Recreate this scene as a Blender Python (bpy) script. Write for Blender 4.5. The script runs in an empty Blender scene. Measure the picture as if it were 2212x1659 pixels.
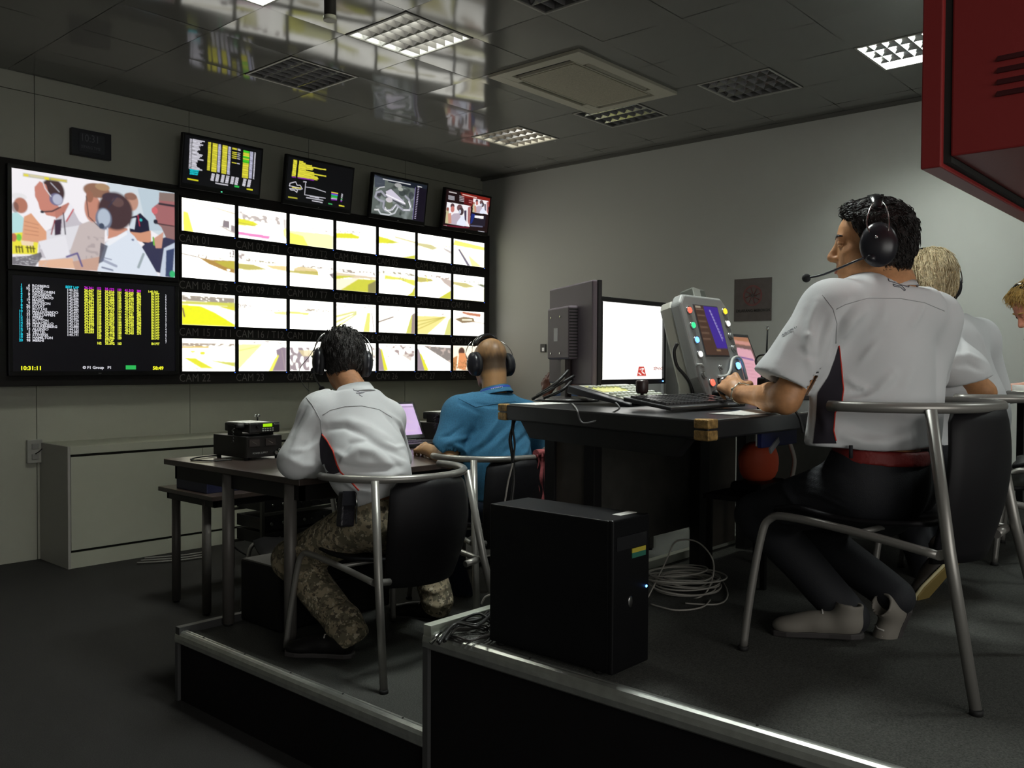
import bpy, bmesh, math, random
import numpy as np
from mathutils import Vector, Matrix
from mathutils.bvhtree import BVHTree
from mathutils import noise as mnoise
random.seed(7)
PI = math.pi
SC = bpy.context.scene
COL = SC.collection

# ------------------------------------------------------------------ camera
FPX, YAW, PIT, ROL = 1922.3, .8427739, -.02244913, .00511835
FW = Vector((math.sin(YAW)*math.cos(PIT), math.cos(YAW)*math.cos(PIT), math.sin(PIT)))
_r = Vector((math.cos(YAW), -math.sin(YAW), 0)); _u = _r.cross(FW)
RT = _r*math.cos(ROL) + _u*math.sin(ROL)
UP = _u*math.cos(ROL) - _r*math.sin(ROL)
EYE = Vector((0, 0, 1.53))
cd = bpy.data.cameras.new('camera'); cam = bpy.data.objects.new('camera', cd); COL.objects.link(cam)
cd.sensor_width = 36; cd.lens = FPX/2212*36; cd.clip_start = .05; cd.clip_end = 60
cam.matrix_world = Matrix(((RT.x, UP.x, -FW.x, 0), (RT.y, UP.y, -FW.y, 0), (RT.z, UP.z, -FW.z, 1.53), (0, 0, 0, 1)))
SC.camera = cam
SC.view_settings.view_transform = 'Standard'; SC.view_settings.look = 'None'
SC.view_settings.gamma = 1; SC.view_settings.exposure = 0
SC.view_settings.use_curve_mapping = False

# ------------------------------------------------------------------ world, lamps of the room and added fill lights
W = bpy.data.worlds.new('night'); SC.world = W; W.use_nodes = True
W.node_tree.nodes['Background'].inputs[0].default_value = (.5, .6, .7, 1)
W.node_tree.nodes['Background'].inputs[1].default_value = .0
CEIL = 3.715
def area_lamp(name, x, y, z, size, watts, col=(1, .97, .9), spread=150):
    l = bpy.data.lights.new(name, 'AREA'); l.shape = 'SQUARE'; l.size = size; l.energy = watts; l.color = col; l.spread = math.radians(spread)
    o = bpy.data.objects.new(name, l); COL.objects.link(o); o.location = (x, y, z); return o
# the louvred ceiling luminaires that are switched on: their tubes' light leaves at the louvre plane
# (inside their housings, above the louvre blades)
for lx, ly, pw, cl in ((6.4637, 2.0588, 75, (.92, 1, .93)), (2.7887, 2.0588, 95, (.94, 1, .95)), (2.7887, 4.5088, 48, (.97, 1, .88)), (4.0137, 4.5088, 7, (.97, 1, .9)), (6.4637, 5.7338, 3, (1, .93, .72))):
    area_lamp('lamp_or_fill_light', lx, ly, CEIL+.066, .55, pw, cl, 180)
area_lamp('lamp_or_fill_light', 4.9, -.95, CEIL-.012, .5, 24, (.93, 1, .95), 130)  # added fill from behind the view, no ceiling fitting belongs to it
# added fill light behind the view, set in a made-up glazed opening
bw = bpy.data.lights.new('added_fill_light', 'AREA'); bw.shape = 'RECTANGLE'; bw.size = 3.4; bw.size_y = 1.3; bw.energy = 36; bw.color = (1, .98, .93)
bo = bpy.data.objects.new('added_fill_light', bw); COL.objects.link(bo); bo.location = (.6, -2.385, 1.9); bo.rotation_euler = (math.radians(90), 0, 0)

# ------------------------------------------------------------------ picture helpers (a pixel of the 2212 x 1659 frame and a depth give a point in the room)
def ray(px, py): return FW + RT*((px-1106)/FPX) + UP*((829.5-py)/FPX)
def P(px, py, d): return EYE + ray(px, py)*d
def on(px, py, ax, v):
    r = ray(px, py); return EYE + r*((v-EYE[ax])/r[ax])

# ------------------------------------------------------------------ materials
def lin(c):
    c = c/255.; return c/12.92 if c <= .04045 else ((c+.055)/1.055)**2.4
def L3(c): return (lin(c[0]), lin(c[1]), lin(c[2]))
MATS = {}
def mat(name, col, rough=.6, metal=0, spec=.5, bump=0, bscale=60, var=0, vscale=8, emit=None, estr=0, coat=0, aniso=None, noise_detail=4, ior=1.5):
    if name in MATS: return MATS[name]
    m = bpy.data.materials.new(name); m.use_nodes = True; n = m.node_tree.nodes; l = m.node_tree.links
    b = n['Principled BSDF']; b.inputs['Base Color'].default_value = (*col, 1); b.inputs['Roughness'].default_value = rough
    b.inputs['Metallic'].default_value = metal; b.inputs['Specular IOR Level'].default_value = spec; b.inputs['IOR'].default_value = ior
    b.inputs['Coat Weight'].default_value = coat
    if emit is not None:
        b.inputs['Emission Color'].default_value = (*emit, 1); b.inputs['Emission Strength'].default_value = estr
    if bump or var:
        tc = n.new('ShaderNodeTexCoord')
    if var:
        ns = n.new('ShaderNodeTexNoise'); ns.inputs['Scale'].default_value = vscale; ns.inputs['Detail'].default_value = noise_detail
        l.new(tc.outputs['Object'], ns.inputs['Vector'])
        rp = n.new('ShaderNodeValToRGB'); rp.color_ramp.elements[0].position = .3; rp.color_ramp.elements[1].position = .7
        rp.color_ramp.elements[0].color = (*[c*(1-var) for c in col], 1); rp.color_ramp.elements[1].color = (*[min(1, c*(1+var)) for c in col], 1)
        l.new(ns.outputs['Fac'], rp.inputs[0]); l.new(rp.outputs[0], b.inputs['Base Color'])
    if bump:
        nb = n.new('ShaderNodeTexNoise'); nb.inputs['Scale'].default_value = bscale; nb.inputs['Detail'].default_value = 3
        l.new(tc.outputs['Object'], nb.inputs['Vector'])
        bp = n.new('ShaderNodeBump'); bp.inputs['Strength'].default_value = bump; bp.inputs['Distance'].default_value = .01
        l.new(nb.outputs['Fac'], bp.inputs['Height']); l.new(bp.outputs[0], b.inputs['Normal'])
    MATS[name] = m; return m
def glow(name, col, s):
    if name in MATS: return MATS[name]
    m = mat(name, tuple(c*.3 for c in col), .4, emit=col, estr=s); return m
def picture(name, s):                     # a lit screen: what it shows is stored per point
    if name in MATS: return MATS[name]
    m = bpy.data.materials.new(name); m.use_nodes = True; n = m.node_tree.nodes; l = m.node_tree.links
    b = n['Principled BSDF']; b.inputs['Base Color'].default_value = (.01, .01, .01, 1); b.inputs['Roughness'].default_value = .3
    a = n.new('ShaderNodeVertexColor'); a.layer_name = 'picture'
    l.new(a.outputs['Color'], b.inputs['Emission Color']); b.inputs['Emission Strength'].default_value = s
    MATS[name] = m; return m

# ------------------------------------------------------------------ mesh builder
class MB:
    def __init__(s): s.v = []; s.f = []; s.m = []; s.sm = []
    def add(s, vs, fs, mi=0, smooth=False):
        o = len(s.v); s.v += [tuple(p) for p in vs]; s.f += [tuple(i+o for i in f) for f in fs]; s.m += [mi]*len(fs); s.sm += [smooth]*len(fs); return s
    def box(s, c, d, R=None, mi=0):
        c = Vector(c); hx, hy, hz = d[0]/2, d[1]/2, d[2]/2
        vs = [Vector((x, y, z)) for x in (-hx, hx) for y in (-hy, hy) for z in (-hz, hz)]
        if R is not None: vs = [R @ v for v in vs]
        return s.add([v+c for v in vs], [(0, 1, 3, 2), (4, 6, 7, 5), (0, 4, 5, 1), (2, 3, 7, 6), (0, 2, 6, 4), (1, 5, 7, 3)], mi)
    def b2(s, a, b, mi=0):
        return s.box([(a[i]+b[i])/2 for i in range(3)], [abs(b[i]-a[i]) for i in range(3)], None, mi)
    def cyl(s, p0, p1, r0, r1=None, n=16, mi=0, caps=True):
        r1 = r0 if r1 is None else r1; p0 = Vector(p0); p1 = Vector(p1); a = (p1-p0).normalized()
        t = Vector((0, 0, 1)) if abs(a.z) < .9 else Vector((1, 0, 0)); u = a.cross(t).normalized(); w = a.cross(u)
        vs = [p0+(u*math.cos(i*2*PI/n)+w*math.sin(i*2*PI/n))*r0 for i in range(n)]+[p1+(u*math.cos(i*2*PI/n)+w*math.sin(i*2*PI/n))*r1 for i in range(n)]
        s.add(vs, [(i, i+n, (i+1) % n+n, (i+1) % n) for i in range(n)], mi, True)
        if caps: s.add(vs, [tuple(range(n)), tuple(range(2*n-1, n-1, -1))], mi)
        return s
    def tube(s, pts, r, n=8, closed=False, mi=0, caps=True):
        pts = [Vector(p) for p in pts]; N = len(pts)
        if N < 2: return s
        rs = r if isinstance(r, (list, tuple)) else [r]*N
        T = []
        for i in range(N):
            a = pts[(i-1) % N] if (closed or i > 0) else pts[i]; b = pts[(i+1) % N] if (closed or i < N-1) else pts[i]
            d = (b-a); T.append(d.normalized() if d.length > 1e-9 else Vector((0, 0, 1)))
        t = Vector((0, 0, 1)) if abs(T[0].z) < .9 else Vector((1, 0, 0)); u = T[0].cross(t).normalized()
        vs = []
        for i in range(N):
            u = (u - T[i]*u.dot(T[i])); u = u.normalized() if u.length > 1e-6 else T[i].orthogonal().normalized(); w = T[i].cross(u)
            vs += [pts[i]+(u*math.cos(k*2*PI/n)+w*math.sin(k*2*PI/n))*rs[i] for k in range(n)]
        fs = []
        for i in range(N if closed else N-1):
            j = (i+1) % N
            fs += [(i*n+k, i*n+(k+1) % n, j*n+(k+1) % n, j*n+k) for k in range(n)]
        s.add(vs, fs, mi, True)
        if caps and not closed: s.add(vs, [tuple(range(n-1, -1, -1)), tuple(range((N-1)*n, N*n))], mi)
        return s
    def lathe(s, prof, M=None, n=24, mi=0):
        vs = []
        for r, z in prof:
            for k in range(n): vs.append(Vector((r*math.cos(k*2*PI/n), r*math.sin(k*2*PI/n), z)))
        if M is not None: vs = [M @ v for v in vs]
        fs = [(i*n+k, i*n+(k+1) % n, (i+1)*n+(k+1) % n, (i+1)*n+k) for i in range(len(prof)-1) for k in range(n)]
        fs += [tuple(range(n-1, -1, -1)), tuple(range((len(prof)-1)*n, len(prof)*n))]
        return s.add(vs, fs, mi, True)
    def ell(s, c, r, R=None, n=16, mi=0):
        vs = []; fs = []; c = Vector(c)
        for i in range(n//2+1):
            th = PI*i/(n//2)
            for k in range(n):
                v = Vector((r[0]*math.sin(th)*math.cos(2*PI*k/n), r[1]*math.sin(th)*math.sin(2*PI*k/n), r[2]*math.cos(th)))
                vs.append(c+(R @ v if R is not None else v))
        for i in range(n//2):
            for k in range(n):
                a, b, d, e = i*n+k, i*n+(k+1) % n, (i+1)*n+(k+1) % n, (i+1)*n+k
                fs.append((a, e, d) if i == 0 else ((a, e, b) if i == n//2-1 else (a, e, d, b)))
        return s.add(vs, fs, mi, True)
    def prism(s, poly, o, ux, uy, un, t, mi=0, smooth=False):      # polygon in plane (ux,uy) from o, thickness t along un
        o = Vector(o); ux = Vector(ux); uy = Vector(uy); un = Vector(un); n = len(poly)
        vs = [o+ux*a+uy*b for a, b in poly]+[o+ux*a+uy*b+un*t for a, b in poly]
        return s.add(vs, [tuple(range(n-1, -1, -1)), tuple(range(n, 2*n))]+[(i, (i+1) % n, (i+1) % n+n, i+n) for i in range(n)], mi, smooth)
    def quad(s, a, b, c, d, mi=0): return s.add([a, b, c, d], [(0, 1, 2, 3)], mi)

def link(name, me, mats, parent=None, bevel=0, seg=2, fixn=True):
    o = bpy.data.objects.new(name, me); COL.objects.link(o)
    for m in (mats if isinstance(mats, (list, tuple)) else [mats]): me.materials.append(m)
    if parent is not None: o.parent = parent
    if bevel:
        b = o.modifiers.new('bevel', 'BEVEL'); b.width = bevel; b.segments = seg; b.limit_method = 'ANGLE'; b.angle_limit = math.radians(35)
        b.harden_normals = False
    return o
def obj(name, mb, mats, parent=None, bevel=0, seg=2, loc=None):
    me = bpy.data.meshes.new(name); vs = mb.v
    if loc is not None: vs = [tuple(Vector(v)-Vector(loc)) for v in vs]
    me.from_pydata(vs, [], mb.f); me.polygons.foreach_set('material_index', mb.m); me.polygons.foreach_set('use_smooth', mb.sm)
    bm = bmesh.new(); bm.from_mesh(me); bmesh.ops.remove_doubles(bm, verts=bm.verts, dist=1e-6); bmesh.ops.recalc_face_normals(bm, faces=bm.faces); bm.to_mesh(me); bm.free()
    o = link(name, me, mats, parent, bevel, seg)
    if loc is not None: o.location = loc
    return o
def tag(o, label, cat, group=None, kind=None):
    o['label'] = label; o['category'] = cat
    if group: o['group'] = group
    if kind: o['kind'] = kind
    return o
def thing(name, label, cat, loc=(0, 0, 0), rz=0, group=None):
    o = bpy.data.objects.new(name, None); COL.objects.link(o); o.location = loc; o.rotation_euler = (0, 0, rz); o.empty_display_size = .1
    return tag(o, label, cat, group)
def struct(name, mb, m, bevel=0, parent=None):
    o = obj(name, mb, m, parent, bevel)
    if parent is None: o['kind'] = 'structure'
    return o
def copy_tree(o, parent=None):
    c = o.copy(); COL.objects.link(c); c.parent = parent
    for ch in list(o.children): copy_tree(ch, c)
    return c
def spline(pts, k=6, closed=False):
    pts = [Vector(p) for p in pts]; n = len(pts); out = []
    if n < 2: return pts
    for i in range(n if closed else n-1):
        g = lambda j: pts[j % n] if closed else pts[max(0, min(n-1, j))]
        p0, p1, p2, p3 = g(i-1), g(i), g(i+1), g(i+2)
        for q in range(k):
            t = q/k; out.append(.5*((2*p1)+(p2-p0)*t+(2*p0-5*p1+4*p2-p3)*t*t+(3*p1-p0-3*p2+p3)*t**3))
    if not closed: out.append(pts[-1])
    return out
def text_part(name, body, size, M, m, parent, align='LEFT', ext=0, spacing=1.0, bold=0, sx=1, line=1):
    cu = bpy.data.curves.new(name, 'FONT'); cu.body = body; cu.size = size; cu.align_x = align; cu.extrude = ext
    cu.space_character = spacing; cu.offset = bold; cu.space_line = line; cu.resolution_u = 2
    t = bpy.data.objects.new(name, cu); COL.objects.link(t)
    me = bpy.data.meshes.new_from_object(t); bpy.data.objects.remove(t); bpy.data.curves.remove(cu)
    me.transform(M @ Matrix.Diagonal((sx, 1, 1, 1)))
    me.name = name
    return link(name, me, m, parent)
def frame(o, x, y, z):                     # matrix with origin o and given axes
    x, y, z = Vector(x), Vector(y), Vector(z)
    return Matrix(((x.x, y.x, z.x, o[0]), (x.y, y.y, z.y, o[1]), (x.z, y.z, z.z, o[2]), (0, 0, 0, 1)))

# ------------------------------------------------------------------ screen painter
class Pic:
    def __init__(s, w, h, bg=(255, 255, 250)):
        s.w, s.h = w, h; u, v = np.meshgrid(np.linspace(0, 1, w), np.linspace(0, 1, h)); s.u, s.v = u, v
        s.im = np.zeros((h, w, 3)); s.im[:] = L3(bg); s.H = None
    def homog(s, q):                       # picture pixels (x,y) of the four corners TL TR BR BL -> unit square
        A = []; B = []
        for (x, y), (u, v) in zip(q, ((0, 0), (1, 0), (1, 1), (0, 1))):
            A += [[x, y, 1, 0, 0, 0, -u*x, -u*y], [0, 0, 0, x, y, 1, -v*x, -v*y]]; B += [u, v]
        s.H = np.append(np.linalg.solve(np.array(A, float), np.array(B, float)), 1).reshape(3, 3)
    def T(s, pts):
        p = np.array(pts, float)
        if s.H is None: return p
        q = np.c_[p, np.ones(len(p))] @ s.H.T; return q[:, :2]/q[:, 2:]
    def put(s, m, c, a=1):
        m = (m*a)[..., None]; s.im = s.im*(1-m)+np.array(L3(c))*m
    def poly(s, pts, c, a=1):
        p = s.T(pts); acc = np.zeros(s.u.shape)
        for dx, dy in ((-.25, -.25), (.25, -.25), (-.25, .25), (.25, .25)):
            U = s.u+dx/s.w; V = s.v+dy/s.h; ins = np.zeros(U.shape, bool); n = len(p)
            for i in range(n):
                x0, y0 = p[i]; x1, y1 = p[(i+1) % n]
                if y0 == y1: continue
                c1 = ((y0 > V) != (y1 > V)); ins ^= c1 & (U < (x1-x0)*(V-y0)/(y1-y0)+x0)
            acc += ins*.25
        s.put(acc, c, a); return s
    def ell(s, x, y, rx, ry, c, a=1, soft=.15):
        q = s.T([(x, y), (x+rx, y), (x, y+ry)])
        rX = max(np.linalg.norm((q[1]-q[0])), 1e-5); rY = max(np.linalg.norm(q[2]-q[0]), 1e-5)
        d = np.sqrt(((s.u-q[0][0])/rX)**2+((s.v-q[0][1])/rY)**2)
        s.put(np.clip((1+soft/2-d)/soft, 0, 1), c, a); return s
    def line(s, pts, w, c, a=1):           # w in fraction of height
        p = s.T(pts); asp = s.w/s.h; best = np.full(s.u.shape, 9.)
        for i in range(len(p)-1):
            ax, ay = p[i][0]*asp, p[i][1]; bx, by = p[i+1][0]*asp, p[i+1][1]; X = s.u*asp; Y = s.v
            t = np.clip(((X-ax)*(bx-ax)+(Y-ay)*(by-ay))/max((bx-ax)**2+(by-ay)**2, 1e-9), 0, 1)
            best = np.minimum(best, np.hypot(X-ax-t*(bx-ax), Y-ay-t*(by-ay)))
        s.put(np.clip((w/2-best)*s.h+.5, 0, 1), c, a); return s
    def blotch(s, x0, y0, x1, y1, c, seed, dens=.5, a=.8, fx=24, fy=14):
        rg = np.random.RandomState(seed); g = rg.rand(fy+2, fx+2)
        X = np.clip((s.u-x0)/(x1-x0), 0, 1)*fx; Y = np.clip((s.v-y0)/(y1-y0), 0, 1)*fy; i = X.astype(int); j = Y.astype(int); tx = X-i; ty = Y-j
        n = g[j, i]*(1-tx)*(1-ty)+g[j, i+1]*tx*(1-ty)+g[j+1, i]*(1-tx)*ty+g[j+1, i+1]*tx*ty
        m = (s.u > x0) & (s.u < x1) & (s.v > y0) & (s.v < y1)
        s.put(np.clip((n-1+dens)*5, 0, 1)*m, c, a); return s
    def blur(s, r):
        k = int(r*2+1); g = np.exp(-np.arange(-k, k+1)**2/(2*r*r)); g /= g.sum()
        for ax in (0, 1):
            p = np.pad(s.im, [(k, k) if i == ax else (0, 0) for i in range(3)], 'edge'); n = s.im.shape[ax]
            s.im = sum(g[j]*(p[j:j+n] if ax == 0 else p[:, j:j+n]) for j in range(2*k+1))
        return s
    def mesh(s, name, TL, TR, BL, m, parent, off=None):
        TL, TR, BL = map(lambda q: np.array(q, float), (TL, TR, BL)); w, h = s.w, s.h
        co = (TL+(TR-TL)*s.u[..., None]+(BL-TL)*s.v[..., None]).reshape(-1, 3)
        j, i = np.meshgrid(np.arange(h-1), np.arange(w-1), indexing='ij'); a = (j*w+i).ravel()
        q = np.stack([a, a+w, a+w+1, a+1], 1).astype(np.int32)
        me = np_mesh(name, co, q); ca = me.color_attributes.new('picture', 'FLOAT_COLOR', 'POINT')
        ca.data.foreach_set('color', np.c_[s.im.reshape(-1, 3), np.ones(w*h)].astype(np.float32).ravel())
        return link(name, me, m, parent)
def np_mesh(name, co, quads, smooth=False):
    me = bpy.data.meshes.new(name); me.vertices.add(len(co)); me.vertices.foreach_set('co', np.asarray(co, np.float32).ravel())
    n = len(quads); me.loops.add(n*4); me.loops.foreach_set('vertex_index', quads.ravel().astype(np.int32))
    me.polygons.add(n); me.polygons.foreach_set('loop_start', np.arange(n, dtype=np.int32)*4)
    me.update(calc_edges=True); me.validate()
    if smooth: me.polygons.foreach_set('use_smooth', np.ones(len(me.polygons), bool))
    return me
# ================================================================== the setting
XW, YW, XL, YB = 7.65, 7.30, -2.2, -2.4
Z1, Z2, XE, Y2F, Y1F = .30, .64, 1.98, 2.15, 3.80
M_wall = mat('wall_paint', (.50, .51, .48), .75, bump=.05, bscale=200)
M_panel = mat('wall_panel', (.50, .51, .43), .7, bump=.04, bscale=150)
M_dark = mat('joint_dark', (.015, .015, .013), .8)
M_carp = mat('carpet', (.026, .025, .024), .95, bump=.7, bscale=420, var=.45, vscale=230)
M_carp2 = mat('stage_carpet', (.072, .074, .066), .95, bump=.7, bscale=420, var=.5, vscale=210)
M_alu = mat('brushed_aluminium', (.62, .64, .6), .38, metal=.9, bump=.05, bscale=300, var=.1, vscale=30)
M_blk = mat('black_paint', (.005, .0045, .005), .55, spec=.35)
M_blkcloth = mat('black_cloth', (.007, .0063, .007), .9, spec=.2, bump=.2, bscale=300)

struct('floor', MB().b2((XL-.1, YB-.1, -.1), (XW+.1, YW+.1, 0)), M_carp)
# ceiling: pressed metal tiles of a 61 cm grid, each with a slight sag of its own, glossy enough to mirror the screens
def ceiling():
    g = .6125; x0 = 4.32-8*g*1.0; vs = []; fs = []; rg = random.Random(3); n = 8
    holes = []
    xs = [4.32+(k)*g for k in range(-11, 7)]; ys = [4.815+k*g for k in range(-13, 6)]
    for a in xs:
        for b in ys:
            X0, X1, Y0, Y1 = max(a, XL), min(a+g, XW), max(b-g, YB), min(b, YW)
            if X1-X0 < .02 or Y1-Y0 < .02: continue
            cx, cy = (X0+X1)/2, (Y0+Y1)/2
            if any(abs(cx-hx) < .29 and abs(cy-hy) < .29 for hx, hy in LIGHTS): continue
            ta, tb = rg.uniform(-.0012, .0012), rg.uniform(-.0012, .0012); sag = rg.uniform(.0018, .0036); o = len(vs); r = .0018
            for j in range(n+1):
                for i in range(n+1):
                    u = i/n; v = j/n; x = X0+r+(X1-X0-2*r)*u; y = Y0+r+(Y1-Y0-2*r)*v
                    z = CEIL-sag*(1-(2*u-1)**2)*(1-(2*v-1)**2)*1.0+ta*(u-.5)*.35+tb*(v-.5)*.35-.0012*math.sin(3*u+5*v+a*7)*rg.uniform(.8, 1)
                    vs.append((x, y, z))
            for j in range(n):
                for i in range(n):
                    q = o+j*(n+1)+i; fs.append((q, q+n+1, q+n+2, q+1))
    mb = MB(); mb.add(vs, fs, 0, True); mb.b2((XL, YB, CEIL+.10), (XW, YW, CEIL+.14), 1)
    return mb
LIGHTS = [(4.01, 4.54), (3.975, 5.73), (6.475, 3.275), (6.53, 4.56), (6.49, 5.78), (6.475, 2.03), (4.0, 3.28), (2.77, 4.54), (2.77, 2.03)]
gx = lambda x: 4.32+round((x-4.32-.306)/.6125)*.6125+.306
gy = lambda y: 4.815-.306-round((4.815-.306-y)/.6125)*.6125
LIGHTS = [(gx(a), gy(b)) for a, b in LIGHTS]
M_ceil = mat('ceiling_tile', (.20, .202, .19), .085, spec=.5, ior=1.45)
M_grid = mat('ceiling_grid', (.13, .13, .12), .6)
c = obj('ceiling', ceiling(), [M_ceil, M_grid]); c['kind'] = 'structure'

def wall(name, mb, m=None): return struct(name, mb, m or M_wall)
wall('wall_right', MB().b2((XW, YB-.1, 0), (XW+.12, YW+.12, CEIL+.05)))
wall('wall_left', MB().b2((XL-.12, YB-.1, 0), (XL, YW+.12, CEIL+.05)))
wall('wall_back', MB().b2((XL, YB-.12, 0), (XW, YB, CEIL+.05)))
wb = MB()
for a, b in (((-1.2, -2.4, 1.2), (-1.12, -2.36, 2.6)), ((2.32, -2.4, 1.2), (2.4, -2.36, 2.6)), ((-1.2, -2.4, 1.17), (2.4, -2.36, 1.25)), ((-1.2, -2.4, 2.55), (2.4, -2.36, 2.63)), ((.56, -2.4, 1.25), (.62, -2.36, 2.55))): wb.b2(a, b)
struct('added_window_1', wb, mat('added_window_frame', (.2, .2, .2), .5))  # unseen opening added in the back wall to carry the fill light
struct('added_window_2', MB().b2((-1.12, -2.398, 1.25), (2.32, -2.394, 2.55)), glow('added_fill_glow', (1, .98, .93), 1.5))  # glowing pane added with the fill light
# front wall: big panels with dark joints
fw = MB(); js = [XL, -1.1, .15, 1.4, 2.68, 3.944, 5.19, 6.44, XW]
for a, b in zip(js, js[1:]):
    top = 3.58
    fw.b2((a+.003, YW, .0), (b-.003, YW+.1, top-.004)); fw.b2((a+.003, YW+.001, top+.002), (b-.003, YW+.1, CEIL+.05))
fw.b2((XL, YW+.02, 0), (XW, YW+.12, CEIL+.04), 1)
wall('wall_front', fw, [M_panel, M_dark])
struct('trim_1', MB().b2((XW-.035, YB, CEIL-.03), (XW, YW, CEIL-.002)), mat('cornice', (.12, .12, .11), .6))
# tiered stages
def stage(name, y0, y1, z, cz):
    s = MB(); s.b2((XE+.012, y0, 0), (XW-.01, y1, z-.012)); s.b2((XE+.02, y0+.01, z-.012), (XW-.01, y1-.012, z), 1)
    struct(name, s, [M_blkcloth, M_carp2])
stage('floor_2', Y2F-.02, Y1F, Z1, 1)
stage('floor_3', YB+.9, Y2F, Z2, 1)
def nosing(name, p0, p1, z, ax, up=.03, wd=.042):
    # half round aluminium stair nosing with two grooves
    t = MB(); pf = [(0, -.045), (.004, -.05), (.012, -.05), (.012, -.008), (wd, -.002), (wd, .004), (.03, .006), (.028, .004), (.024, .006), (.018, .005), (.009, 0), (.002, -.012), (-.001, -.028)]
    if ax == 'Y': t.prism([(a, b) for a, b in pf], (p0[0]-.004, p0[1], z), (1, 0, 0), (0, 0, 1), (0, 1, 0), p1[1]-p0[1])
    else: t.prism([(a, b) for a, b in pf], (p0[0], p0[1]+.004, z), (0, -1, 0), (0, 0, 1), (1, 0, 0), p1[0]-p0[0])
    for k in range(5):
        if ax == 'Y':
            y = p0[1]+(p1[1]-p0[1])*(k+.4)/5; t.cyl((p0[0]+.028, y, z+.004), (p0[0]+.028, y, z+.0075), .004, n=8, mi=1)
    return struct(name, t, [M_alu, M_dark])
nosing('trim_2', (XE, YB+.9), (XE, Y2F), Z2+.006, 'Y')
nosing('trim_3', (XE, Y2F-.0), (XE, Y1F), Z1+.012, 'Y')
# front edges stand up as a low aluminium kick rail
struct('trim_4', MB().b2((XE-.002, Y2F-.038, Z2), (XW-.02, Y2F-.002, Z2+.035)), mat('kick_rail', (.5, .53, .46), .45, metal=.3), .002)
struct('trim_5', MB().b2((XE-.002, Y1F-.038, Z1), (XW-.02, Y1F-.002, Z1+.035)), mat('kick_rail_dark', (.05, .05, .05), .5), .002)
for k, (y, z0, z1) in enumerate(((Y2F-.012, .0, Z2), (Y1F-.012, 0, Z1))):
    struct('trim_%d' % (6+k), MB().b2((XE-.003, y-.012, z0), (XE+.012, y+.012, z1-.04)), mat('corner_strip', (.07, .07, .07), .5))

# ------------------------------------------------------------------ ceiling luminaires
M_white = mat('white_frame', (.45, .45, .42), .5)
M_mir = mat('louvre_mirror', (.75, .75, .76), .16, metal=1)
M_tube_off = mat('tube_off', (.5, .5, .48), .3)
M_lit = glow('tube_lit', (.95, 1, .93), 22)
names = {0: ('square louvred ceiling light with small bright triangles nearest the hanging pole', 1), 1: ('dim louvred ceiling light above the wall of screens, nearest the camera monitors', 0),
         2: ('unlit louvred ceiling light just right of the air conditioner cassette', 0), 3: ('unlit louvred ceiling light tucked behind the air conditioner cassette', 0),
         4: ('warm glinting louvred ceiling light deepest in the corner of the room', 1), 5: ('bright white lit louvred ceiling light partly hidden by the red cabinet', 1),
         6: ('louvred ceiling light cut by the top edge, right of the pole', 0), 7: ('louvred ceiling light whose lit corner shows at the top left edge', 1),
         8: ('lit louvred ceiling light above the control desk outside the picture', 1)}
def luminaire(i, x, y):
    lab, lit = names[i]; s = .2995
    r = thing('ceiling_light', lab, 'ceiling light', (x, y, CEIL), PI/2, 'louvred ceiling lights')
    f = MB()
    for a, b, c2, d in ((-s, -s, s, -s+.016), (-s, s-.016, s, s), (-s, -s+.016, -s+.016, s-.016), (s-.016, -s+.016, s, s-.016)): f.b2((a, b, -.006), (c2, d, .003))
    obj('frame', f, M_white, r)
    h = MB(); h.b2((-s+.01, -s+.01, .076), (s-.01, s-.01, .085)); 
    for a, b, c2, d in ((-s, -s, s, -s+.008), (-s, s-.008, s, s), (-s, -s, -s+.008, s), (s-.008, -s, s, s)): h.b2((a, b, 0), (c2, d, .085))
    obj('housing', h, mat('housing_unlit', (.2, .2, .2), .4) if not lit else mat('housing_lit', (.8, .8, .78), .4), r)
    lv = MB(); cb = MB(); n1, n2 = 4, 7
    for k in range(1, n1):      # parabolic long blades
        yy = -s+2*s*k/n1; lv.prism([(-.032, .055), (-.012, .025), (-.001, .0), (.001, 0), (.012, .025), (.032, .055)], (-s+.014, yy, 0), (0, 1, 0), (0, 0, 1), (1, 0, 0), 2*s-.028)
    for k in range(1, n2):
        xx = -s+2*s*k/n2; cb.prism([(-.001, .05), (-.001, .002), (.001, .002), (.001, .05)], (xx, -s+.014, 0), (1, 0, 0), (0, 0, 1), (0, 1, 0), 2*s-.028)
    obj('long_blades', lv, M_mir, r); obj('cross_blades', cb, mat('blade_lit', (.8, .8, .78), .5) if lit and i not in (0, 4) else mat('blade_dimmed', (.16, .15, .14), .5) if lit else mat('blade_unlit', (.30, .30, .31), .4), r)  # blade colour stands in for brightness: lit, darkened to look dim, unlit
    for k in range(n1):
        if lit: break          # the lit ones show their bright inner reflector instead
        yy = -s+2*s*(k+.5)/n1
        obj('fluorescent_tube', MB().cyl((-s+.02, yy, .062), (s-.02, yy, .062), .008, n=8), M_lit if lit else M_tube_off, r)
for i, (x, y) in enumerate(LIGHTS): luminaire(i, x, y)

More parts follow.
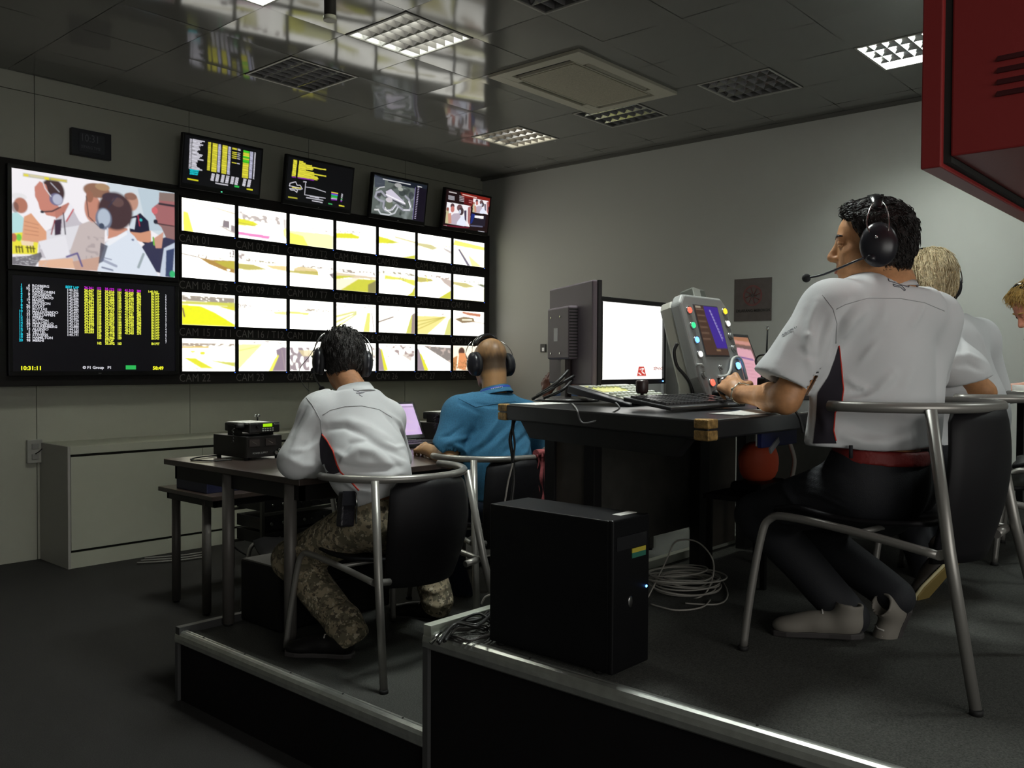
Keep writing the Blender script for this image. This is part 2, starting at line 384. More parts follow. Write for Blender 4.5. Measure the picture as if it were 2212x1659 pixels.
# ------------------------------------------------------------------ air conditioner cassette
def cassette():
    x0, x1, y0, y1 = 4.93, 6.22, 3.79, 4.65; cx, cy = (x0+x1)/2, (y0+y1)/2
    r = thing('air_conditioner', 'large cream ceiling air conditioner cassette with long air slots', 'air conditioner', (cx, cy, CEIL))
    hx, hy = (x1-x0)/2, (y1-y0)/2; M = mat('ac_cream', (.62, .60, .50), .5); z = -.025
    p = MB()
    def ring(a, b, c2, d, z0, z1, mi=0):  # outer half a,b inner half c,d
        p.b2((-a, -b, z0), (a, -d, z1), mi); p.b2((-a, d, z0), (a, b, z1), mi); p.b2((-a, -d, z0), (-c2, d, z1), mi); p.b2((c2, -d, z0), (a, d, z1), mi)
    ring(hx, hy, hx-.09, hy-.09, z, .0); ring(hx-.09, hy-.09, hx-.15, hy-.15, -.005, .0, 1); ring(hx-.15, hy-.15, hx-.16, hy-.16, z-.002, 0)
    for sx in (-1, 1):
        for sy in (-1, 1): p.b2((sx*(hx-.03), sy*(hy-.03), z+.001), (sx*(hx-.24), sy*(hy-.155), -.001))
    obj('surround', p, [M, M_dark], r, .003)
    g = MB(); g.b2((-hx+.17, -hy+.17, z-.004), (hx-.17, hy-.17, -.002))
    obj('intake_grille', g, mat('ac_grille', (.48, .45, .35), .6, bump=.4, bscale=90, var=.12, vscale=60), r, .003)
    for sy in (-1, 1):
        obj('air_flap', MB().box((0, sy*(hy-.12), -.014), (2*hx-.52, .035, .006), Matrix.Rotation(sy*.5, 3, 'X')), M, r)
cassette()
# pole hanging from the ceiling
pl = thing('hanging_pole', 'short dark pole hanging from the ceiling at the top edge', 'pole', (2.72, 3.62, CEIL))
d0 = P(713, 45, 3.9) - Vector((0, 0, 0)); pl.location = (d0.x, d0.y, CEIL)
obj('tube', MB().cyl((0, 0, 0), (0, 0, d0.z-CEIL+.02), .026, n=20), mat('pole_grey', (.06, .055, .05), .35, metal=.5), pl)
obj('end_cap', MB().cyl((0, 0, d0.z-CEIL+.02), (0, 0, d0.z-CEIL), .029, n=20), mat('pole_cap', (.4, .4, .3), .4), pl)
obj('ceiling_rose', MB().cyl((0, 0, 0), (0, 0, -.015), .06, n=24), M_white, pl)
# small camera dome where the right wall meets the ceiling
sp = on(1160, 358, 0, XW-.03)
dm = thing('dome_camera', 'tiny white round dome camera high in the wall corner', 'camera', (XW-.005, sp.y, sp.z))
obj('base', MB().cyl((0, 0, 0), (-.02, 0, 0), .038, n=20), mat('dome_white', (.6, .6, .55), .4), dm)
obj('lens_dome', MB().ell((-.025, 0, 0), (.03, .028, .028)), mat('dome_lens', (.05, .05, .05), .1), dm)
obj('ring', MB().lathe([(.038, 0), (.03, .012), (.026, .014), (.026, 0)], Matrix.Translation((-.02, 0, 0)) @ Matrix.Rotation(-PI/2, 4, 'Y'), 20), mat('dome_white', (.6, .6, .55), .4), dm)

# ------------------------------------------------------------------ low white cabinet and wall socket
def cabinet():
    r = thing('low_cabinet', 'long low pale cabinet with flat doors under the screens', 'cabinet', (2.70, YW-.002, 0))
    M = mat('cabinet_laminate', (.50, .51, .42), .6); Mg = mat('cabinet_side', (.42, .41, .38), .6); L = 4.3; D = YW-6.78
    obj('plinth', MB().b2((.002, -D+.003, 0), (L, -.01, .115)), M, r)
    obj('side_panel', MB().b2((-.001, -D-.004, 0), (.018, 0, .905)), Mg, r)
    obj('top', MB().b2((.018, -D-.004, .845), (L, 0, .905)), M, r, .002)
    obj('carcass', MB().b2((.02, -D+.02, .115), (L-.01, -.002, .845)), M_dark, r)
    x = .022
    for w in (1.05, 1.05, 1.05, 1.05):
        obj('door', MB().b2((x, -D-.004, .135), (x+w-.004, -D+.018, .825)), M, r, .001); x += w
cabinet()
so = thing('wall_socket', 'small grey wall switch box beside the pale cabinet', 'socket', (2.655, YW, .84))
obj('back_box', MB().b2((-.055, -.035, -.09), (.055, 0, .09)), mat('socket_plate', (.4, .4, .37), .45), so, .006)
obj('switch', MB().b2((-.025, -.043, .02), (.025, -.034, .06)), mat('socket_switch', (.3, .3, .28), .4), so, .002)
obj('switch', MB().b2((-.025, -.043, -.06), (.025, -.034, -.02)), mat('socket_switch', (.3, .3, .28), .4), so, .002)
obj('cable', MB().tube([(.0, -.036, -.02), (.02, -.06, .0), (.045, -.05, .02), (.05, -.03, .0)], .004), M_blk, so)

# ------------------------------------------------------------------ digital clock on the front wall
ck = thing('digital_clock', 'small dark digital clock box on the wall above the big screen', 'clock', (3.09, YW, 3.265))
obj('case', MB().b2((-.155, -.05, -.105), (.155, 0, .105)), mat('clock_case', (.012, .013, .022), .45), ck, .004)
obj('display', MB().b2((-.1, -.053, -.07), (.1, -.049, .075)), mat('clock_display', (.03, .032, .045), .3), ck)
text_part('digits', '10:31', .085, frame((-.092, -.0545, .01), (1, 0, 0), (0, 0, 1), (0, -1, 0)), mat('clock_digit', (.14, .15, .17), .5), ck, sx=.8)
text_part('date_line', 'SEPANG TIME', .035, frame((-.088, -.0545, -.045), (1, 0, 0), (0, 0, 1), (0, -1, 0)), mat('clock_digit', (.14, .15, .17), .5), ck, sx=.72)

# ------------------------------------------------------------------ poster on the right wall
po = thing('wall_poster', 'dark square poster with faint red round emblem on the right wall', 'poster', (XW, 3.835, 2.14))
obj('sheet', MB().b2((-.004, -.187, -.20), (-.0005, .187, .195)), mat('poster_sheet', (.10, .082, .078), .7, var=.1, vscale=20), po)
Mr = mat('poster_red', (.22, .05, .05), .7); Mk = mat('poster_black', (.012, .01, .01), .7); e = MB()
ring = lambda r, w, a0=0, a1=360, n=40: [MB() and (0)] 
def arcband(mb, cy, cz, r, w, a0, a1, x=-.0055, mi=0):
    n = max(6, int((a1-a0)/8)); vs = []
    for k in range(n+1):
        a = math.radians(a0+(a1-a0)*k/n); vs += [(x, cy-r*math.cos(a), cz+r*math.sin(a)), (x, cy-(r-w)*math.cos(a), cz+(r-w)*math.sin(a))]
    mb.add(vs, [(2*k, 2*k+1, 2*k+3, 2*k+2) for k in range(n)], mi)
arcband(e, 0, .035, .095, .008, 0, 360); arcband(e, 0, .035, .082, .004, 0, 360)
for k in range(8):
    a = k*PI/4; e.tube([(-.0055, -.02*math.cos(a), .035+.02*math.sin(a)), (-.0055, -.075*math.cos(a+.25), .035+.075*math.sin(a+.25))], .003, 4)
obj('emblem', e, Mr, po)
wf = lambda y, z: frame((-.0058, y, z), (0, -1, 0), (0, 0, 1), (-1, 0, 0))
text_part('emblem_word', 'SPORT', .03, wf(.04, .025), Mk, po)
text_part('caption', 'DILARANG MEROKOK', .036, wf(.165, -.115), Mk, po, sx=.95, bold=.001)

# ------------------------------------------------------------------ red hanging cabinet near the camera
def red_cabinet():
    x0, y1, zb = 2.03, .63, 1.955
    r = thing('red_cabinet', 'dark red hanging steel cabinet with vent slots at the top right', 'cabinet', (x0, y1, zb))
    M = mat('red_paint', (.26, .022, .022), .42, bump=.05, bscale=300); H = CEIL-zb-.35
    obj('door_slab', MB().b2((0, -.042, 0), (.95, 0, H)), M, r, .003)
    obj('body', MB().b2((.012, -.62, .022), (.94, -.057, H)), M, r, .004)
    obj('gap_seal', MB().b2((.016, -.058, .01), (.935, -.041, H)), M_dark, r)
    for j in range(4):
        for k in range(3):
            s = MB(); y = -.145-k*.06; z = .13+j*.024
            s.prism([(0, 0), (0, .012), (-.007, .0)], (.012, y-.05, z), (1, 0, 0), (0, 0, 1), (0, 1, 0), .05)
            obj('vent_slot', s, mat('vent_dark', (.06, .008, .01), .6), r)
    for sx in (.15, .8): obj('hanging_rod', MB().cyl((sx, -.3, H-.01), (sx, -.3, CEIL-zb), .012), M_blk, r)
red_cabinet()
# ================================================================== the video wall
YV = 7.10
M_bez = mat('bezel_black', (.005, .0045, .005), .4, spec=.3)
M_vw = mat('wall_frame_black', (.012, .0105, .010), .7, spec=.3)
M_cap = mat('caption_grey', (.17, .155, .15), .6)
vw = thing('screen_frame', 'black frame panel carrying the wall of screens', 'frame', (5.0, YV+.1, 1.345))
def V0(x, y, z): return Vector((x-5.0, y-YV-.1, z-1.345))
fr = MB(); fr.b2(V0(1.9, YV+.012, 1.345), V0(7.575, YV+.1, 3.02)); obj('panel', fr, M_vw, vw, .003)
ft = MB()
for x in (2.2, 3.7, 5.2, 7.2): ft.b2(V0(x-.03, YV+.1, 1.5), V0(x+.03, YW, 1.56))
obj('wall_bracket', ft, M_vw, vw)
XA = (1, 0, 0); ZA = (0, 0, 1); NY = (0, -1, 0)
CX = [(3.761, 4.259), (4.293, 4.804), (4.842, 5.343), (5.374, 5.877), (5.91, 6.41), (6.449, 6.936), (6.983, 7.477)]
CX = [(3.765+i*.5345, 3.765+i*.5345+.500) for i in range(7)]
RZ = [(2.921, 2.640), (2.528, 2.247), (2.124, 1.848), (1.734, 1.453)]
NM = ['CAM 01', 'CAM 02 / T1', 'CAM 03 / T2', 'CAM 04 / T3', 'CAM 05', 'CAM 06 / T4', 'CAM 07', 'CAM 08 / T5', 'CAM 09 / T6', 'CAM 10 / T7', 'CAM 11 / T8', 'CAM 12 / T9', 'CAM 13 / T10', 'CAM 14',
      'CAM 15 / T11', 'CAM 16 / T12', 'CAM 17 / T13', 'CAM 18 / T14', 'CAM 19', 'CAM 20', 'CAM 21', 'CAM 22', 'CAM 23', 'CAM 24', 'CAM 25', 'CAM 26', 'CAM 27', 'SPARE']
WH = (255, 254, 244); YG = (244, 240, 96); YG2 = (228, 226, 60); GR = (206, 206, 70); TR = (122, 92, 78); GY = (176, 160, 158); CR = (252, 244, 214); OL = (190, 178, 70)
def treeline(p, x0, x1, y, h, seed, c=TR, dens=.5): p.blotch(x0, y-h, x1, y+h*.4, c, seed, dens, .75, 22, 4)
def shot(i):
    p = Pic(76, 43, WH); T = treeline
    if i == 0: p.poly([(0, .12), (1, .22), (1, .38), (.1, .2)], CR, .8); p.line([(.02, .03), (.4, .10), (1, .26)], .025, TR, .7); p.poly([(.03, .4), (.12, .42), (.22, 1), (.04, 1)], YG); p.line([(.2, .2), (.7, .7), (1, .86)], .02, GY, .8); p.poly([(.78, .5), (.9, .52), (.9, .75), (.76, .72)], (120, 105, 115), .9); p.poly([(.93, .62), (1, .64), (1, .86), (.93, .82)], (130, 115, 122), .9); p.poly([(.72, .68), (1, .84), (1, .94), (.7, .72)], GY, .5); p.blotch(.7, .92, 1, 1, GY, 2, .4)
    elif i == 1: p.blotch(0, .16, .9, .42, GY, 5, .55, .8, 16, 5); p.poly([(0, .38), (.3, .42), (.42, .5), (.3, .58), (0, .6)], YG2); p.line([(0, .52), (.35, .56)], .03, OL); p.poly([(0, .8), (.66, .82), (.63, .93), (0, .9)], (236, 140, 196)); p.poly([(.93, .2), (1, .2), (1, .6), (.95, .5)], GY, .6); p.poly([(.93, .55), (1, .5), (1, .85), (.95, .75)], YG, .7)
    elif i == 2: T(p, 0, 1, .42, .06, 7, GY, .35); p.poly([(0, .55), (.9, .5), (1, .55), (1, 1), (0, 1)], (252, 252, 170), .8); p.poly([(0, .62), (.3, .68), (.42, 1), (0, 1)], YG, .9)
    elif i == 3: T(p, 0, .8, .34, .06, 9); p.poly([(0, .42), (.35, .36), (.6, .44), (.55, .52), (0, .6)], YG2); p.poly([(.85, .45), (1, .48), (1, .58), (.9, .55)], CR)
    elif i == 4: p.poly([(.4, .28), (1, .36), (1, .5), (.5, .38)], CR); p.line([(.45, .26), (1, .36)], .04, OL, .8); p.poly([(0, .32), (.25, .36), (.5, .44), (.4, .52), (0, .58)], YG2); p.poly([(.35, .4), (.6, .46), (.2, .56)], GR, .8); p.poly([(.6, 1), (1, .84), (1, 1)], GR)
    elif i == 5: T(p, 0, 1, .34, .05, 11, OL, .4); p.poly([(0, .36), (.4, .36), (.6, .46), (.45, .56), (0, .46)], OL, .7); p.poly([(.75, .4), (1, .5), (1, .62), (.8, .5)], GY, .7)
    elif i == 6: p.poly([(.05, .05), (1, .16), (1, .3), (0, .25)], YG, .9); p.poly([(.1, .32), (1, .45), (1, 1), (.6, 1)], CR); p.poly([(.15, .4), (.2, .38), (.55, 1), (.45, 1)], (120, 112, 130)); p.poly([(.5, .6), (.9, .98), (.6, 1)], YG, .5)
    elif i == 7: p.line([(0, .28), (.3, .34)], .03, TR); p.poly([(.3, .34), (.55, .38), (1, .34), (1, .74), (.8, .68), (.5, .52)], (176, 138, 74)); p.poly([(.6, .42), (1, .35), (1, .62), (.8, .56)], OL); T(p, .25, .8, .34, .09, 13); p.blotch(.9, 0, 1, .25, (110, 90, 100), 3, .7, .9, 6, 8); p.ell(.88, .65, .03, .03, WH)
    elif i == 8: p.blotch(0, .08, .3, .32, GY, 4, .55, .9, 8, 6); T(p, .15, .8, .3, .06, 6, (130, 110, 50), .6); p.poly([(0, .4), (.3, .4), (.6, .52), (.2, .6), (0, .58)], OL, .9); p.poly([(.55, .38), (1, .34), (1, .52), (.7, .48)], (232, 208, 140), .9)
    elif i == 9: T(p, .2, 1, .3, .06, 8, TR, .6); p.poly([(.1, .4), (.2, .32), (.6, .34), (.66, .46), (.1, .46)], (222, 196, 128), .8); p.poly([(0, .48), (.64, .42), (.66, .56), (0, .55)], OL, .9); p.line([(0, .62), (1, .6)], .02, GY, .8); p.poly([(.9, .48), (1, .42), (1, .62)], (110, 90, 100), .9)
    elif i == 10: T(p, 0, 1, .34, .1, 10, TR, .6); p.poly([(0, .38), (1, .42), (1, .5), (0, .56)], (205, 178, 140), .7); p.poly([(0, .5), (.5, .45), (0, .64)], GR); p.poly([(.1, 1), (.55, .55), (1, .52), (1, 1)], GR); p.poly([(.8, 1), (.8, .72), (1, .55), (1, 1)], (120, 110, 90), .8); p.poly([(0, .62), (.6, .5), (.1, 1), (0, 1)], (248, 228, 202))
    elif i == 11: T(p, 0, 1, .22, .07, 12, (120, 104, 50), .6); p.poly([(0, .24), (1, .3), (1, .42), (0, .34)], CR); p.poly([(.18, .32), (.7, .38), (1, .4), (1, .62), (.6, .44), (.16, .46)], YG2, .9); p.blotch(.55, .32, .75, .48, TR, 3, .45); p.poly([(.78, 1), (.92, .85), (1, .62), (1, 1)], GR)
    elif i == 12: T(p, .2, 1, .2, .08, 14, (150, 120, 110), .65); p.poly([(0, .24), (.4, .28), (.48, .36), (.1, .46), (0, .44)], OL, .9); p.poly([(.66, .2), (1, .25), (1, .56), (.8, .4)], (170, 140, 130), .7); p.poly([(.62, 1), (1, .66), (1, 1)], GR); p.line([(.25, .2), (.3, .42)], .03, YG)
    elif i == 13: T(p, 0, .9, .26, .06, 16, (120, 120, 60), .5); p.poly([(0, .3), (.4, .3), (.7, .42), (.4, .5), (0, .4)], OL, .8); p.poly([(.75, .32), (.9, .28), (1, .3), (1, .42)], (100, 104, 70), .9); p.poly([(0, .5), (1, .46), (1, 1), (0, 1)], (255, 252, 214))
    elif i == 14: T(p, 0, 1, .2, .11, 17, (110, 84, 60), .85); p.poly([(0, .27), (1, .24), (1, .42), (.85, .36), (0, .36)], GR, .95); p.poly([(0, .38), (.35, .4), (.62, .58), (1, .93), (1, 1), (0, 1)], (236, 238, 40)); p.poly([(.66, .38), (1, .36), (1, .5)], (222, 216, 70)); p.poly([(.35, .36), (.6, .36), (1, .6), (1, .82), (.6, .54)], CR); p.line([(.02, .5), (.05, .74)], .05, TR)
    elif i == 15: p.blotch(0, .24, .28, .4, (140, 120, 116), 18, .6); T(p, .5, 1, .42, .06, 19, GY, .45); p.poly([(.72, .46), (1, .42), (1, .54), (.76, .52)], YG, .7)
    elif i == 16: p.poly([(0, .4), (.45, .42), (.42, .5), (0, .48)], YG2, .8); T(p, .35, 1, .34, .07, 20, (150, 124, 90), .6)
    elif i == 17: p.poly([(0, .2), (.5, .16), (0, .95)], CR); [p.line([(0, .5+.2*k), (.5, .28+.05*k)], .05, GR, .8) for k in range(3)]; p.poly([(.68, 1), (.78, .3), (.86, .3), (.84, 1)], YG2, .8); p.line([(.9, .3), (.96, 1)], .04, GY); T(p, 0, 1, .1, .06, 21, GY, .5)
    elif i == 18: T(p, 0, 1, .14, .06, 22, GY, .5); p.line([(0, .62), (.4, .4)], .06, (130, 104, 92), .9); p.line([(.2, .98), (.45, .72)], .03, GY); p.poly([(.75, 1), (.9, .3), (1, .2), (1, 1)], GR, .9); p.poly([(.93, .25), (1, .2), (1, 1), (.9, 1)], (150, 128, 140), .9)
    elif i == 19: p.poly([(0, .3), (.9, .26), (.3, 1), (0, 1)], (240, 226, 130), .9); [p.line([(0, .52+.16*k), (.8, .3)], .035, OL, .8) for k in range(3)]; p.poly([(.8, 1), (.93, .4), (1, .3), (1, 1)], GR, .8); T(p, 0, 1, .2, .05, 23, GY, .5)
    elif i == 20: p.poly([(.3, .02), (.9, .08), (.88, .2), (.5, .16), (.3, .1)], (200, 130, 100)); p.poly([(.05, .34), (.35, .22), (.66, .26), (.7, .42), (.3, .5)], (146, 124, 96)); p.line([(.6, .4), (1, .46)], .03, (180, 150, 110)); p.line([(.3, .36), (.6, .34)], .05, CR)
    elif i == 21: T(p, 0, 1, .2, .08, 24, (130, 96, 70), .7); p.poly([(0, .24), (.5, .22), (.5, .28), (0, .3)], (226, 196, 120)); p.poly([(.03, .58), (.25, .6), (.6, .92), (.35, .9)], YG2); p.poly([(.5, .66), (1, .72), (1, .86), (.7, .74)], GR, .9); p.ell(.38, .44, .05, .05, YG2); p.ell(.2, .4, .05, .03, YG); p.blotch(0, .85, .3, 1, (150, 130, 120), 25, .45, .8, 14, 6); T(p, .6, 1, .34, .04, 26, GY, .5)
    elif i == 22: p.poly([(0, .14), (.5, .12), (0, .95)], (244, 246, 150), .8); p.line([(0, .35), (.4, .2)], .03, GR, .6); p.poly([(.68, 1), (.8, .55), (.78, .3), (.92, .2), (1, .22), (1, 1)], (150, 132, 146)); p.poly([(.62, 1), (.75, .6), (.82, .45), (.84, .5), (.7, 1)], YG); T(p, .3, 1, .08, .06, 27, GY, .5); p.line([(.9, .3), (.98, 1)], .02, GY)
    elif i == 23: p.blotch(0, .2, .45, 1, (140, 118, 130), 28, .62, .85, 8, 7); p.poly([(.2, .3), (1, .25), (1, .5), (.3, .5)], (232, 214, 160), .7)
    elif i == 24: p.blotch(0, .1, 1, 1, GY, 29, .4, .8, 10, 8); p.poly([(0, .2), (1, .3), (1, .45), (0, .35)], CR, .8)
    elif i == 25: p.blotch(.22, .04, 1, .5, (150, 122, 124), 30, .5, .85, 12, 6); p.poly([(0, .1), (.06, .2), (.2, 1), (0, 1)], (160, 142, 150)); p.poly([(.06, .2), (.1, .2), (.26, .98), (.16, 1)], YG2); p.poly([(.28, .12), (1, .9), (1, 1), (.3, 1)], WH); p.poly([(.62, .4), (.95, .3), (.9, .65)], (170, 140, 130), .5)
    elif i == 26: p.poly([(0, .12), (.05, .2), (.3, 1), (0, 1)], (160, 142, 150)); p.poly([(.08, .35), (.12, .35), (.34, .98), (.22, 1)], YG2); p.poly([(.18, .04), (1, .1), (1, .7)], (120, 108, 104), .9); p.blotch(.2, .04, 1, .7, (210, 190, 180), 31, .45, .8, 14, 8); p.poly([(.1, .1), (.18, .06), (1, .72), (1, 1), (.34, 1)], WH, .9)
    else: p.poly([(0, 0), (1, 0), (1, 1), (0, 1)], (252, 220, 176), .6); p.ell(.28, .25, .1, .18, (90, 62, 52)); p.poly([(.2, .3), (.4, .3), (.5, .6), (.4, 1), (.15, .9)], (226, 150, 100)); p.poly([(0, .5), (.15, .4), (.1, 1), (0, 1)], (200, 140, 90)); p.blotch(0, .6, .5, 1, (130, 100, 60), 32, .5)
    p.im *= 1.15+1.3*np.clip((p.im.min(2)-.55)/.4, 0, 1)[..., None]
    p.blur(.5)
    return p
desc = {0: 'a straight with parked dark vehicles', 1: 'a pink stripe across the track', 2: 'a pale bend with yellow verge', 3: 'a yellow hill left of the track', 4: 'green patches on both sides', 5: 'a faint brown verge', 6: 'a thin dark barrier line',
        7: 'a brown bank at upper right', 8: 'an olive verge below trees', 9: 'a low olive strip and dark trees', 10: 'a green wedge beside the road', 11: 'a round white bend ringed green', 12: 'a green corner at lower right', 13: 'a dull green horizon', 14: 'a large bright yellow green field',
        15: 'an almost white washed out view', 16: 'a white view with small yellow strip', 17: 'straight road stripes rising right', 18: 'a dark kerb line at left', 19: 'yellow stripes fanning right', 20: 'a dark shape under an orange patch', 21: 'curving yellow green patches', 22: 'a mauve kerb at right', 23: 'a grey smudge at left', 24: 'a grey scribble view', 25: 'a pit building at upper right', 26: 'a dark grandstand at upper right', 27: 'orange figures'}
M_scr = picture('camera_picture', 1)
M_led = glow('blue_led', (.05, .15, 1), 3)
for i in range(28):
    r_, c_ = divmod(i, 7); x0, x1 = CX[c_]; zt, zb = RZ[r_]; cx, cz = (x0+x1)/2, (zt+zb)/2
    t = thing('wall_monitor', 'wall screen captioned %s, showing %s' % (NM[i], desc[i]), 'screen', (cx, YV, cz), 0, 'camera monitors in the screen wall')
    b = MB(); w, h = (x1-x0)/2, (zt-zb)/2; g = .0145
    b.b2((-w-g, -.008, -h-g), (w+g, .03, -h)); b.b2((-w-g, -.008, h), (w+g, .03, h+g)); b.b2((-w-g, -.008, -h), (-w, .03, h)); b.b2((w, -.008, -h), (w+g, .03, h)); b.b2((-w, .004, -h), (w, .03, h))
    obj('bezel', b, M_bez, t, .002)
    shot(i).mesh('screen', (-w, .002, h), (w, .002, h), (-w, .002, -h), M_scr, t)
    obj('power_light', MB().box((w-.005, -.010, -h-.011), (.006, .004, .005)), M_led, t)
    text_part('caption', NM[i], .098, frame((-w-.022, .009, -h-.092 if r_ < 3 else -h-.088), XA, ZA, NY), M_cap, t, sx=.86, bold=-.0006, spacing=1.02)

# ------------------------------------------------------------------ the two big televisions at the left
def tv(name, label, zt, zb, lab):
    t = thing(name, label, 'television', (3.065, YV, (zt+zb)/2)); w, h = .628, (zt-zb)/2; g = .03
    b = MB(); b.b2((-w-g, -.03, -h-.035), (w+g, .01, -h)); b.b2((-w-g, -.03, h), (w+g, .01, h+g)); b.b2((-w-g, -.03, -h), (-w, .01, h)); b.b2((w, -.03, -h), (w+g, .01, h)); b.b2((-w, -.02, -h), (w, .01, h))
    obj('bezel', b, M_bez, t, .003)
    obj('brand_badge', MB().box((0, -.031, -h-.017), (.022, .002, .005)), mat('badge', (.4, .4, .4), .3, metal=1), t)
    return t, w, h
t, w, h = tv('television', 'big upper television showing people in white shirts with headsets', 2.945, 2.238, '')
p = Pic(330, 186, (252, 248, 252)); p.homog([(105, 445), (1497, 660), (1490, 1380), (105, 1265)])
p.poly([(930, 560), (1500, 640), (1500, 1100), (1150, 900), (900, 620)], (212, 224, 232), .9); p.poly([(1180, 620), (1500, 650), (1500, 980), (1260, 980)], (190, 208, 220), .8)
p.poly([(105, 830), (150, 820), (240, 900), (240, 1020), (105, 1010)], (190, 230, 232)); p.ell(170, 690, 62, 30, (240, 238, 240)); p.ell(182, 765, 58, 66, (186, 124, 104)); p.ell(135, 780, 30, 45, (90, 66, 66), .6)
p.poly([(105, 1000), (210, 990), (330, 1060), (320, 1180), (105, 1175)], (246, 236, 70)); p.poly([(180, 1060), (290, 1070), (285, 1110), (190, 1100)], (250, 226, 190)); [p.line([(x, 1110), (x+6, 1160)], .014, (90, 82, 40)) for x in (140, 165, 190, 235, 262, 285)]; p.line([(140, 1115), (190, 1120)], .012, (90, 82, 40)); p.line([(225, 1120), (300, 1130)], .012, (90, 82, 40))
p.ell(165, 1035, 22, 30, (120, 210, 80)); p.ell(120, 1035, 26, 36, (200, 120, 90))
# man in grey jacket
p.poly([(440, 960), (480, 880), (600, 750), (680, 900), (800, 980), (880, 1060), (860, 1260), (650, 1270), (330, 1200), (330, 1060), (400, 980)], (206, 200, 208)); p.poly([(400, 980), (700, 930), (640, 1120), (520, 1180), (340, 1130)], (232, 230, 236))
p.ell(455, 650, 98, 112, (72, 52, 54)); p.poly([(300, 610), (345, 560), (400, 590), (430, 700), (520, 790), (560, 760), (600, 800), (480, 865), (400, 848), (380, 820), (345, 800), (330, 740), (305, 690)], (208, 138, 122)); p.poly([(470, 800), (590, 740), (620, 790), (480, 880)], (196, 130, 116))
p.poly([(600, 745), (635, 790), (560, 900), (540, 860)], (246, 244, 250)); p.poly([(470, 890), (530, 880), (520, 1010), (470, 1020)], (70, 52, 70)); p.line([(470, 890), (440, 1010)], .012, (150, 50, 60)); p.line([(630, 800), (570, 900)], .014, (200, 70, 80)); p.line([(545, 830), (560, 1010)], .012, (60, 50, 66))
p.ell(485, 715, 56, 52, (120, 116, 150)); p.ell(495, 715, 40, 44, (190, 192, 212)); p.line([(370, 560), (390, 620), (440, 690)], .01, (230, 230, 236)); p.line([(440, 575), (510, 650)], .01, (190, 190, 200)); p.line([(370, 820), (450, 815), (520, 780)], .014, (50, 46, 60)); p.ell(365, 820, 16, 12, (40, 38, 50))
p.poly([(210, 860), (270, 830), (310, 880), (400, 990), (400, 1070), (330, 1080), (190, 1060), (200, 950)], (230, 168, 132)); [p.line([(215, 900+k*35), (330, 930+k*30)], .008, (190, 124, 96), .7) for k in range(4)]
p.poly([(330, 1070), (560, 1020), (600, 1200), (400, 1230)], (240, 238, 244))
# blond man
p.poly([(680, 930), (760, 900), (900, 940), (880, 1290), (640, 1260), (600, 1150)], (206, 192, 190)); p.ell(795, 790, 68, 120, (204, 142, 122)); p.ell(830, 640, 108, 62, (152, 112, 92)); p.ell(880, 610, 60, 30, (180, 146, 112)); p.ell(770, 690, 30, 50, (160, 110, 90)); p.line([(740, 690), (760, 860), (860, 960)], .01, (90, 70, 70)); p.blotch(.42, .62, .56, .9, (160, 146, 150), 5, .5, .5, 8, 10)
p.poly([(330, 1230), (620, 1210), (640, 1300), (330, 1290)], (236, 190, 160)); p.poly([(620, 1240), (850, 1200), (830, 1320), (640, 1310)], (208, 168, 150)); p.poly([(105, 1200), (250, 1190), (350, 1160), (360, 1200), (300, 1280), (105, 1262)], (96, 92, 100), .9); p.blotch(.02, .9, .2, 1, (210, 210, 214), 8, .4)
p.line([(570, 1200), (660, 1170), (700, 1280)], .02, (110, 100, 150)); 
# man with dark polo and folded arms
p.poly([(1100, 870), (1170, 850), (1200, 830), (1270, 900), (1290, 1080), (1240, 1100), (1110, 990)], (34, 34, 58)); p.poly([(1120, 880), (1165, 870), (1150, 970), (1105, 960)], (216, 226, 236)); p.ell(1128, 735, 56, 78, (198, 150, 130)); p.ell(1120, 690, 52, 30, (150, 110, 96)); p.line([(1180, 850), (1195, 940)], .012, (190, 60, 80)); p.poly([(1110, 990), (1200, 1000), (1290, 980), (1290, 1085), (1200, 1075), (1120, 1040)], (218, 156, 126)); p.ell(1205, 890, 12, 12, (60, 200, 200))
p.poly([(1240, 1090), (1500, 1010), (1500, 1380), (1330, 1330), (1210, 1120)], (56, 56, 84)); p.poly([(1310, 1050), (1400, 990), (1380, 1130), (1330, 1130)], (214, 160, 140)); p.line([(1310, 1040), (1316, 1100)], .02, (110, 190, 70))
# man at the right edge
p.poly([(1365, 670), (1500, 670), (1500, 1000), (1400, 970), (1345, 920), (1330, 860), (1300, 820), (1320, 775), (1362, 745)], (170, 108, 110)); p.poly([(1365, 655), (1500, 665), (1500, 735), (1370, 725)], (142, 122, 116)); p.ell(1325, 810, 26, 30, (216, 110, 116)); p.line([(1365, 752), (1490, 772)], .026, (54, 46, 56)); p.ell(1332, 905, 18, 20, (40, 40, 56)); p.line([(1340, 920), (1490, 945)], .014, (60, 44, 50)); p.poly([(1370, 930), (1500, 950), (1500, 1060), (1420, 1040)], (150, 112, 110))
p.poly([(1400, 1130), (1500, 1080), (1500, 1380), (1360, 1370)], (206, 216, 232)); p.poly([(1420, 1150), (1490, 1130), (1470, 1380), (1410, 1370)], (60, 72, 110)); p.ell(1470, 1350, 24, 30, (60, 190, 120))
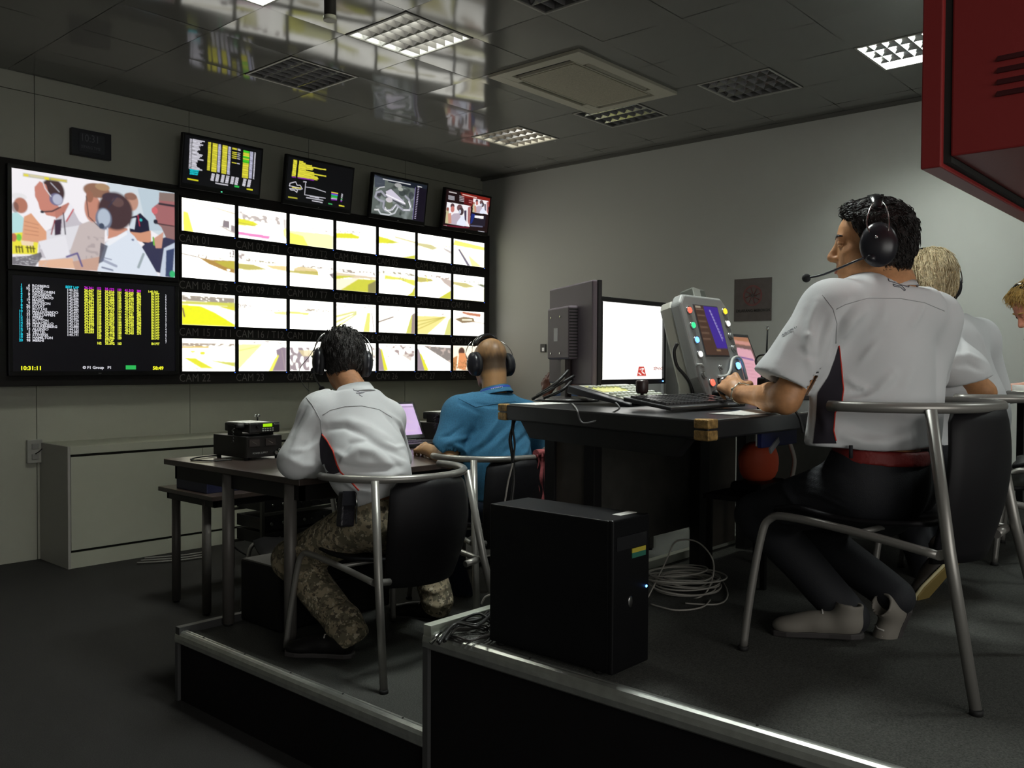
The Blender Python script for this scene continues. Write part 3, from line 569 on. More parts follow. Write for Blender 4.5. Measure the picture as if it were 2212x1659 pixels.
# man in white shirt, seen from behind
p.poly([(930, 940), (1090, 960), (1095, 1000), (920, 1050)], (212, 150, 128)); p.poly([(905, 1080), (1090, 975), (1150, 1030), (1230, 1150), (1355, 1372), (828, 1322), (870, 1180)], (228, 236, 248)); p.poly([(905, 1080), (1080, 985), (1090, 1010), (930, 1110)], (246, 248, 254))
p.ell(990, 815, 142, 160, (76, 56, 60)); p.ell(960, 700, 80, 40, (70, 56, 66)); p.ell(1010, 740, 50, 40, (120, 92, 88), .6); p.ell(888, 880, 68, 92, (120, 128, 150)); p.ell(890, 870, 52, 74, (186, 198, 214)); p.ell(870, 940, 22, 24, (70, 80, 100)); p.line([(1000, 690), (930, 780)], .012, (60, 60, 80)); p.line([(920, 960), (920, 1020)], .016, (210, 214, 224))
p.poly([(860, 1080), (920, 1110), (880, 1240), (840, 1260)], (60, 62, 84), .85); p.line([(880, 1230), (990, 1280)], .03, (110, 116, 150), .6); p.line([(890, 1210), (950, 1225)], .012, (150, 156, 180)); p.line([(870, 1290), (960, 1315)], .018, (130, 136, 160)); p.line([(1180, 1290), (1225, 1180)], .03, (140, 156, 160), .8); p.ell(1135, 1058, 12, 9, (120, 130, 160))
p.poly([(203, 490), (580, 545), (580, 575), (203, 520)], (176, 172, 130), .7); p.poly([(210, 497), (250, 503), (250, 523), (210, 516)], (240, 226, 60)); p.poly([(385, 523), (425, 528), (425, 550), (385, 544)], (240, 226, 60)); p.line([(270, 512), (370, 528)], .016, (226, 216, 170)); p.line([(445, 540), (570, 560)], .018, (216, 200, 80))
p.blur(.75); p.mesh('screen', (-w, -.0205, h), (w, -.0205, h), (-w, -.0205, -h), picture('broadcast_picture', .92), t)

t, w, h = tv('television', 'big lower television with black timing table of coloured columns', 2.165, 1.458, '')
p = Pic(64, 36, (4, 3, 9)); p.mesh('screen', (-w, -.0205, h), (w, -.0205, h), (-w, -.0205, -h), picture('broadcast_picture', 1.0), t)
G = lambda n, c, s=1.0: glow(n, L3(c), s)
Gw, Gy, Gc, Gm, Gg = G('glow_white', (205, 205, 212)), G('glow_yellow', (214, 218, 66), 1.1), G('glow_cyan', (30, 196, 216)), G('glow_magenta', (196, 36, 206)), G('glow_green', (44, 176, 84))
Gy2 = G('glow_clock_yellow', (236, 236, 40), 1.1)
NA = ['ROSBERG', 'SAINZ', 'RAIKKONEN', 'GROSJEAN', 'RICCIARDO', 'MASSA', 'ERICSSON', 'KVYAT', 'BOTTAS', 'MALDONADO', 'VERSTAPPEN', 'PEREZ', 'BUTTON', 'MARCIELLO', 'HULKENBERG', 'ALONSO', 'VETTEL', 'STEVENS', 'HAMILTON', 'MERHI']
NU = [6, 55, 7, 8, 3, 19, 9, 26, 77, 13, 33, 11, 22, 36, 27, 14, 5, 28, 44, 98]
rg = random.Random(5)
def zp(x, y): return on(x*.2532, 560+y*.2532, 1, YV-.022)
z00 = zp(175, 228).z - (2.165+1.458)/2; dz = (zp(175, 228).z-zp(175, 700).z)/19; fs = dz*1.22
def tcol(name, zx_, body, m, al='LEFT', row0=0, sx=1.0, bold=.0009, zy=400):
    text_part(name, body, fs, frame((zp(zx_, zy).x-3.065, -.022, z00-row0*dz), XA, ZA, NY), m, t, al, sx=sx, bold=bold, line=dz/fs)
tcol('rank_column', 193, '\n'.join(str(k+1) for k in range(20)), Gc, 'RIGHT')
tcol('number_column', 257, '\n'.join(map(str, NU)), Gw, 'RIGHT')
tcol('driver_column', 275, '\n'.join(NA), Gw, sx=1.08)
laps = ['1:40.361', '1:41.596', '1:41.829', '1:42.206', '1:42.286', '1:42.402', '1:42.467', '1:42.489', '1:42.497', '1:42.523', '1:42.567', '1:42.729', '1:43.124', '1:43.880', '1:44.132', '1:44.383', '1:45.191']
tcol('best_lap_heading', 560, 'BEST LAP', Gc, sx=.92, row0=-.3)
tcol('best_lap_column', 570, '\n'.join(laps), Gw, row0=.7, sx=.98)
for x, f, b, n, k, sx in ((720, '%02d.%03d', 24, 17, 0, 1.02), (825, '%d', 150, 21, 1, .9), (895, '%02d.%03d', 34, 21, 0, 1.05), (1000, '%d', 150, 21, 1, .86), (1065, '%02d.%03d', 41, 17, 0, 1.02), (1167, '%d', 270, 17, 1, .9)):
    ls = [(f % (b+rg.randint(0, 2), rg.randint(100, 999))) if not k else f % (b+rg.randint(0, 19)) for _ in range(n)]
    tcol('sector_heading', x, ls[0], Gm, sx=sx, row0=-.5); 
    body = ls[1:]
    if n == 21: body = body[:18]+[('STOP' if not k and x == 895 else '')]+body[19:]
    tcol('sector_column', x, '\n'.join(body), Gy, row0=.5, sx=sx, bold=.0014)
tcol('last_lap_text', 1262, '1:40.361', Gy, row0=-.6, sx=1.0)
tcol('pit_column', 1290, '\n'.join(['IN PIT']*18+['', 'IN PIT']), Gy, row0=.3, sx=1.0, bold=.0012)
tcol('lap_count_column', 1420, '\n'.join('2 2 7 7 7 8 4 4 6 4 7 4 7 4 4 6 7 2 7 1'.split()[:19]), Gw, 'RIGHT', row0=.6, sx=.8)
def tl(name, x, y, body, m, sz, sx=1, bold=.001): q = zp(x, y); text_part(name, body, sz, frame((q.x-3.065, -.022, q.z-(2.165+1.458)/2), XA, ZA, NY), m, t, sx=sx, bold=bold)
tl('session_clock', 172, 945, '10:31:11', Gy2, .042, 1.05, .0015); tl('copyright_line', 706, 935, '\u00a9 F1 Group   P1', Gw, .03, 1.1); tl('countdown', 1303, 942, '58:49', Gy2, .038, 1.1, .0015)
a = zp(1073, 905); b = zp(1160, 940)
obj('status_block', MB().b2((a.x-3.065, -.0222, b.z-(2.165+1.458)/2), (b.x-3.065, -.0215, a.z-(2.165+1.458)/2)), Gg, t)

# ------------------------------------------------------------------ four smaller monitors above the wall, leaning forward
M_sm = picture('timing_picture', 1.0)
def small(name, label, x0, x1, pic, led, marks=None):
    t = thing('hanging_monitor', label, 'monitor', ((x0+x1)/2, 7.0, 3.215), 0, 'four monitors above the screen wall')
    w, h = (x1-x0)/2, .225; t.rotation_euler = (math.radians(8), 0, 0)
    obj('case', MB().b2((-w, -.0, -h), (w, .045, h)), M_bez, t, .004)
    pic.mesh('screen', (-w+.018, -.001, h-.02), (w-.018, -.001, h-.02), (-w+.018, -.001, -h+.04), M_sm, t)
    obj('power_light', MB().box((.0, -.003, -h+.014), (.012, .004, .006)), led, t)
    k = MB(); k.b2((-.04, .045, -.05), (.04, .2, .02)); obj('wall_arm', k, M_blk, t)
    return t
WT = (214, 212, 222)
p = Pic(150, 90, (3, 3, 8)); p.homog([(95, 35), (1040, 215), (985, 820), (40, 665)])
n = 24
for k in range(n):
    y = 85+k*16.6; dx = -k*1.1; wln = [150, 110, 90, 130, 100, 80, 90, 95, 70, 60, 80, 130, 120, 100, 90, 140, 70, 70, 50, 60, 60, 70, 100, 130][k]
    p.poly([(150+dx, y), (174+dx, y+4), (172+dx, y+15), (148+dx, y+11)], WT); p.poly([(180+dx, y+4), (182+dx+wln, y+4+wln*.17), (180+dx+wln, y+17+wln*.17), (178+dx, y+16)], WT)
def col(a, b, y0, y1, c, sh, gaps=24, sep=.25):
    hh = (y1-y0)/gaps
    for k in range(gaps):
        y = y0+k*hh; d = -sh*k/gaps; cc = c(k) if callable(c) else c
        if cc: p.poly([(a+d, y), (b+d, y+(b-a)*.17), (b+d, y+(b-a)*.17+hh*(1-sep)), (a+d, y+hh*(1-sep))], cc)
YE = (222, 214, 60)
col(372, 408, 122, 500, YE, 26); col(425, 488, 135, 515, YE, 28, sep=.15); col(497, 530, 148, 525, (196, 196, 222), 28); col(548, 610, 158, 537, YE, 28, sep=.15); col(620, 652, 175, 548, (196, 196, 222), 28)
col(668, 728, 186, 500, lambda k: YE if k in (0, 1, 4, 6, 8, 10, 15) else None, 20); col(735, 770, 198, 510, lambda k: WT if k in (0, 1, 4, 6, 8, 10, 15) else None, 20)
col(808, 884, 216, 588, lambda k: (70, 200, 40) if k in (0, 1, 5, 6, 8, 9, 10) else YE, 30, sep=.12); col(892, 930, 233, 598, (196, 196, 222), 28); col(946, 962, 243, 605, WT, 28)
for k in range(3): p.poly([(136, 486+k*26), (248-k*8, 500+k*24), (246-k*8, 518+k*24), (134, 506+k*26)], (20, 190, 200))
for a in (405, 462, 528, 585, 648, 702, 800, 860): 
    for k in range(7): d = -k*3; y = 536+(a-405)*.165+k*14.5; p.poly([(a+d, y), (a+38+d, y+7), (a+36+d, y+18), (a+d-2, y+11)], WT)
p.poly([(104, 606), (236, 628), (234, 648), (102, 626)], (230, 226, 40), .85); p.poly([(446, 660), (604, 688), (602, 702), (444, 676)], WT, .85); p.poly([(684, 694), (744, 704), (740, 728), (682, 718)], (40, 170, 70)); p.poly([(838, 732), (914, 744), (912, 762), (836, 750)], (230, 226, 40), .85)
small('', 'small monitor above the wall filled with yellow and white number columns', 3.715, 4.475, p, glow('green_led', (.1, .9, .4), 2))
p = Pic(150, 90, (4, 4, 8)); p.homog([(1340, 305), (2120, 480), (2060, 985), (1290, 860)])
for k in range(13):
    y = 352+k*16.2; d = -k*2; L = [50, 80, 160, 330, 180, 170, 90, 190, 340, 200, 240, 250, 240][k]
    p.poly([(1400+d, y), (1446+d, y+8), (1444+d, y+22), (1398+d, y+15)], YE); p.poly([(1470+d, y+12), (1470+d+L, y+12+L*.19), (1468+d+L, y+26+L*.19), (1468+d, y+28)], YE)
p.poly([(1374, 566), (1426, 572), (1424, 584), (1372, 578)], (120, 30, 150)); p.poly([(1448, 574), (1650, 606), (1640, 622), (1446, 590)], (120, 30, 150))
trk = [(1345, 690), (1350, 655), (1420, 635), (1438, 680), (1475, 680), (1500, 725), (1470, 735), (1380, 725), (1345, 722), (1360, 740), (1400, 742), (1432, 770), (1440, 742), (1420, 722)]
p.line(trk, .016, WT); p.line([(1380, 708), (1480, 716)], .025, (220, 210, 60)); p.line([(1340, 686), (1460, 712)], .014, WT); p.line([(1542, 645), (1526, 800), (1775, 842)], .013, WT); p.line([(1548, 702), (1640, 716), (1780, 764)], .013, WT); p.poly([(1514, 626), (1556, 632), (1554, 644), (1512, 638)], WT, .8)
for k, c_ in enumerate([(226, 210, 60), (150, 50, 190), (40, 150, 200), (50, 190, 60), (60, 180, 80), (200, 200, 220), (130, 40, 170)]): p.poly([(1850-k, 760+k*15), (1930-k*3, 774+k*14), (1928-k*3, 786+k*14), (1848-k, 772+k*15)], c_); p.ell(1976-k*2, 790+k*15, 10, 6, c_ if k > 3 else WT, .8)
p.poly([(1590, 812), (1702, 836), (1700, 846), (1588, 824)], WT, .8); p.poly([(1546, 828), (1750, 864), (1748, 876), (1544, 840)], WT, .8); p.poly([(1614, 868), (1740, 890), (1738, 902), (1612, 880)], WT, .8)
p.poly([(1326, 820), (1438, 838), (1436, 856), (1324, 838)], (190, 186, 60), .7); p.poly([(1810, 900), (1856, 908), (1854, 924), (1808, 916)], (60, 160, 90)); p.poly([(1934, 922), (1998, 934), (1996, 950), (1932, 938)], (210, 206, 60))
small('', 'small monitor above the wall with yellow text block and white track outline', 4.72, 5.495, p, mat('led_off', (.3, .3, .3), .3))
p = Pic(150, 90, (18, 22, 24)); p.homog([(170, 130), (990, 280), (915, 880), (120, 750)])
p.poly([(165, 170), (800, 290), (740, 840), (120, 740)], (96, 104, 100)); p.blotch(0, 0, .8, 1, (52, 58, 56), 41, .42, .8, 12, 9); p.blotch(0, .2, .8, 1, (150, 158, 158), 42, .4, .6, 10, 8)
p.poly([(170, 140), (330, 200), (320, 330), (170, 340)], (58, 64, 80), .8); p.poly([(360, 180), (990, 290), (985, 370), (700, 330), (380, 250)], (24, 30, 42)); p.line([(300, 205), (720, 280)], .02, (220, 222, 226))
p.poly([(340, 400), (420, 360), (620, 560), (640, 610), (350, 480)], (206, 200, 216)); p.line([(345, 450), (630, 585)], .03, (250, 248, 252)); p.line([(350, 490), (640, 640)], .025, (70, 66, 80))
p.line([(330, 470), (270, 400), (200, 420), (180, 490), (240, 540), (310, 560), (300, 650), (330, 700), (400, 700), (470, 640), (500, 610), (600, 690), (700, 690), (720, 620), (690, 520), (640, 470)], .055, (160, 160, 172)); p.line([(330, 650), (350, 700), (440, 690), (490, 610)], .02, (240, 240, 244)); p.line([(230, 700), (260, 750), (380, 770), (470, 740), (520, 650)], .04, (196, 200, 204)); p.line([(320, 680), (420, 745)], .02, (240, 240, 240)); p.line([(690, 560), (715, 640)], .03, (246, 246, 250)); p.line([(610, 690), (700, 690)], .025, (240, 240, 244)); p.line([(200, 380), (250, 340), (320, 330)], .02, (230, 230, 234))
p.ell(390, 600, 50, 80, (104, 112, 96)); p.ell(390, 535, 50, 40, (206, 200, 206)); p.ell(235, 460, 28, 26, (60, 58, 66)); p.ell(590, 420, 50, 50, (52, 58, 58), .8); p.ell(730, 460, 40, 60, (54, 58, 66), .8); p.ell(530, 300, 55, 35, (176, 176, 176), .8); p.ell(565, 360, 40, 30, (180, 184, 176), .8)
p.poly([(800, 320), (985, 350), (915, 880), (740, 840)], (16, 10, 26)); [p.line([(838-k*3.6, 330+k*27), (856-k*3.6, 334+k*27)], .014, (200, 190, 220)) for k in range(19)]; p.line([(800, 330), (745, 830)], .02, (120, 110, 160)); p.line([(835, 305), (900, 318)], .018, (230, 230, 230)); p.line([(175, 690), (230, 690)], .04, (220, 220, 220))
small('', 'small monitor above the wall with grey aerial map of the track', 5.725, 6.475, p, mat('led_off', (.3, .3, .3), .3))
p = Pic(150, 90, (26, 8, 12)); p.homog([(1250, 340), (1950, 470), (1885, 990), (1210, 870)])
p.poly([(1460, 380), (1940, 470), (1930, 600), (1660, 560), (1640, 600), (1540, 560)], (128, 30, 22)); p.poly([(1500, 460), (1660, 480), (1640, 580), (1520, 560)], (92, 16, 20)); p.line([(1500, 415), (1720, 465)], .025, (230, 190, 180)); p.line([(1290, 380), (1400, 400)], .025, (210, 200, 200))
for k in range(4): p.line([(1280, 438+k*16), (1370, 452+k*16)], .018, (200, 196, 204), .8); p.line([(1450, 440+k*24), (1520, 452+k*24)], .018, (200, 190, 196), .8)
p.line([(1600, 505), (1650, 515)], .03, (200, 120, 120), .7); p.line([(1600, 535), (1640, 542)], .03, (200, 120, 120), .7)
def mini(x0, y0, s):
    q = lambda a, b: (x0+a*s-b*s*.06, y0+b*s+a*s*.165)
    p.poly([q(0, 0), q(400, 0), q(400, 330), q(0, 330)], (246, 242, 246)); p.poly([q(0, 100), q(40, 110), q(60, 330), q(0, 330)], (200, 190, 150)); p.ell(*q(22, 110), 20*s, 30*s, (150, 90, 80)); p.poly([q(60, 220), q(130, 160), q(230, 140), q(260, 330), q(60, 330)], (190, 176, 190)); p.ell(*q(95, 50), 32*s, 44*s, (84, 56, 62)); p.ell(*q(100, 100), 30*s, 50*s, (196, 120, 112)); p.ell(*q(215, 60), 46*s, 54*s, (110, 80, 84)); p.ell(*q(245, 110), 40*s, 60*s, (70, 54, 60)); p.ell(*q(222, 120), 20*s, 34*s, (200, 204, 220)); p.poly([q(190, 280), q(260, 170), q(310, 190), q(350, 330), q(180, 330)], (232, 236, 252)); p.poly([q(290, 90), q(330, 80), q(340, 260), q(310, 230)], (70, 60, 84)); p.poly([q(350, 30), q(400, 0), q(400, 330), q(360, 250)], (170, 110, 110)); p.poly([q(30, 180), q(80, 160), q(100, 320), q(50, 330)], (210, 150, 130))
mini(1258, 530, .93); mini(1668, 475, .62)
p.poly([(1640, 700), (1700, 715), (1670, 850), (1620, 850)], (24, 44, 120)); p.poly([(1700, 720), (1870, 745), (1850, 900), (1640, 860)], (32, 26, 40)); p.poly([(1690, 730), (1835, 745), (1830, 785), (1686, 765)], (250, 248, 250)); p.line([(1630, 880), (1810, 900)], .04, (96, 96, 120)); p.line([(1220, 880), (1260, 880)], .04, (220, 220, 220)); [p.line([(1290+k*60, 905+k*9), (1318+k*60, 909+k*9)], .025, (200, 170, 180)) for k in range(7)]; p.line([(1745, 965), (1840, 978)], .022, (180, 180, 190)); p.poly([(1210, 860), (1600, 900), (1600, 915), (1215, 890)], (120, 20, 50), .7)
small('', 'small monitor above the wall with two pictures of the garage on dark red', 6.725, 7.455, p, mat('led_off', (.3, .3, .3), .3))
# ================================================================== furniture
M_chair = mat('chair_grey_tube', (.30, .29, .27), .38, metal=.55)
M_shell = mat('chair_black_shell', (.0045, .004, .0055), .6, spec=.3)
M_foot = mat('rubber_foot', (.01, .01, .01), .7)
M_tbl = mat('table_black', (.006, .005, .006), .5, spec=.35)
M_tbrown = mat('table_leg_grey', (.13, .12, .11), .5, metal=.3)
M_cable = mat('cable_black', (.012, .012, .012), .5)
M_cablew = mat('cable_grey', (.42, .40, .36), .5)

def make_chair(label, group='tubular ring chairs with black shells'):
    t = thing('ring_chair', label, 'chair', (0, 0, 0), 0, group); R, H = .33, .775
    pts = [(-R+.004, .02, H)]+[(R*math.cos(a), -.02+R*math.sin(a)*.93, H) for a in [PI+PI*k/26 for k in range(27)]]+[(R-.004, .02, H)]
    obj('arm_ring', MB().tube(pts, .0155, 14), M_chair, t)
    for s in (-1, 1):
        lg = MB().tube([(s*.255, -.235, H-.004), (s*.29, -.30, .40), (s*.335, -.385, .012)], [.0165, .0165, .015], 12)
        l = obj('rear_leg', lg, M_chair, t)
        obj('rubber_foot', MB().cyl((s*.336, -.387, 0), (s*.336, -.387, .014), .017, n=12), M_foot, l)
        side = spline([(s*.29, -.27, .385), (s*.285, -.05, .415), (s*.27, .17, .43), (s*.262, .235, .415), (s*.268, .26, .36), (s*.285, .285, .18), (s*.30, .30, .012)], 5)
        l = obj('front_leg', MB().tube(side, .0125, 10), M_chair, t)
        obj('rubber_foot', MB().cyl((s*.3, .3, 0), (s*.3, .3, .014), .016, n=12), M_foot, l)
        obj('seat_bracket', MB().cyl((s*.29, -.275, .385), (s*.21, -.27, .375), .014, n=10), M_chair, t)
    obj('cross_bar', MB().tube([(-.285, -.05, .413), (0, -.05, .405), (.285, -.05, .413)], .009, 8), M_chair, t)
    # curved shell: seat pan and backrest
    def shell(pf, wf, bulge, th):
        n, m = 14, 12; vs = []; 
        for side in (0, 1):
            for j in range(n+1):
                v = j/n; (y, z, ny, nz) = pf(v); w = wf(v)
                for i in range(m+1):
                    u = i/m*2-1; b = bulge(v)*(u*u); vs.append((u*w, y-ny*b+ny*th*side, z-nz*b+nz*th*side))
        fs = []; S = (n+1)*(m+1)
        for j in range(n):
            for i in range(m):
                a = j*(m+1)+i; fs.append((a, a+1, a+m+2, a+m+1)); fs.append((a+S, a+m+1+S, a+m+2+S, a+1+S))
        for j in range(n):
            for i in (0, m): a = j*(m+1)+i; fs.append((a, a+m+1, a+m+1+S, a+S))
        for i in range(m):
            for j in (0, n): a = j*(m+1)+i; fs.append((a, a+1, a+1+S, a+S))
        mb = MB(); mb.add(vs, fs, 0, True); return mb
    obj('seat', shell(lambda v: (-.20+.44*v, .425+.02*v-.02*math.sin(PI*v)-.03*max(0, v-.85)/.15, 0, 1), lambda v: .23+.02*math.sin(PI*v), lambda v: -.02, .014), M_shell, t)
    def bk(v):
        z = .335+.432*v; y = -.285-.045*math.sin(PI*v*.8)-.02*v; return (y, z, -1, 0)
    obj('backrest', shell(bk, lambda v: .185+.035*math.sin(PI*v*.9)-.03*max(0, (v-.9)/.1)**2, lambda v: .075, .012), M_shell, t)
    return t
ch = make_chair('grey ring chair under the man in camouflage trousers')
def put_chair(o, x, y, z, rz, label):
    o.location = (x, y, z); o.rotation_euler = (0, 0, rz); o['label'] = label; return o
put_chair(ch, 2.48, 2.93, Z1, 0, 'grey ring chair under the man in camouflage trousers')
put_chair(copy_tree(ch), 3.33, 3.12, Z1, math.radians(-12), 'grey ring chair under the man in the blue shirt, red cloth over its arm')
put_chair(copy_tree(ch), 2.83, .98, Z2, math.radians(-3), 'large grey ring chair nearest the camera, under the man with red belt')
put_chair(copy_tree(ch), 3.82, .98, Z2, math.radians(8), 'grey ring chair under the white haired man with headphones')
put_chair(copy_tree(ch), 4.75, .78, Z2, math.radians(10), 'grey ring chair partly cut by the right edge, beside the blond man')
put_chair(copy_tree(ch), 3.10, 4.45, 0, math.radians(65), 'grey ring chair standing on the lower floor under the tables')
put_chair(copy_tree(ch), 4.35, 3.05, Z1, math.radians(-10), 'grey ring chair hidden behind the control desk, under the dark skinned man')

# ------------------------------------------------------------------ lower tables
def round_leg_table(label, x0, x1, y0, y1, z, h, skirt, legs):
    t = thing('work_table', label, 'table', ((x0+x1)/2, (y0+y1)/2, z)); cx, cy = (x0+x1)/2, (y0+y1)/2
    obj('table_top', MB().b2((x0-cx, y0-cy, h-.028), (x1-cx, y1-cy, h)), M_ttop, t, .003)
    f = MB(); s = .04
    f.b2((x0-cx+s, y0-cy+s, h-skirt), (x1-cx-s, y0-cy+s+.02, h-.028)); f.b2((x0-cx+s, y1-cy-s-.02, h-skirt), (x1-cx-s, y1-cy-s, h-.028))
    f.b2((x0-cx+s, y0-cy+s, h-skirt), (x0-cx+s+.02, y1-cy-s, h-.028)); f.b2((x1-cx-s-.02, y0-cy+s, h-skirt), (x1-cx-s, y1-cy-s, h-.028))
    obj('apron', f, M_tbl, t)
    for lx, ly, lz in legs:
        l = obj('leg', MB().cyl((lx-cx, ly-cy, lz-z+.012), (lx-cx, ly-cy, h-.03), .027, n=18), M_tbrown, t)
        obj('levelling_foot', MB().cyl((lx-cx, ly-cy, lz-z), (lx-cx, ly-cy, lz-z+.014), .02, n=12), M_foot, l)
    return t
M_ttop = mat('table_top_dark', (.055, .04, .035), .28, var=.12, vscale=30)
round_leg_table('black table with round legs carrying the left radio and power supply', 2.17, 3.66, 3.12, 4.28, Z1, .745, .10, [(2.21, 3.24, Z1), (2.21, 3.74, Z1), (3.58, 3.24, Z1), (3.58, 3.74, Z1)])
round_leg_table('lower black table on the carpet in front of the first stage', 2.72, 4.2, 4.78, 5.44, 0, .74, .075, [(2.78, 4.95, 0), (2.80, 5.36, 0), (4.12, 4.95, 0), (4.12, 5.36, 0)])
bx = thing('blue_box', 'dark blue box on the lower table', 'box', (3.0, 5.08, .74))
obj('body', MB().b2((-.24, -.17, 0), (.32, .2, .11)), mat('box_blue', (.012, .014, .05), .5), bx, .004)
obj('lid', MB().b2((-.245, -.175, .11), (.325, .205, .122)), mat('box_blue_lid', (.02, .022, .06), .45), bx, .002)
# right part of the lower desks (blue shirt man)
round_leg_table('black table with laptop and second radio before the blue shirted man', 3.67, 5.1, 3.12, 4.28, Z1, .745, .10, [(3.75, 3.24, Z1), (3.75, 3.74, Z1), (5.02, 3.24, Z1), (5.02, 3.74, Z1)])
# equipment case under the table and rack with glinting gear
cs = thing('equipment_case', 'black equipment case standing under the left table', 'case', (2.62, 3.6, Z1))
obj('shell', MB().b2((-.33, -.16, .004), (.32, .17, .3)), M_blk, cs, .012); obj('handle', MB().tube([(-.08, -.17, .2), (-.07, -.2, .2), (.07, -.2, .2), (.08, -.17, .2)], .007), M_blk, cs)
for sx in (-.2, .2): obj('latch', MB().b2((sx-.02, -.166, .24), (sx+.02, -.158, .27)), mat('latch', (.1, .1, .1), .3, metal=1), cs)
rk = thing('equipment_rack', 'dark open rack of glinting electronic units under the tables', 'rack', (3.9, 5.75, 0))
f = MB()
for x in (-.35, .35):
    for y in (-.2, .2): f.b2((x-.012, y-.012, 0), (x+.012, y+.012, .68))
for z in (.2, .44, .66):
    for y in (-.2, .2): f.b2((-.35, y-.01, z-.01), (.35, y+.01, z+.01))
obj('frame', f, mat('rack_frame', (.07, .07, .06), .4, metal=.6), rk)
rg = random.Random(2)
for k, z in enumerate((.215, .32, .455, .55)):
    u = obj('rack_unit', MB().b2((-.32, -.19, z), (.32, .19, z+.085)), M_blk, rk, .003)
    for q in range(7):
        kx = -.28+.09*q+rg.uniform(-.02, .02)
        obj('knob', MB().cyl((kx, -.19, z+.045), (kx, -.205, z+.045), rg.choice([.006, .009, .012]), n=10), mat('knob_chrome', (.6, .62, .6), .2, metal=1), u)

# ------------------------------------------------------------------ radios on their power supplies
def radio_set(loc, rz, lab1, lab2, scrn, paper):
    ps = thing('power_supply', lab1, 'power supply', loc, rz, 'radio power supplies')
    obj('case', MB().b2((-.105, -.13, .012), (.105, .16, .118)), mat('psu_black', (.010, .009, .009), .45), ps, .003)
    obj('front_panel', MB().b2((-.103, -.134, .014), (.103, -.129, .116)), mat('psu_panel', (.014, .013, .013), .35), ps)
    for x in (-.06, .035):
        m = obj('dial_meter', MB().b2((x-.03, -.137, .068), (x+.03, -.133, .104)), mat('meter_face', (.04, .035, .035), .2), ps)
        obj('needle', MB().box((x, -.138, .086), (.03, .001, .0015), Matrix.Rotation(.5, 3, 'Y')), mat('needle', (.3, .28, .25), .4), m)
    for k in range(2): obj('terminal_knob', MB().cyl((.062+.02*k, -.134, .03+.012*k), (.062+.02*k, -.15, .03+.012*k), .009, n=12), mat('knob_chrome', (.6, .62, .6), .2, metal=1), ps)
    obj('green_switch', MB().b2((.087, -.145, .02), (.101, -.134, .04)), glow('green_switch_glow', (.05, .8, .3), .7), ps)
    text_part('printed_name', 'POWER SUPPLY', .0125, frame((-.07, -.1355, .03), XA, ZA, NY), mat('print_white', (.5, .5, .48), .5), ps)
    for sx in (-.09, .09):
        for sy in (-.11, .13): obj('rubber_foot', MB().cyl((sx, sy, 0), (sx, sy, .014), .011, n=10), M_foot, ps)
    Rz = Matrix.Rotation(rz, 3, 'Z'); q = Vector(loc)+Rz @ Vector((.01, 0, .118))
    rd = thing('radio_transceiver', lab2, 'radio', q, rz, 'desk radios')
    obj('body', MB().b2((-.088, -.11, .018), (.088, .1, .062)), mat('radio_black', (.012, .012, .012), .4), rd, .006)
    obj('front_bezel', MB().b2((-.09, -.124, .014), (.09, -.108, .066)), mat('radio_face', (.016, .016, .017), .35), rd, .006)
    obj('green_display', MB().b2((-.012, -.1255, .044), (.042, -.1235, .06)), glow('lcd_green', L3((150, 210, 10)), 1.0), rd)
    for r_ in range(2):
        for c_ in range(5): obj('key', MB().b2((-.018+c_*.0145, -.127, .022+r_*.0105), (-.018+c_*.0145+.0105, -.1235, .0285+r_*.0105)), mat('key_grey', (.42, .42, .4), .4), rd, .0015)
    obj('volume_knob', MB().cyl((-.045, -.124, .05), (-.045, -.134, .05), .009, n=14), M_blk, rd)
    text_part('printed_name', 'Motorola', .010, frame((.052, -.1248, .053), XA, ZA, NY), mat('print_white', (.5, .5, .48), .5), rd)
    # fist microphone lying at the left
    obj('mounting_bracket', MB().b2((-.095, -.06, 0), (-.089, .06, .05)).b2((.089, -.06, 0), (.095, .06, .05)).b2((-.095, -.06, 0), (.095, .06, .004)), M_blk, rd)
    fm = thing('fist_microphone', 'black fist microphone lying at the left of %s' % scrn, 'microphone', q+Rz @ Vector((-.075, -.05, .03)), rz, 'fist microphones')
    obj('housing', MB().ell((0, 0, .016), (.05, .028, .02), None, 18), M_blk, fm); obj('talk_button', MB().b2((-.048, -.012, .012), (-.04, .012, .03)), M_foot, fm, .003)
    obj('coiled_cord', MB().tube([(-.05, .0, .01)]+[(-.055-.004*math.cos(k*.9), .01+.006*math.sin(k*.9), .0-k*.0022) for k in range(30)], .0022, 5), M_cable, fm)
    if paper:
        pp = thing('paper_sheet', paper, 'paper', q+Rz @ Vector((-.01, .0, .064)), rz)
        me = MB(); me.b2((-.07, -.08, 0), (.07, .09, .0012)); obj('sheet', me, mat('paper_white', (.8, .8, .76), .7), pp)
    return rd
rloc = (2.56, 3.93, Z1+.745)
radio_set((2.50, 4.03, Z1+.745), math.radians(2), 'black power supply box under the left radio', 'black desk radio with lit green display at the left of the table', 'the left radio', 'white slip of paper on top of the left radio')
radio_set((3.90, 4.06, Z1+.745), math.radians(4), 'black power supply box under the radio beside the laptop', 'black desk radio with green display behind the blue sleeve', 'the right radio', 'white folded paper on top of the right radio')
wn = thing('wing_nut_clamp', 'small wing nut clamp standing on the left radio', 'clamp', (2.575, 4.07, Z1+.745+.118+.066))
obj('stud', MB().cyl((0, 0, -.001), (0, 0, .02), .004), M_blk, wn); obj('wing', MB().ell((-.01, 0, .026), (.008, .003, .007)).ell((.01, 0, .026), (.008, .003, .007)), mat('knob_chrome', (.6, .62, .6), .2, metal=1), wn)
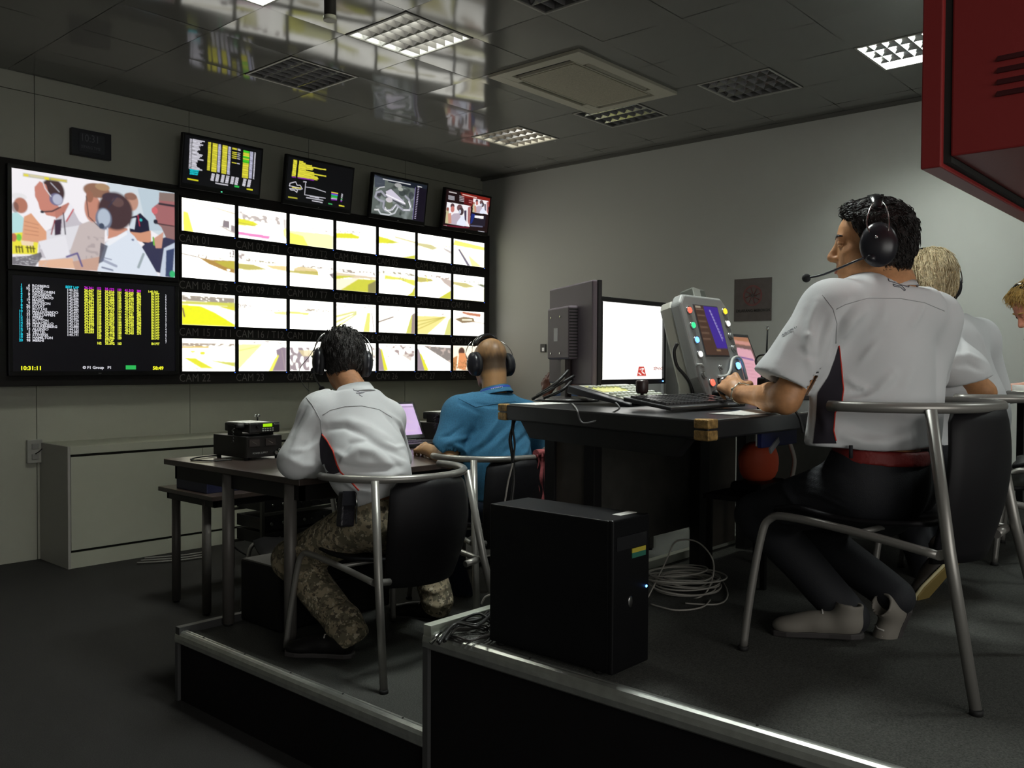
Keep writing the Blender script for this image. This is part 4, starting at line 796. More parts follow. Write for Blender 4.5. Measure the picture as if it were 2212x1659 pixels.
# cords on and under the tables
def cord(label, pts, r, m, cat='cable', k=6, group=None):
    o = obj('cable', MB().tube(spline(pts, k), r, 6), m); return tag(o, label, cat, group)
cord('thin black cord lying on the table left of the power supply', [(2.42, 4.2, 1.049), (2.3, 4.16, 1.052), (2.22, 4.1, 1.05), (2.26, 3.98, 1.05), (2.36, 3.96, 1.05)], .004, M_cable)
cord('thin black cord hanging from the lower table to the floor', [P(480, 1062, 6.3), P(484, 1100, 6.3), P(492, 1150, 6.3), P(505, 1180, 6.35), P(540, 1203, 6.4), P(580, 1215, 6.5)], .006, M_cable)
for k in range(3): cord(['grey cable trailing on the carpet nearest the pale cabinet', 'middle one of the three grey cables on the carpet by the cabinet', 'outermost grey floor cable by the cabinet, nearest the stage'][k], [on(312-k*8, 1206+k*5, 2, .012), on(335, 1204+k*5, 2, .012), on(365, 1202+k*5, 2, .012), on(400, 1199+k*5, 2, .012), on(440, 1193+k*5, 2, .012)], .008, mat('cable_mid', (.2, .19, .18), .5), group='floor cables by the cabinet')

# ------------------------------------------------------------------ laptops
def laptop(label, loc, rz, w, d, h, tilt, m_scr, pic, case=(.02, .018, .022)):
    t = thing('laptop', label, 'laptop', loc, rz); M = mat('laptop_case_%d' % int(w*1000), case, .4)
    b = obj('base', MB().b2((-w/2, -d, 0), (w/2, 0, .022)), M, t, .004)
    ky = MB()
    for r_ in range(5):
        for c_ in range(13): ky.b2((-w*.42+c_*w*.0645, -d*.35-r_*d*.095, .022), (-w*.42+c_*w*.0645+w*.054, -d*.35-r_*d*.095+d*.075, .0245))
    obj('keyboard', ky, mat('laptop_key', (.03, .03, .035), .5), b); obj('touchpad', MB().b2((-.045, -d*.97, .022), (.045, -d*.82, .0228)), mat('laptop_pad', (.05, .05, .055), .4), b)
    R = Matrix.Rotation(-tilt, 4, 'X'); L = MB(); g = .016
    L.b2((-w/2, -.012, 0), (w/2, 0, h)); L.v = [tuple(R @ Vector(v)+Vector((0, -.004, .022))) for v in L.v]
    l = obj('lid', L, M, t, .003)
    c = [R @ Vector(q)+Vector((0, -.004, .022)) for q in ((-w/2+g, -.0125, h-g), (w/2-g, -.0125, h-g), (-w/2+g, -.0125, g*1.6))]
    s = pic.mesh('screen', c[0], c[1], c[2], m_scr, l)
    return t
p = Pic(30, 24, (214, 180, 232)); p.poly([(0, 0), (1, 0), (1, .07), (0, .07)], (236, 214, 250)); p.poly([(0, .08), (1, .08), (1, .1), (0, .1)], (90, 60, 120)); p.blotch(0, .1, 1, .9, (226, 196, 228), 3, .5, .6, 4, 5)
laptop('open black laptop with pale violet screen between the two lower men', (3.56, 4.06, 1.046), math.radians(-4), .34, .25, .25, .50, picture('laptop_picture', .85), p)
p = Pic(60, 44, (120, 88, 84)); p.poly([(0, 0), (1, 0), (1, .18), (0, .12)], (176, 118, 84)); p.poly([(.34, .06), (1, .1), (1, .17), (.36, .13)], (214, 150, 140)); p.poly([(.3, .2), (.95, .26), (1, 1), (.52, 1)], (236, 176, 190)); p.line([(.42, .4), (.9, .46)], .03, (110, 70, 160)); [p.line([(.46+.03*k, .52+.07*k), (.85, .55+.07*k)], .015, (220, 150, 170)) for k in range(5)]
laptop('open dark laptop with pinkish desktop behind the grey console', (3.735, 1.88, 1.38), math.radians(4), .37, .26, .29, .38, picture('laptop_picture', .85), p)

# ------------------------------------------------------------------ the control desk
def control_desk():
    A = Vector((2.15, 1.205)); B = Vector((2.435, 2.235)); X1 = 6.6
    r = thing('control_desk', 'long black control desk with battered brass corners on the upper stage', 'desk', (2.9, 1.7, Z2)); o = Vector((2.9, 1.7, Z2)); H = .74; T = .055
    loc = lambda x, y, z: (x-o.x, y-o.y, z)
    poly = [(A.x, A.y), (X1, A.y), (X1, 2.235), (B.x, B.y)]
    obj('desk_top', MB().prism([(x-o.x, y-o.y) for x, y in poly], (0, 0, H-T), (1, 0, 0), (0, 1, 0), (0, 0, 1), T), mat('desk_black', (.010, .010, .011), .36), r, .006)
    d = (B-A).normalized(); n = Vector((d.y, -d.x))
    ap = MB(); a = A+d*.10+n*.03; b = B-d*.10+n*.03
    ap.prism([(0, 0), (1, 0), (.93, -.06), (.07, -.06)], loc(a.x, a.y, H-T), Vector((b.x-a.x, b.y-a.y, 0)), (0, 0, 1), (n.x, n.y, 0), .03)
    ap.b2(loc(2.5, 1.5, H-.10), loc(X1, 1.53, H-T))
    obj('apron', ap, M_blk, r)
    # knee-side view: posts and boards of the back frame, set in from the overhanging end
    Mg2 = mat('board_grey', (.04, .038, .033), .6, var=.25, vscale=14); Mb2 = mat('board_brown', (.05, .042, .034), .6, var=.2, vscale=12)
    for x, y, w_, dd in ((2.745, 2.03, .05, .05), (2.745, 2.225, .05, .05), (3.475, 1.985, .085, .05), (3.99, 2.03, .09, .05), (5.2, 2.03, .05, .05), (6.5, 2.03, .05, .05)):
        obj('post', MB().b2(loc(x-w_/2, y-dd/2, 0), loc(x+w_/2, y+dd/2, H-T)), M_blk, r, .002)
    obj('end_board', MB().b2(loc(2.735, 2.055, .03), loc(2.753, 2.2, H-T)), Mb2, r)
    obj('infill_board', MB().b2(loc(2.77, 2.03, .17), loc(3.50, 2.048, H-T)), Mg2, r)
    obj('infill_board', MB().b2(loc(3.52, 2.03, .05), loc(3.89, 2.048, H-T)), Mb2, r)
    obj('infill_board', MB().b2(loc(4.08, 2.03, .05), loc(X1, 2.048, H-T)), Mb2, r)
    for x, y in ((4.6, 1.35), (6.4, 1.35)):
        obj('leg', MB().b2(loc(x-.02, y-.02, 0), loc(x+.02, y+.02, H-T)), M_blk, r)
    Mb = mat('brass_worn', (.42, .26, .09), .5, metal=.5, var=.5, vscale=60, bump=.4, bscale=120)
    for c0, s in ((A, 1), (B, -1)):
        g = MB()
        for z in (H-T-.002, H-.024):
            g.prism([(-.004, -.004), (.052, -.004), (.052, .016), (.016, .052), (-.004, .052)] , loc(c0.x, c0.y, z), Vector((1, 0, 0)), Vector((d.x*s, d.y*s, 0)), (0, 0, 1), .026 if z > H-.03 else .028)
        obj('brass_corner', g, Mb, r, .004)
control_desk()
# black computer tower on the stage edge
tw = thing('computer_tower', 'large black computer tower standing on the stage edge', 'computer', (2.145, 1.685, Z2))
obj('case', MB().b2((-.093, -.225, .012), (.093, .235, .448)), mat('tower_black', (.003, .003, .004), .45, spec=.35), tw, .004)
obj('front_panel', MB().b2((-.094, -.24, .01), (.094, -.222, .45)), mat('tower_front', (.0035, .0035, .0045), .4, spec=.35), tw, .005)
obj('drive_bay', MB().b2((-.075, -.2425, .36), (.075, -.239, .40)), mat('tower_bay', (.012, .012, .014), .3), tw, .001)
st = MB(); st.b2((.0, -.2428, .345), (.07, -.2405, .358)); obj('yellow_sticker', st, mat('sticker_yellow', (.5, .42, .05), .5), tw)
obj('green_sticker', MB().b2((.0, -.2428, .33), (.07, -.2405, .345)), mat('sticker_green', (.03, .16, .11), .5), tw)
obj('white_label', MB().b2((-.0, -.2, .4482), (.085, -.17, .4492)), mat('paper_white', (.8, .8, .76), .7), tw)
obj('power_light', MB().ell((.078, -.2405, .235), (.004, .003, .004)), glow('blue_power', (.08, .3, 1), 9), tw)
obj('logo_badge', MB().ell((-.005, -.2405, .205), (.011, .003, .017)), mat('badge', (.4, .4, .4), .3, metal=1), tw)
for sx in (-.07, .07):
    for sy in (-.18, .2): obj('rubber_foot', MB().cyl((sx, sy, 0), (sx, sy, .014), .015, n=12), M_foot, tw)

# ------------------------------------------------------------------ monitor seen from behind
def back_monitor():
    c = Vector((2.86, 2.13)); w = Vector((.52, .854)).normalized(); n = Vector((w.y, -w.x))     # w along the width (away from the camera), n the way the screen looks
    near = P(1291, 720, 3.42); near = Vector((near.x, near.y)); W_ = .50
    r = thing('desk_monitor', 'large desk monitor seen from behind, purplish grey back', 'monitor', (near.x+w.x*.25, near.y+w.y*.25, 1.38))
    M = frame((0, 0, 0), (w.x, w.y, 0), (n.x, n.y, 0), (0, 0, 1)); R = M.to_3x3(); Mp = mat('monitor_back', (.15, .12, .14), .5); H0, H1 = .068, .475
    def bb(a, b): m = MB(); m.b2(a, b); m.v = [tuple(R @ Vector(v)) for v in m.v]; return m
    obj('back_shell', bb((-.25, -.022, H0), (.25, .0, H1)), Mp, r, .006)
    obj('bezel', bb((-.25, .0, H0), (.25, .018, H1)), M_bez, r, .003)
    obj('screen', bb((-.235, .0175, H0+.02), (.235, .0192, H1-.015)), glow('screen_side_glow', (.6, .62, .7), .9), r)
    h = obj('electronics_hump', bb((-.10, -.062, .17), (.16, -.02, .385)), Mp, r, .008)
    v = MB()
    for k in range(16): v.b2((-.101, -.06, .18+k*.0125), (-.099, -.024, .185+k*.0125))
    v.v = [tuple(R @ Vector(q)) for q in v.v]; obj('side_vents', v, M_dark, h)
    obj('white_label', bb((.03, -.0632, .245), (.075, -.0618, .30)), mat('label_white', (.75, .74, .74), .6), h)
    for x in (.0, .11):
        for z in (.195, .345): obj('screw', MB().cyl(R @ Vector((x, -.062, z)), R @ Vector((x, -.065, z)), .004, n=10), mat('knob_chrome', (.6, .62, .6), .2, metal=1), h)
    obj('neck', bb((-.035, -.05, .01), (.03, -.022, .2)), mat('monitor_neck', (.05, .035, .035), .35), r, .008)
    b = MB(); b.lathe([(.0, .0), (.13, 0), (.135, .006), (.12, .012), (.03, .02), (0, .02)], Matrix.Translation(R @ Vector((0, -.03, 0))), 32); obj('base', b, mat('monitor_base', (.07, .065, .065), .22), r)
    return r
back_monitor()
# bright white monitor with the circuit logo
p = Pic(120, 80, (255, 254, 248)); rgp = random.Random(4)
for k in range(34): p.ell(rgp.uniform(.05, .65), rgp.uniform(.1, .9), .004, .006, (150, 150, 160), .8)
for k in range(9): p.ell(.2+.025*k, .56-.002*k, .004, .006, (150, 150, 160), .8)
p.poly([(.60, .83), (.69, .83), (.73, .96), (.57, .96)], (206, 60, 50)); p.line([(.62, .87), (.68, .86), (.65, .9), (.70, .93)], .012, (255, 250, 245)); p.line([(.60, .92), (.64, .94)], .012, (255, 250, 245))
p.im *= 1+1.3*np.clip((p.im.min(2)-.55)/.4, 0, 1)[..., None]
dm = thing('desk_monitor', 'bright white desk monitor with red circuit logo at lower right', 'monitor', (3.19, 2.16, 1.38))
w, z0, z1 = .232, .088, .408
b = MB(); b.b2((-w-.016, -.02, z0-.022), (w+.016, .02, z0)); b.b2((-w-.016, -.02, z1), (w+.016, .02, z1+.02)); b.b2((-w-.016, -.02, z0), (-w, .02, z1)); b.b2((w, -.02, z0), (w+.016, .02, z1)); b.b2((-w, -.008, z0), (w, .03, z1))
obj('bezel', b, mat('bezel_satin', (.008, .007, .008), .45), dm, .003)
p.mesh('screen', (-w, -.0085, z1), (w, -.0085, z1), (-w, -.0085, z0), picture('camera_picture', 1), dm)
obj('power_light', MB().box((w-.01, -.021, z0-.011), (.006, .003, .005)), glow('blue_power', (.08, .3, 1), 9), dm)
obj('stand', MB().b2((-.03, .02, .01), (.03, .05, .2)).lathe([(0, 0), (.11, 0), (.11, .008), (.03, .014), (0, .014)], Matrix.Translation((0, .03, 0)), 28), M_bez, dm)
tf = lambda x, z: frame((x, -.009, z), XA, ZA, NY)
text_part('logo_word', 'SEPANG', .018, tf(.162, z0+.040), mat('logo_red', (.55, .1, .08), .5, emit=(.5, .1, .08), estr=.5), dm, sx=1.15, bold=.0008)
text_part('logo_word', 'CIRCUIT', .014, tf(.168, z0+.018), mat('logo_dark', (.2, .15, .15), .5, emit=(.2, .14, .14), estr=.5), dm, sx=1.2)
# grey tower case behind it
gt = thing('grey_case', 'light grey computer case between the white monitor and the console', 'computer', (3.575, 2.27, 1.38))
obj('case', MB().b2((-.075, -.07, 0), (.075, .1, .40)), mat('case_grey', (.30, .31, .29), .5), gt, .006)
obj('lid', MB().b2((-.16, -.10, .405), (.078, .1, .425)), mat('case_dark', (.03, .03, .03), .4), gt, .003)
obj('front_edge', MB().b2((-.082, -.085, .0), (-.06, -.068, .37)), mat('case_edge', (.55, .57, .54), .4), gt, .003)

# ------------------------------------------------------------------ grey race control console leaning back
def console():
    O = P(1512, 856, 3.22); O = Vector((O.x+.04, O.y, 1.392)); R = Matrix.Rotation(math.radians(0), 3, 'Z')
    top = P(1467, 634, 3.36); H = top.z-O.z; lean = math.atan2(.118, H); L = H/math.cos(lean); W_ = .355
    r = thing('control_console', 'tall grey control console with lit round buttons and a small screen', 'console', O)
    ux = Vector((1, 0, 0)); uz = Vector((0, math.sin(lean), math.cos(lean))); un = ux.cross(uz)*-1; un = Vector((0, math.cos(lean), -math.sin(lean)))   # un points to the back
    Mc = mat('console_grey', (.36, .37, .36), .42, bump=.03, bscale=200)
    pl = [(.03, 0), (W_, 0), (W_+.0, L*.30), (W_-.0, L-.04), (W_-.035, L), (.035, L), (0, L-.035), (0, .25), (.0, .1)]
    obj('front_housing', MB().prism(pl, (0, 0, 0), ux, uz, un, .05), Mc, r, .012, 3)
    obj('rear_housing', MB().prism([(.012, .004), (W_-.012, .004), (W_-.012, L-.03), (.03, L-.012), (.012, L-.04)], un*.05, ux, uz, un, .055), mat('console_side', (.40, .39, .34), .5), r, .01, 2)
    ft = MB(); ft.prism([(.0, 0), (.06, -.0), (.16, .0), (.22, -.012), (-.02, -.012)], (0.06, .02, 0), (1, 0, 0), (0, 0, 1), (0, 1, 0), .12); obj('foot', ft, Mc, r)
    S = lambda u, v, d: ux*(u*W_)+uz*(v*L)-un*d
    def panel(nm, u0, v0, u1, v1, d, m): return obj(nm, MB().prism([(u0*W_, v0*L), (u1*W_, v0*L), (u1*W_, v1*L), (u0*W_, v1*L)], -un*d, ux, uz, un, d+.001), m, r, .001)
    panel('screen_surround', .235, .415, .765, .905, .002, mat('console_recess', (.10, .10, .11), .4))
    q = Pic(60, 50, (74, 52, 42)); q.poly([(.38, 0), (1, 0), (1, .86), (.52, .86), (.38, .2)], (66, 42, 150)); q.line([(.62, .08), (.72, .35), (.86, .7)], .02, (200, 190, 230), .8)
    for k in range(10): q.line([(.60+.03*k*.9, .1+.06*k), (.66+.03*k*.9, .1+.06*k)], .03, (170, 160, 220), .7)
    for k in range(6): q.line([(.04, .08+.12*k), (.34, .08+.12*k)], .02, (130, 104, 86), .8)
    q.line([(.5, .9), (.66, .9)], .03, (150, 120, 90)); q.line([(.04, .03), (.24, .03)], .03, (180, 170, 150))
    c0, c1, c2 = S(.25, .895, .0035), S(.75, .895, .0035), S(.25, .43, .0035)
    q.mesh('screen', c0, c1, c2, picture('laptop_picture', .85), r)
    def button(u, v, col, s, rad=.0125, on_=True):
        a = S(u, v, 0); rim = obj('button_ring', MB().cyl(a, a-un*.006, rad+.004, rad+.003, 20), mat('button_rim', (.55, .55, .55), .25, metal=.8), r)
        c_ = glow('button_%02x%02x%02x' % tuple(int(x*255) for x in col), col, s) if on_ else mat('button_grey', (.33, .34, .33), .4)
        obj('button_cap', MB().cyl(a-un*.004, a-un*.0105, rad, rad-.002, 20), c_, rim)
    for v, c_, s in ((.84, (1, .10, .06), 2.2), (.70, (.05, .75, .3), 1.2), (.565, (.1, .3, 1), 3.5), (.435, (.95, .95, .9), 1.3)): button(.115, v, c_, s)
    for v, c_, s in ((.86, (1, .6, .02), 2), (.74, (.95, .95, .9), 1.1)): button(.895, v, c_, s)
    button(.895, .62, (.5, .5, .5), .2, on_=False); button(.895, .5, (.5, .5, .5), .2, on_=False)
    button(.22, .175, (1, .10, .06), 2.6, .014); button(.88, .33, (.12, .4, 1), 4, .015)
    button(.10, .245, (.1, .1, .1), .0, .012, False); button(.49, .315, (.1, .1, .1), .0, .009, False); button(.7, .26, (.1, .1, .1), .0, .009, False)
    for u in (.40, .52): obj('rotary_dial', MB().cyl(S(u, .185, 0), S(u, .185, .03), .014, .012, 18), mat('dial_silver', (.6, .6, .6), .2, metal=1), r)
    obj('orange_light', MB().prism([(-.012, -.012), (.012, -.012), (.012, .012), (-.012, .012)], S(.462, .165, 0), ux, uz, un*-1, .006), glow('orange_glow', (1, .3, .05), 2), r)
    rib = [S(.36, .23, .004), S(.55, .235, .008), S(.66, .29, .01), (S(.76, .385, .01)), S(.90, .41, .01), S(.97, .36, .01), S(1.0, .2, .006)]
    obj('raised_trim', MB().tube(spline(rib, 5), .006, 8), mat('trim_bright', (.6, .62, .6), .3), r)
    obj('handset_hook', MB().tube([S(.0, .34, .0), S(.05, .335, .012), S(.10, .32, .006)], .005, 6), mat('trim_bright', (.6, .62, .6), .3), r)
    obj('warning_lamp', MB().prism([(-.05, 0), (.05, 0), (.045, .04), (-.05, .045)], ux*(W_*.62)+uz*L+un*.03, ux, uz, un, .06), mat('lamp_body', (.14, .15, .13), .4), r, .006)
    obj('lamp_label', MB().prism([(-.052, .002), (-.0, .002), (-.0, .038), (-.048, .044)], ux*(W_*.62)+uz*L+un*.028, ux, uz, un, .004), mat('lamp_pale', (.45, .47, .43), .4), r)
    hs = thing('handset', 'black telephone handset lying in front of the grey console', 'handset', S(.38, .04, 0)+O+Vector((0, -.06, .0)))
    obj('grip', MB().tube(spline([(-.10, .02, .02), (-.06, .0, .045), (0, -.005, .05), (.06, -.01, .04), (.1, -.01, .015)], 5), .012, 10), M_blk, hs)
    obj('earpiece', MB().ell((-.105, .02, .018), (.024, .024, .016)), M_blk, hs)
    obj('chrome_clip', MB().tube([(.03, -.03, .0), (.08, -.03, .004), (.11, -.02, .012)], .005, 8), mat('knob_chrome', (.6, .62, .6), .2, metal=1), hs)
console()

# ------------------------------------------------------------------ keyboard, panel of keys, small things on the desk
kb = thing('keyboard', 'black computer keyboard at the near end of the control desk', 'keyboard', (2.40, 1.475, 1.38)); kb.rotation_euler = (math.radians(5.5), 0, math.radians(-3))
obj('base', MB().prism([(0, .006), (.19, .012), (.19, .026), (.0, .018)], (0, 0, 0), (0, 1, 0), (0, 0, 1), (1, 0, 0), .45), mat('keyboard_black', (.035, .035, .036), .35), kb, .004)
for r_ in range(6):
    for c_ in range(21):
        if c_ in (15, 18): continue
        x = .014+c_*.0203; y = .030+r_*.0245
        obj('key', MB().prism([(0, 0), (.0165, 0), (.0155, .007), (.001, .007)], (x, y, .019+y*.045), (1, 0, 0), (0, 0, 1), (0, 1, 0), .0185), mat('keycap', (.06, .06, .062), .3), kb) if (r_*21+c_) < 200 else None
obj('foot', MB().b2((.03, .16, -.0), (.06, .175, .014)), M_blk, kb)
ph = thing('key_panel', 'cream key panel with yellow strip and many round keys below the white monitor', 'panel', (2.80, 1.80, 1.38)); ph.rotation_euler = (math.radians(9), 0, math.radians(4))
obj('base', MB().prism([(0, 0), (.27, 0), (.27, .03), (.0, .01)], (-.17, 0, 0), (0, 1, 0), (0, 0, 1), (1, 0, 0), .42), mat('panel_dark', (.045, .045, .05), .4), ph, .004)
obj('face_plate', MB().prism([(.012, .0115), (.255, .0285), (.255, .031), (.012, .014)], (-.12, 0, 0), (0, 1, 0), (0, 0, 1), (1, 0, 0), .36), mat('panel_cream', (.5, .5, .42), .5), ph)
obj('yellow_strip', MB().prism([(.15, .024), (.235, .030), (.235, .0315), (.15, .0255)], (-.11, 0, 0), (0, 1, 0), (0, 0, 1), (1, 0, 0), .2), mat('panel_yellow', (.62, .6, .18), .5), ph)
for r_ in range(7):
    for c_ in range(11):
        if r_ >= 4 and c_ < 6 and r_ < 6: continue
        x = -.105+c_*.031; y = .025+r_*.031; obj('round_key', MB().cyl((x, y, .0145+y*.07), (x, y, .0225+y*.07), .0095, .008, 10), mat('panel_key', (.6, .63, .56), .4), ph)
wc = thing('desk_microphone', 'black cylinder microphone on a round foot before the white monitor', 'microphone', P(1387, 838, 3.05)); wc.location.z = 1.405
obj('foot', MB().lathe([(0, 0), (.045, 0), (.046, .006), (.02, .01), (0, .01)], None, 24), M_blk, wc); obj('stem', MB().cyl((0, 0, .008), (0, 0, .03), .006), M_blk, wc)
obj('capsule', MB().lathe([(0, .026), (.017, .026), (.021, .034), (.0215, .066), (.019, .072), (0, .073)], None, 24), mat('mic_dark', (.03, .014, .014), .4), wc)
ppo = thing('paper_sheet', 'white sheet of paper at the desk edge beside the keyboard', 'paper', (2.42, 1.22, 1.381)); 
obj('sheet', MB().prism([(0, .0), (.14, .0), (.27, .004), (.27, .0055), (.14, .0015), (0, .0015)], (.0, .02, .0), (1, 0, 0), (0, 0, 1), (.1, 1, 0), .12), mat('paper_white', (.8, .8, .76), .7), ppo)
pp2 = thing('paper_sheet', 'flat white papers at the far left corner of the control desk', 'paper', (2.46, 2.08, 1.381)); obj('sheet', MB().b2((0, 0, 0), (.2, .12, .002)), mat('paper_white', (.8, .8, .76), .7), pp2)
# walkie talkie with long aerial
wk = thing('handheld_radio', 'black handheld radio with long thin aerial before the pink laptop', 'radio', P(1651, 848, 2.98)); wk.location.z = 1.38
obj('body', MB().b2((-.026, -.016, 0), (.026, .016, .11)), M_blk, wk, .006); obj('aerial', MB().cyl((.01, 0, .105), (.018, 0, .275), .0038, .0028, 8), M_blk, wk); obj('aerial_tip', MB().cyl((.018, 0, .268), (.018, 0, .282), .0048, n=8), mat('knob_chrome', (.6, .62, .6), .2, metal=1), wk)
obj('channel_knob', MB().cyl((-.012, 0, .108), (-.012, 0, .122), .007, n=12), M_blk, wk)
cord('curled black aerial lead beside the handheld radio', [P(1640, 800, 2.98), P(1632, 780, 3.0), P(1640, 768, 3.0), P(1656, 766, 2.98)], .0035, M_cable)
# cables around the monitor foot, over the desk end, hanging loop
for k, (a, b, c_) in enumerate([((1160, 855), (1200, 828), (1228, 800)), ((1150, 862), (1190, 840), (1240, 812)), ((1175, 860), (1215, 842), (1236, 820))]):
    cord(['uppermost black cable behind the foot of the back-turned monitor', 'middle black cable curving at the foot of the back-turned monitor', 'lowest black cable beside the foot of the back-turned monitor'][k], [P(*a, 3.5), P(*b, 3.45), P(*c_, 3.5)], .006, M_cable, group='cables at the monitor foot')
cord('thin grey cord hanging in a loop below the keyboard', [on(1236, 872, 2, 1.385), P(1246, 884, 2.86), P(1252, 905, 2.85), P(1262, 914, 2.84), P(1290, 908, 2.82), P(1320, 893, 2.8), P(1338, 882, 2.78), P(1330, 870, 2.8)], .003, mat('cable_grey_thin', (.16, .16, .16), .5))
cord('black cable hanging from the far desk corner past the blue shirt', [P(1110, 884, 3.32), P(1108, 920, 3.32), P(1102, 950, 3.32), P(1107, 985, 3.32), P(1110, 1040, 3.32), P(1104, 1090, 3.3)], .007, M_cable)
cord('second thinner black cable hanging at the far desk corner', [P(1118, 886, 3.32), P(1114, 905, 3.32), P(1108, 925, 3.3), P(1112, 960, 3.3), P(1108, 1000, 3.3)], .004, M_cable)
cord('thin white lead running down behind the tower', [P(1108, 1000, 3.3), P(1098, 1040, 3.3), P(1092, 1076, 3.3), P(1086, 1110, 3.3)], .0035, M_cablew)
cord('black curved cable behind the grey console', [P(1463, 742, 3.3), P(1456, 760, 3.3), P(1462, 790, 3.3), P(1478, 810, 3.3), P(1490, 828, 3.3), P(1496, 850, 3.3)], .007, M_cable)
cord('black cables dropping behind the desk edge beside the resting arm', [P(1700, 862, 2.72), P(1716, 885, 2.7), P(1728, 905, 2.7), P(1735, 935, 2.7)], .004, M_cable)
# coil of pale network cable on the stage
rg = random.Random(9); cc = on(1470, 1275, 2, Z2)
ccl = thing('cable_coil', 'loose coil of pale network cable on the stage beside the tower', 'cable', (cc.x, cc.y, Z2))
for k in range(13):
    ra = rg.uniform(.09, .155); rb = ra*rg.uniform(.8, 1.15); a0 = rg.uniform(0, 6); ox, oy = rg.uniform(-.03, .03), rg.uniform(-.03, .03); tl = rg.uniform(-.12, .12)
    obj('loop', MB().tube([(ox+ra*math.cos(a0+q*2*PI/36), oy+rb*math.sin(a0+q*2*PI/36), .012+.004*k+abs(tl)*ra+tl*ra*math.cos(q*2*PI/36)) for q in range(36)], .0032, 6, True), M_cablew, ccl)
def rel(o, pts): return [Vector(p)-Vector(o.location) for p in pts]
obj('standing_loop', MB().tube(spline(rel(ccl, [on(1400, 1290, 2, Z2+.01), P(1440, 1210, 3.55), P(1460, 1170, 3.55), P(1505, 1170, 3.5), P(1538, 1205, 3.45), P(1540, 1245, 3.45), P(1520, 1285, 3.4), P(1470, 1300, 3.4)]), 6), .0032, 6), M_cablew, ccl)
obj('trailing_loop', MB().tube(spline(rel(ccl, [on(1520, 1232, 2, Z2+.02), on(1556, 1250, 2, Z2+.008), on(1572, 1285, 2, Z2+.006), on(1550, 1305, 2, Z2+.006), on(1480, 1303, 2, Z2+.006)]), 6), .0032, 6), M_cablew, ccl)
obj('trailing_loop', MB().tube(spline(rel(ccl, [on(1535, 1295, 2, Z2+.006), on(1515, 1312, 2, Z2+.006), on(1460, 1318, 2, Z2+.006), on(1405, 1305, 2, Z2+.006)]), 6), .0032, 6), M_cablew, ccl)
# dark cables spilling over the stage corner
kc = thing('cable_bundle', 'tangle of dark cables spilling at the upper stage corner', 'cable', (2.06, 2.03, Z2))
for k in range(6):
    a = on(955+rg.uniform(-12, 12), 1385+rg.uniform(-6, 6), 2, Z2+.012+.006*k); b = on(985+rg.uniform(-10, 10), 1350+rg.uniform(-6, 6), 2, Z2+.02+.008*k); c_ = on(1030, 1345+rg.uniform(-20, 12), 2, Z2+.02+.01*k); d_ = on(1062, 1330+rg.uniform(-20, 20), 2, Z2+.015+.01*k)
    obj('strand', MB().tube(spline(rel(kc, [a, b, c_, d_]), 6), .0045, 6), M_cable, kc)
for k in range(3):
    c0 = on(1010+6*k, 1372-3*k, 2, Z2+.01+.008*k); obj('loop', MB().tube([(c0-kc.location)+Vector((.075*math.cos(q*PI/14), .06*math.sin(q*PI/14), .004*math.sin(q))) for q in range(28)], .004, 6, True), mat('cable_sheen', (.04, .038, .036), .25), kc)
obj('plug_clip', MB().tube(rel(kc, [on(930, 1390, 2, Z2+.01), on(945, 1372, 2, Z2+.03), on(965, 1356, 2, Z2+.02)]), .006, 8), mat('knob_chrome', (.6, .62, .6), .2, metal=1), kc)
cord('pale cable arching behind the tower at the stage corner', [P(1040, 1305, 3.2), P(1048, 1290, 3.2), P(1062, 1284, 3.2)], .004, M_cablew)
# bag and flex under the desk
bg = thing('orange_bag', 'bright red orange bag under the control desk', 'bag', P(1640, 994, 3.75)); 
bm_ = MB(); bm_.ell((0, 0, 0), (.125, .07, .10), None, 22); o = obj('bag_body', bm_, mat('bag_orange', (.8, .12, .05), .6, bump=.5, bscale=18), bg)
for v in o.data.vertices:
    n_ = mnoise.noise(Vector(v.co)*14); v.co *= 1+.12*n_; v.co.z = max(-.085, min(.075, v.co.z))
obj('dark_base', MB().b2((-.125, -.075, -.13), (.13, .075, -.082)), M_blk, bg, .02); obj('pale_strap', MB().tube(spline([(.08, -.09, .09), (.10, -.11, .0), (.085, -.1, -.1), (.05, -.1, -.17)], 5), .010, 6), mat('strap_pale', (.3, .28, .25), .6), bg)
bg2 = thing('support_shelf', 'dark shelf under the desk on which the orange bag stands', 'shelf', (bg.location.x, bg.location.y, Z2))
zt = bg.location.z-.13-Z2; obj('board', MB().b2((-.22, -.14, zt-.02), (.24, .14, zt)), M_blk, bg2)
for x in (-.2, .22):
    for y in (-.12, .12): obj('leg', MB().b2((x-.01, y-.01, 0), (x+.01, y+.01, zt-.02)), M_blk, bg2)
bd = thing('blue_folder', 'dark blue plastic folder hanging under the desk top beside the red belt man', 'folder', P(1680, 930, 2.95)); obj('cover', MB().box((0, 0, 0), (.26, .02, .1)), mat('folder_blue', (.01, .015, .09), .4), bd, .004)
obj('pages', MB().box((0, .012, 0), (.25, .008, .09)), mat('paper_white', (.8, .8, .76), .7), bd); obj('clip', MB().box((-.05, -.012, -.045), (.07, .006, .02), Matrix.Rotation(-.5, 3, 'Y')), mat('clip_grey', (.25, .25, .26), .4), bd)
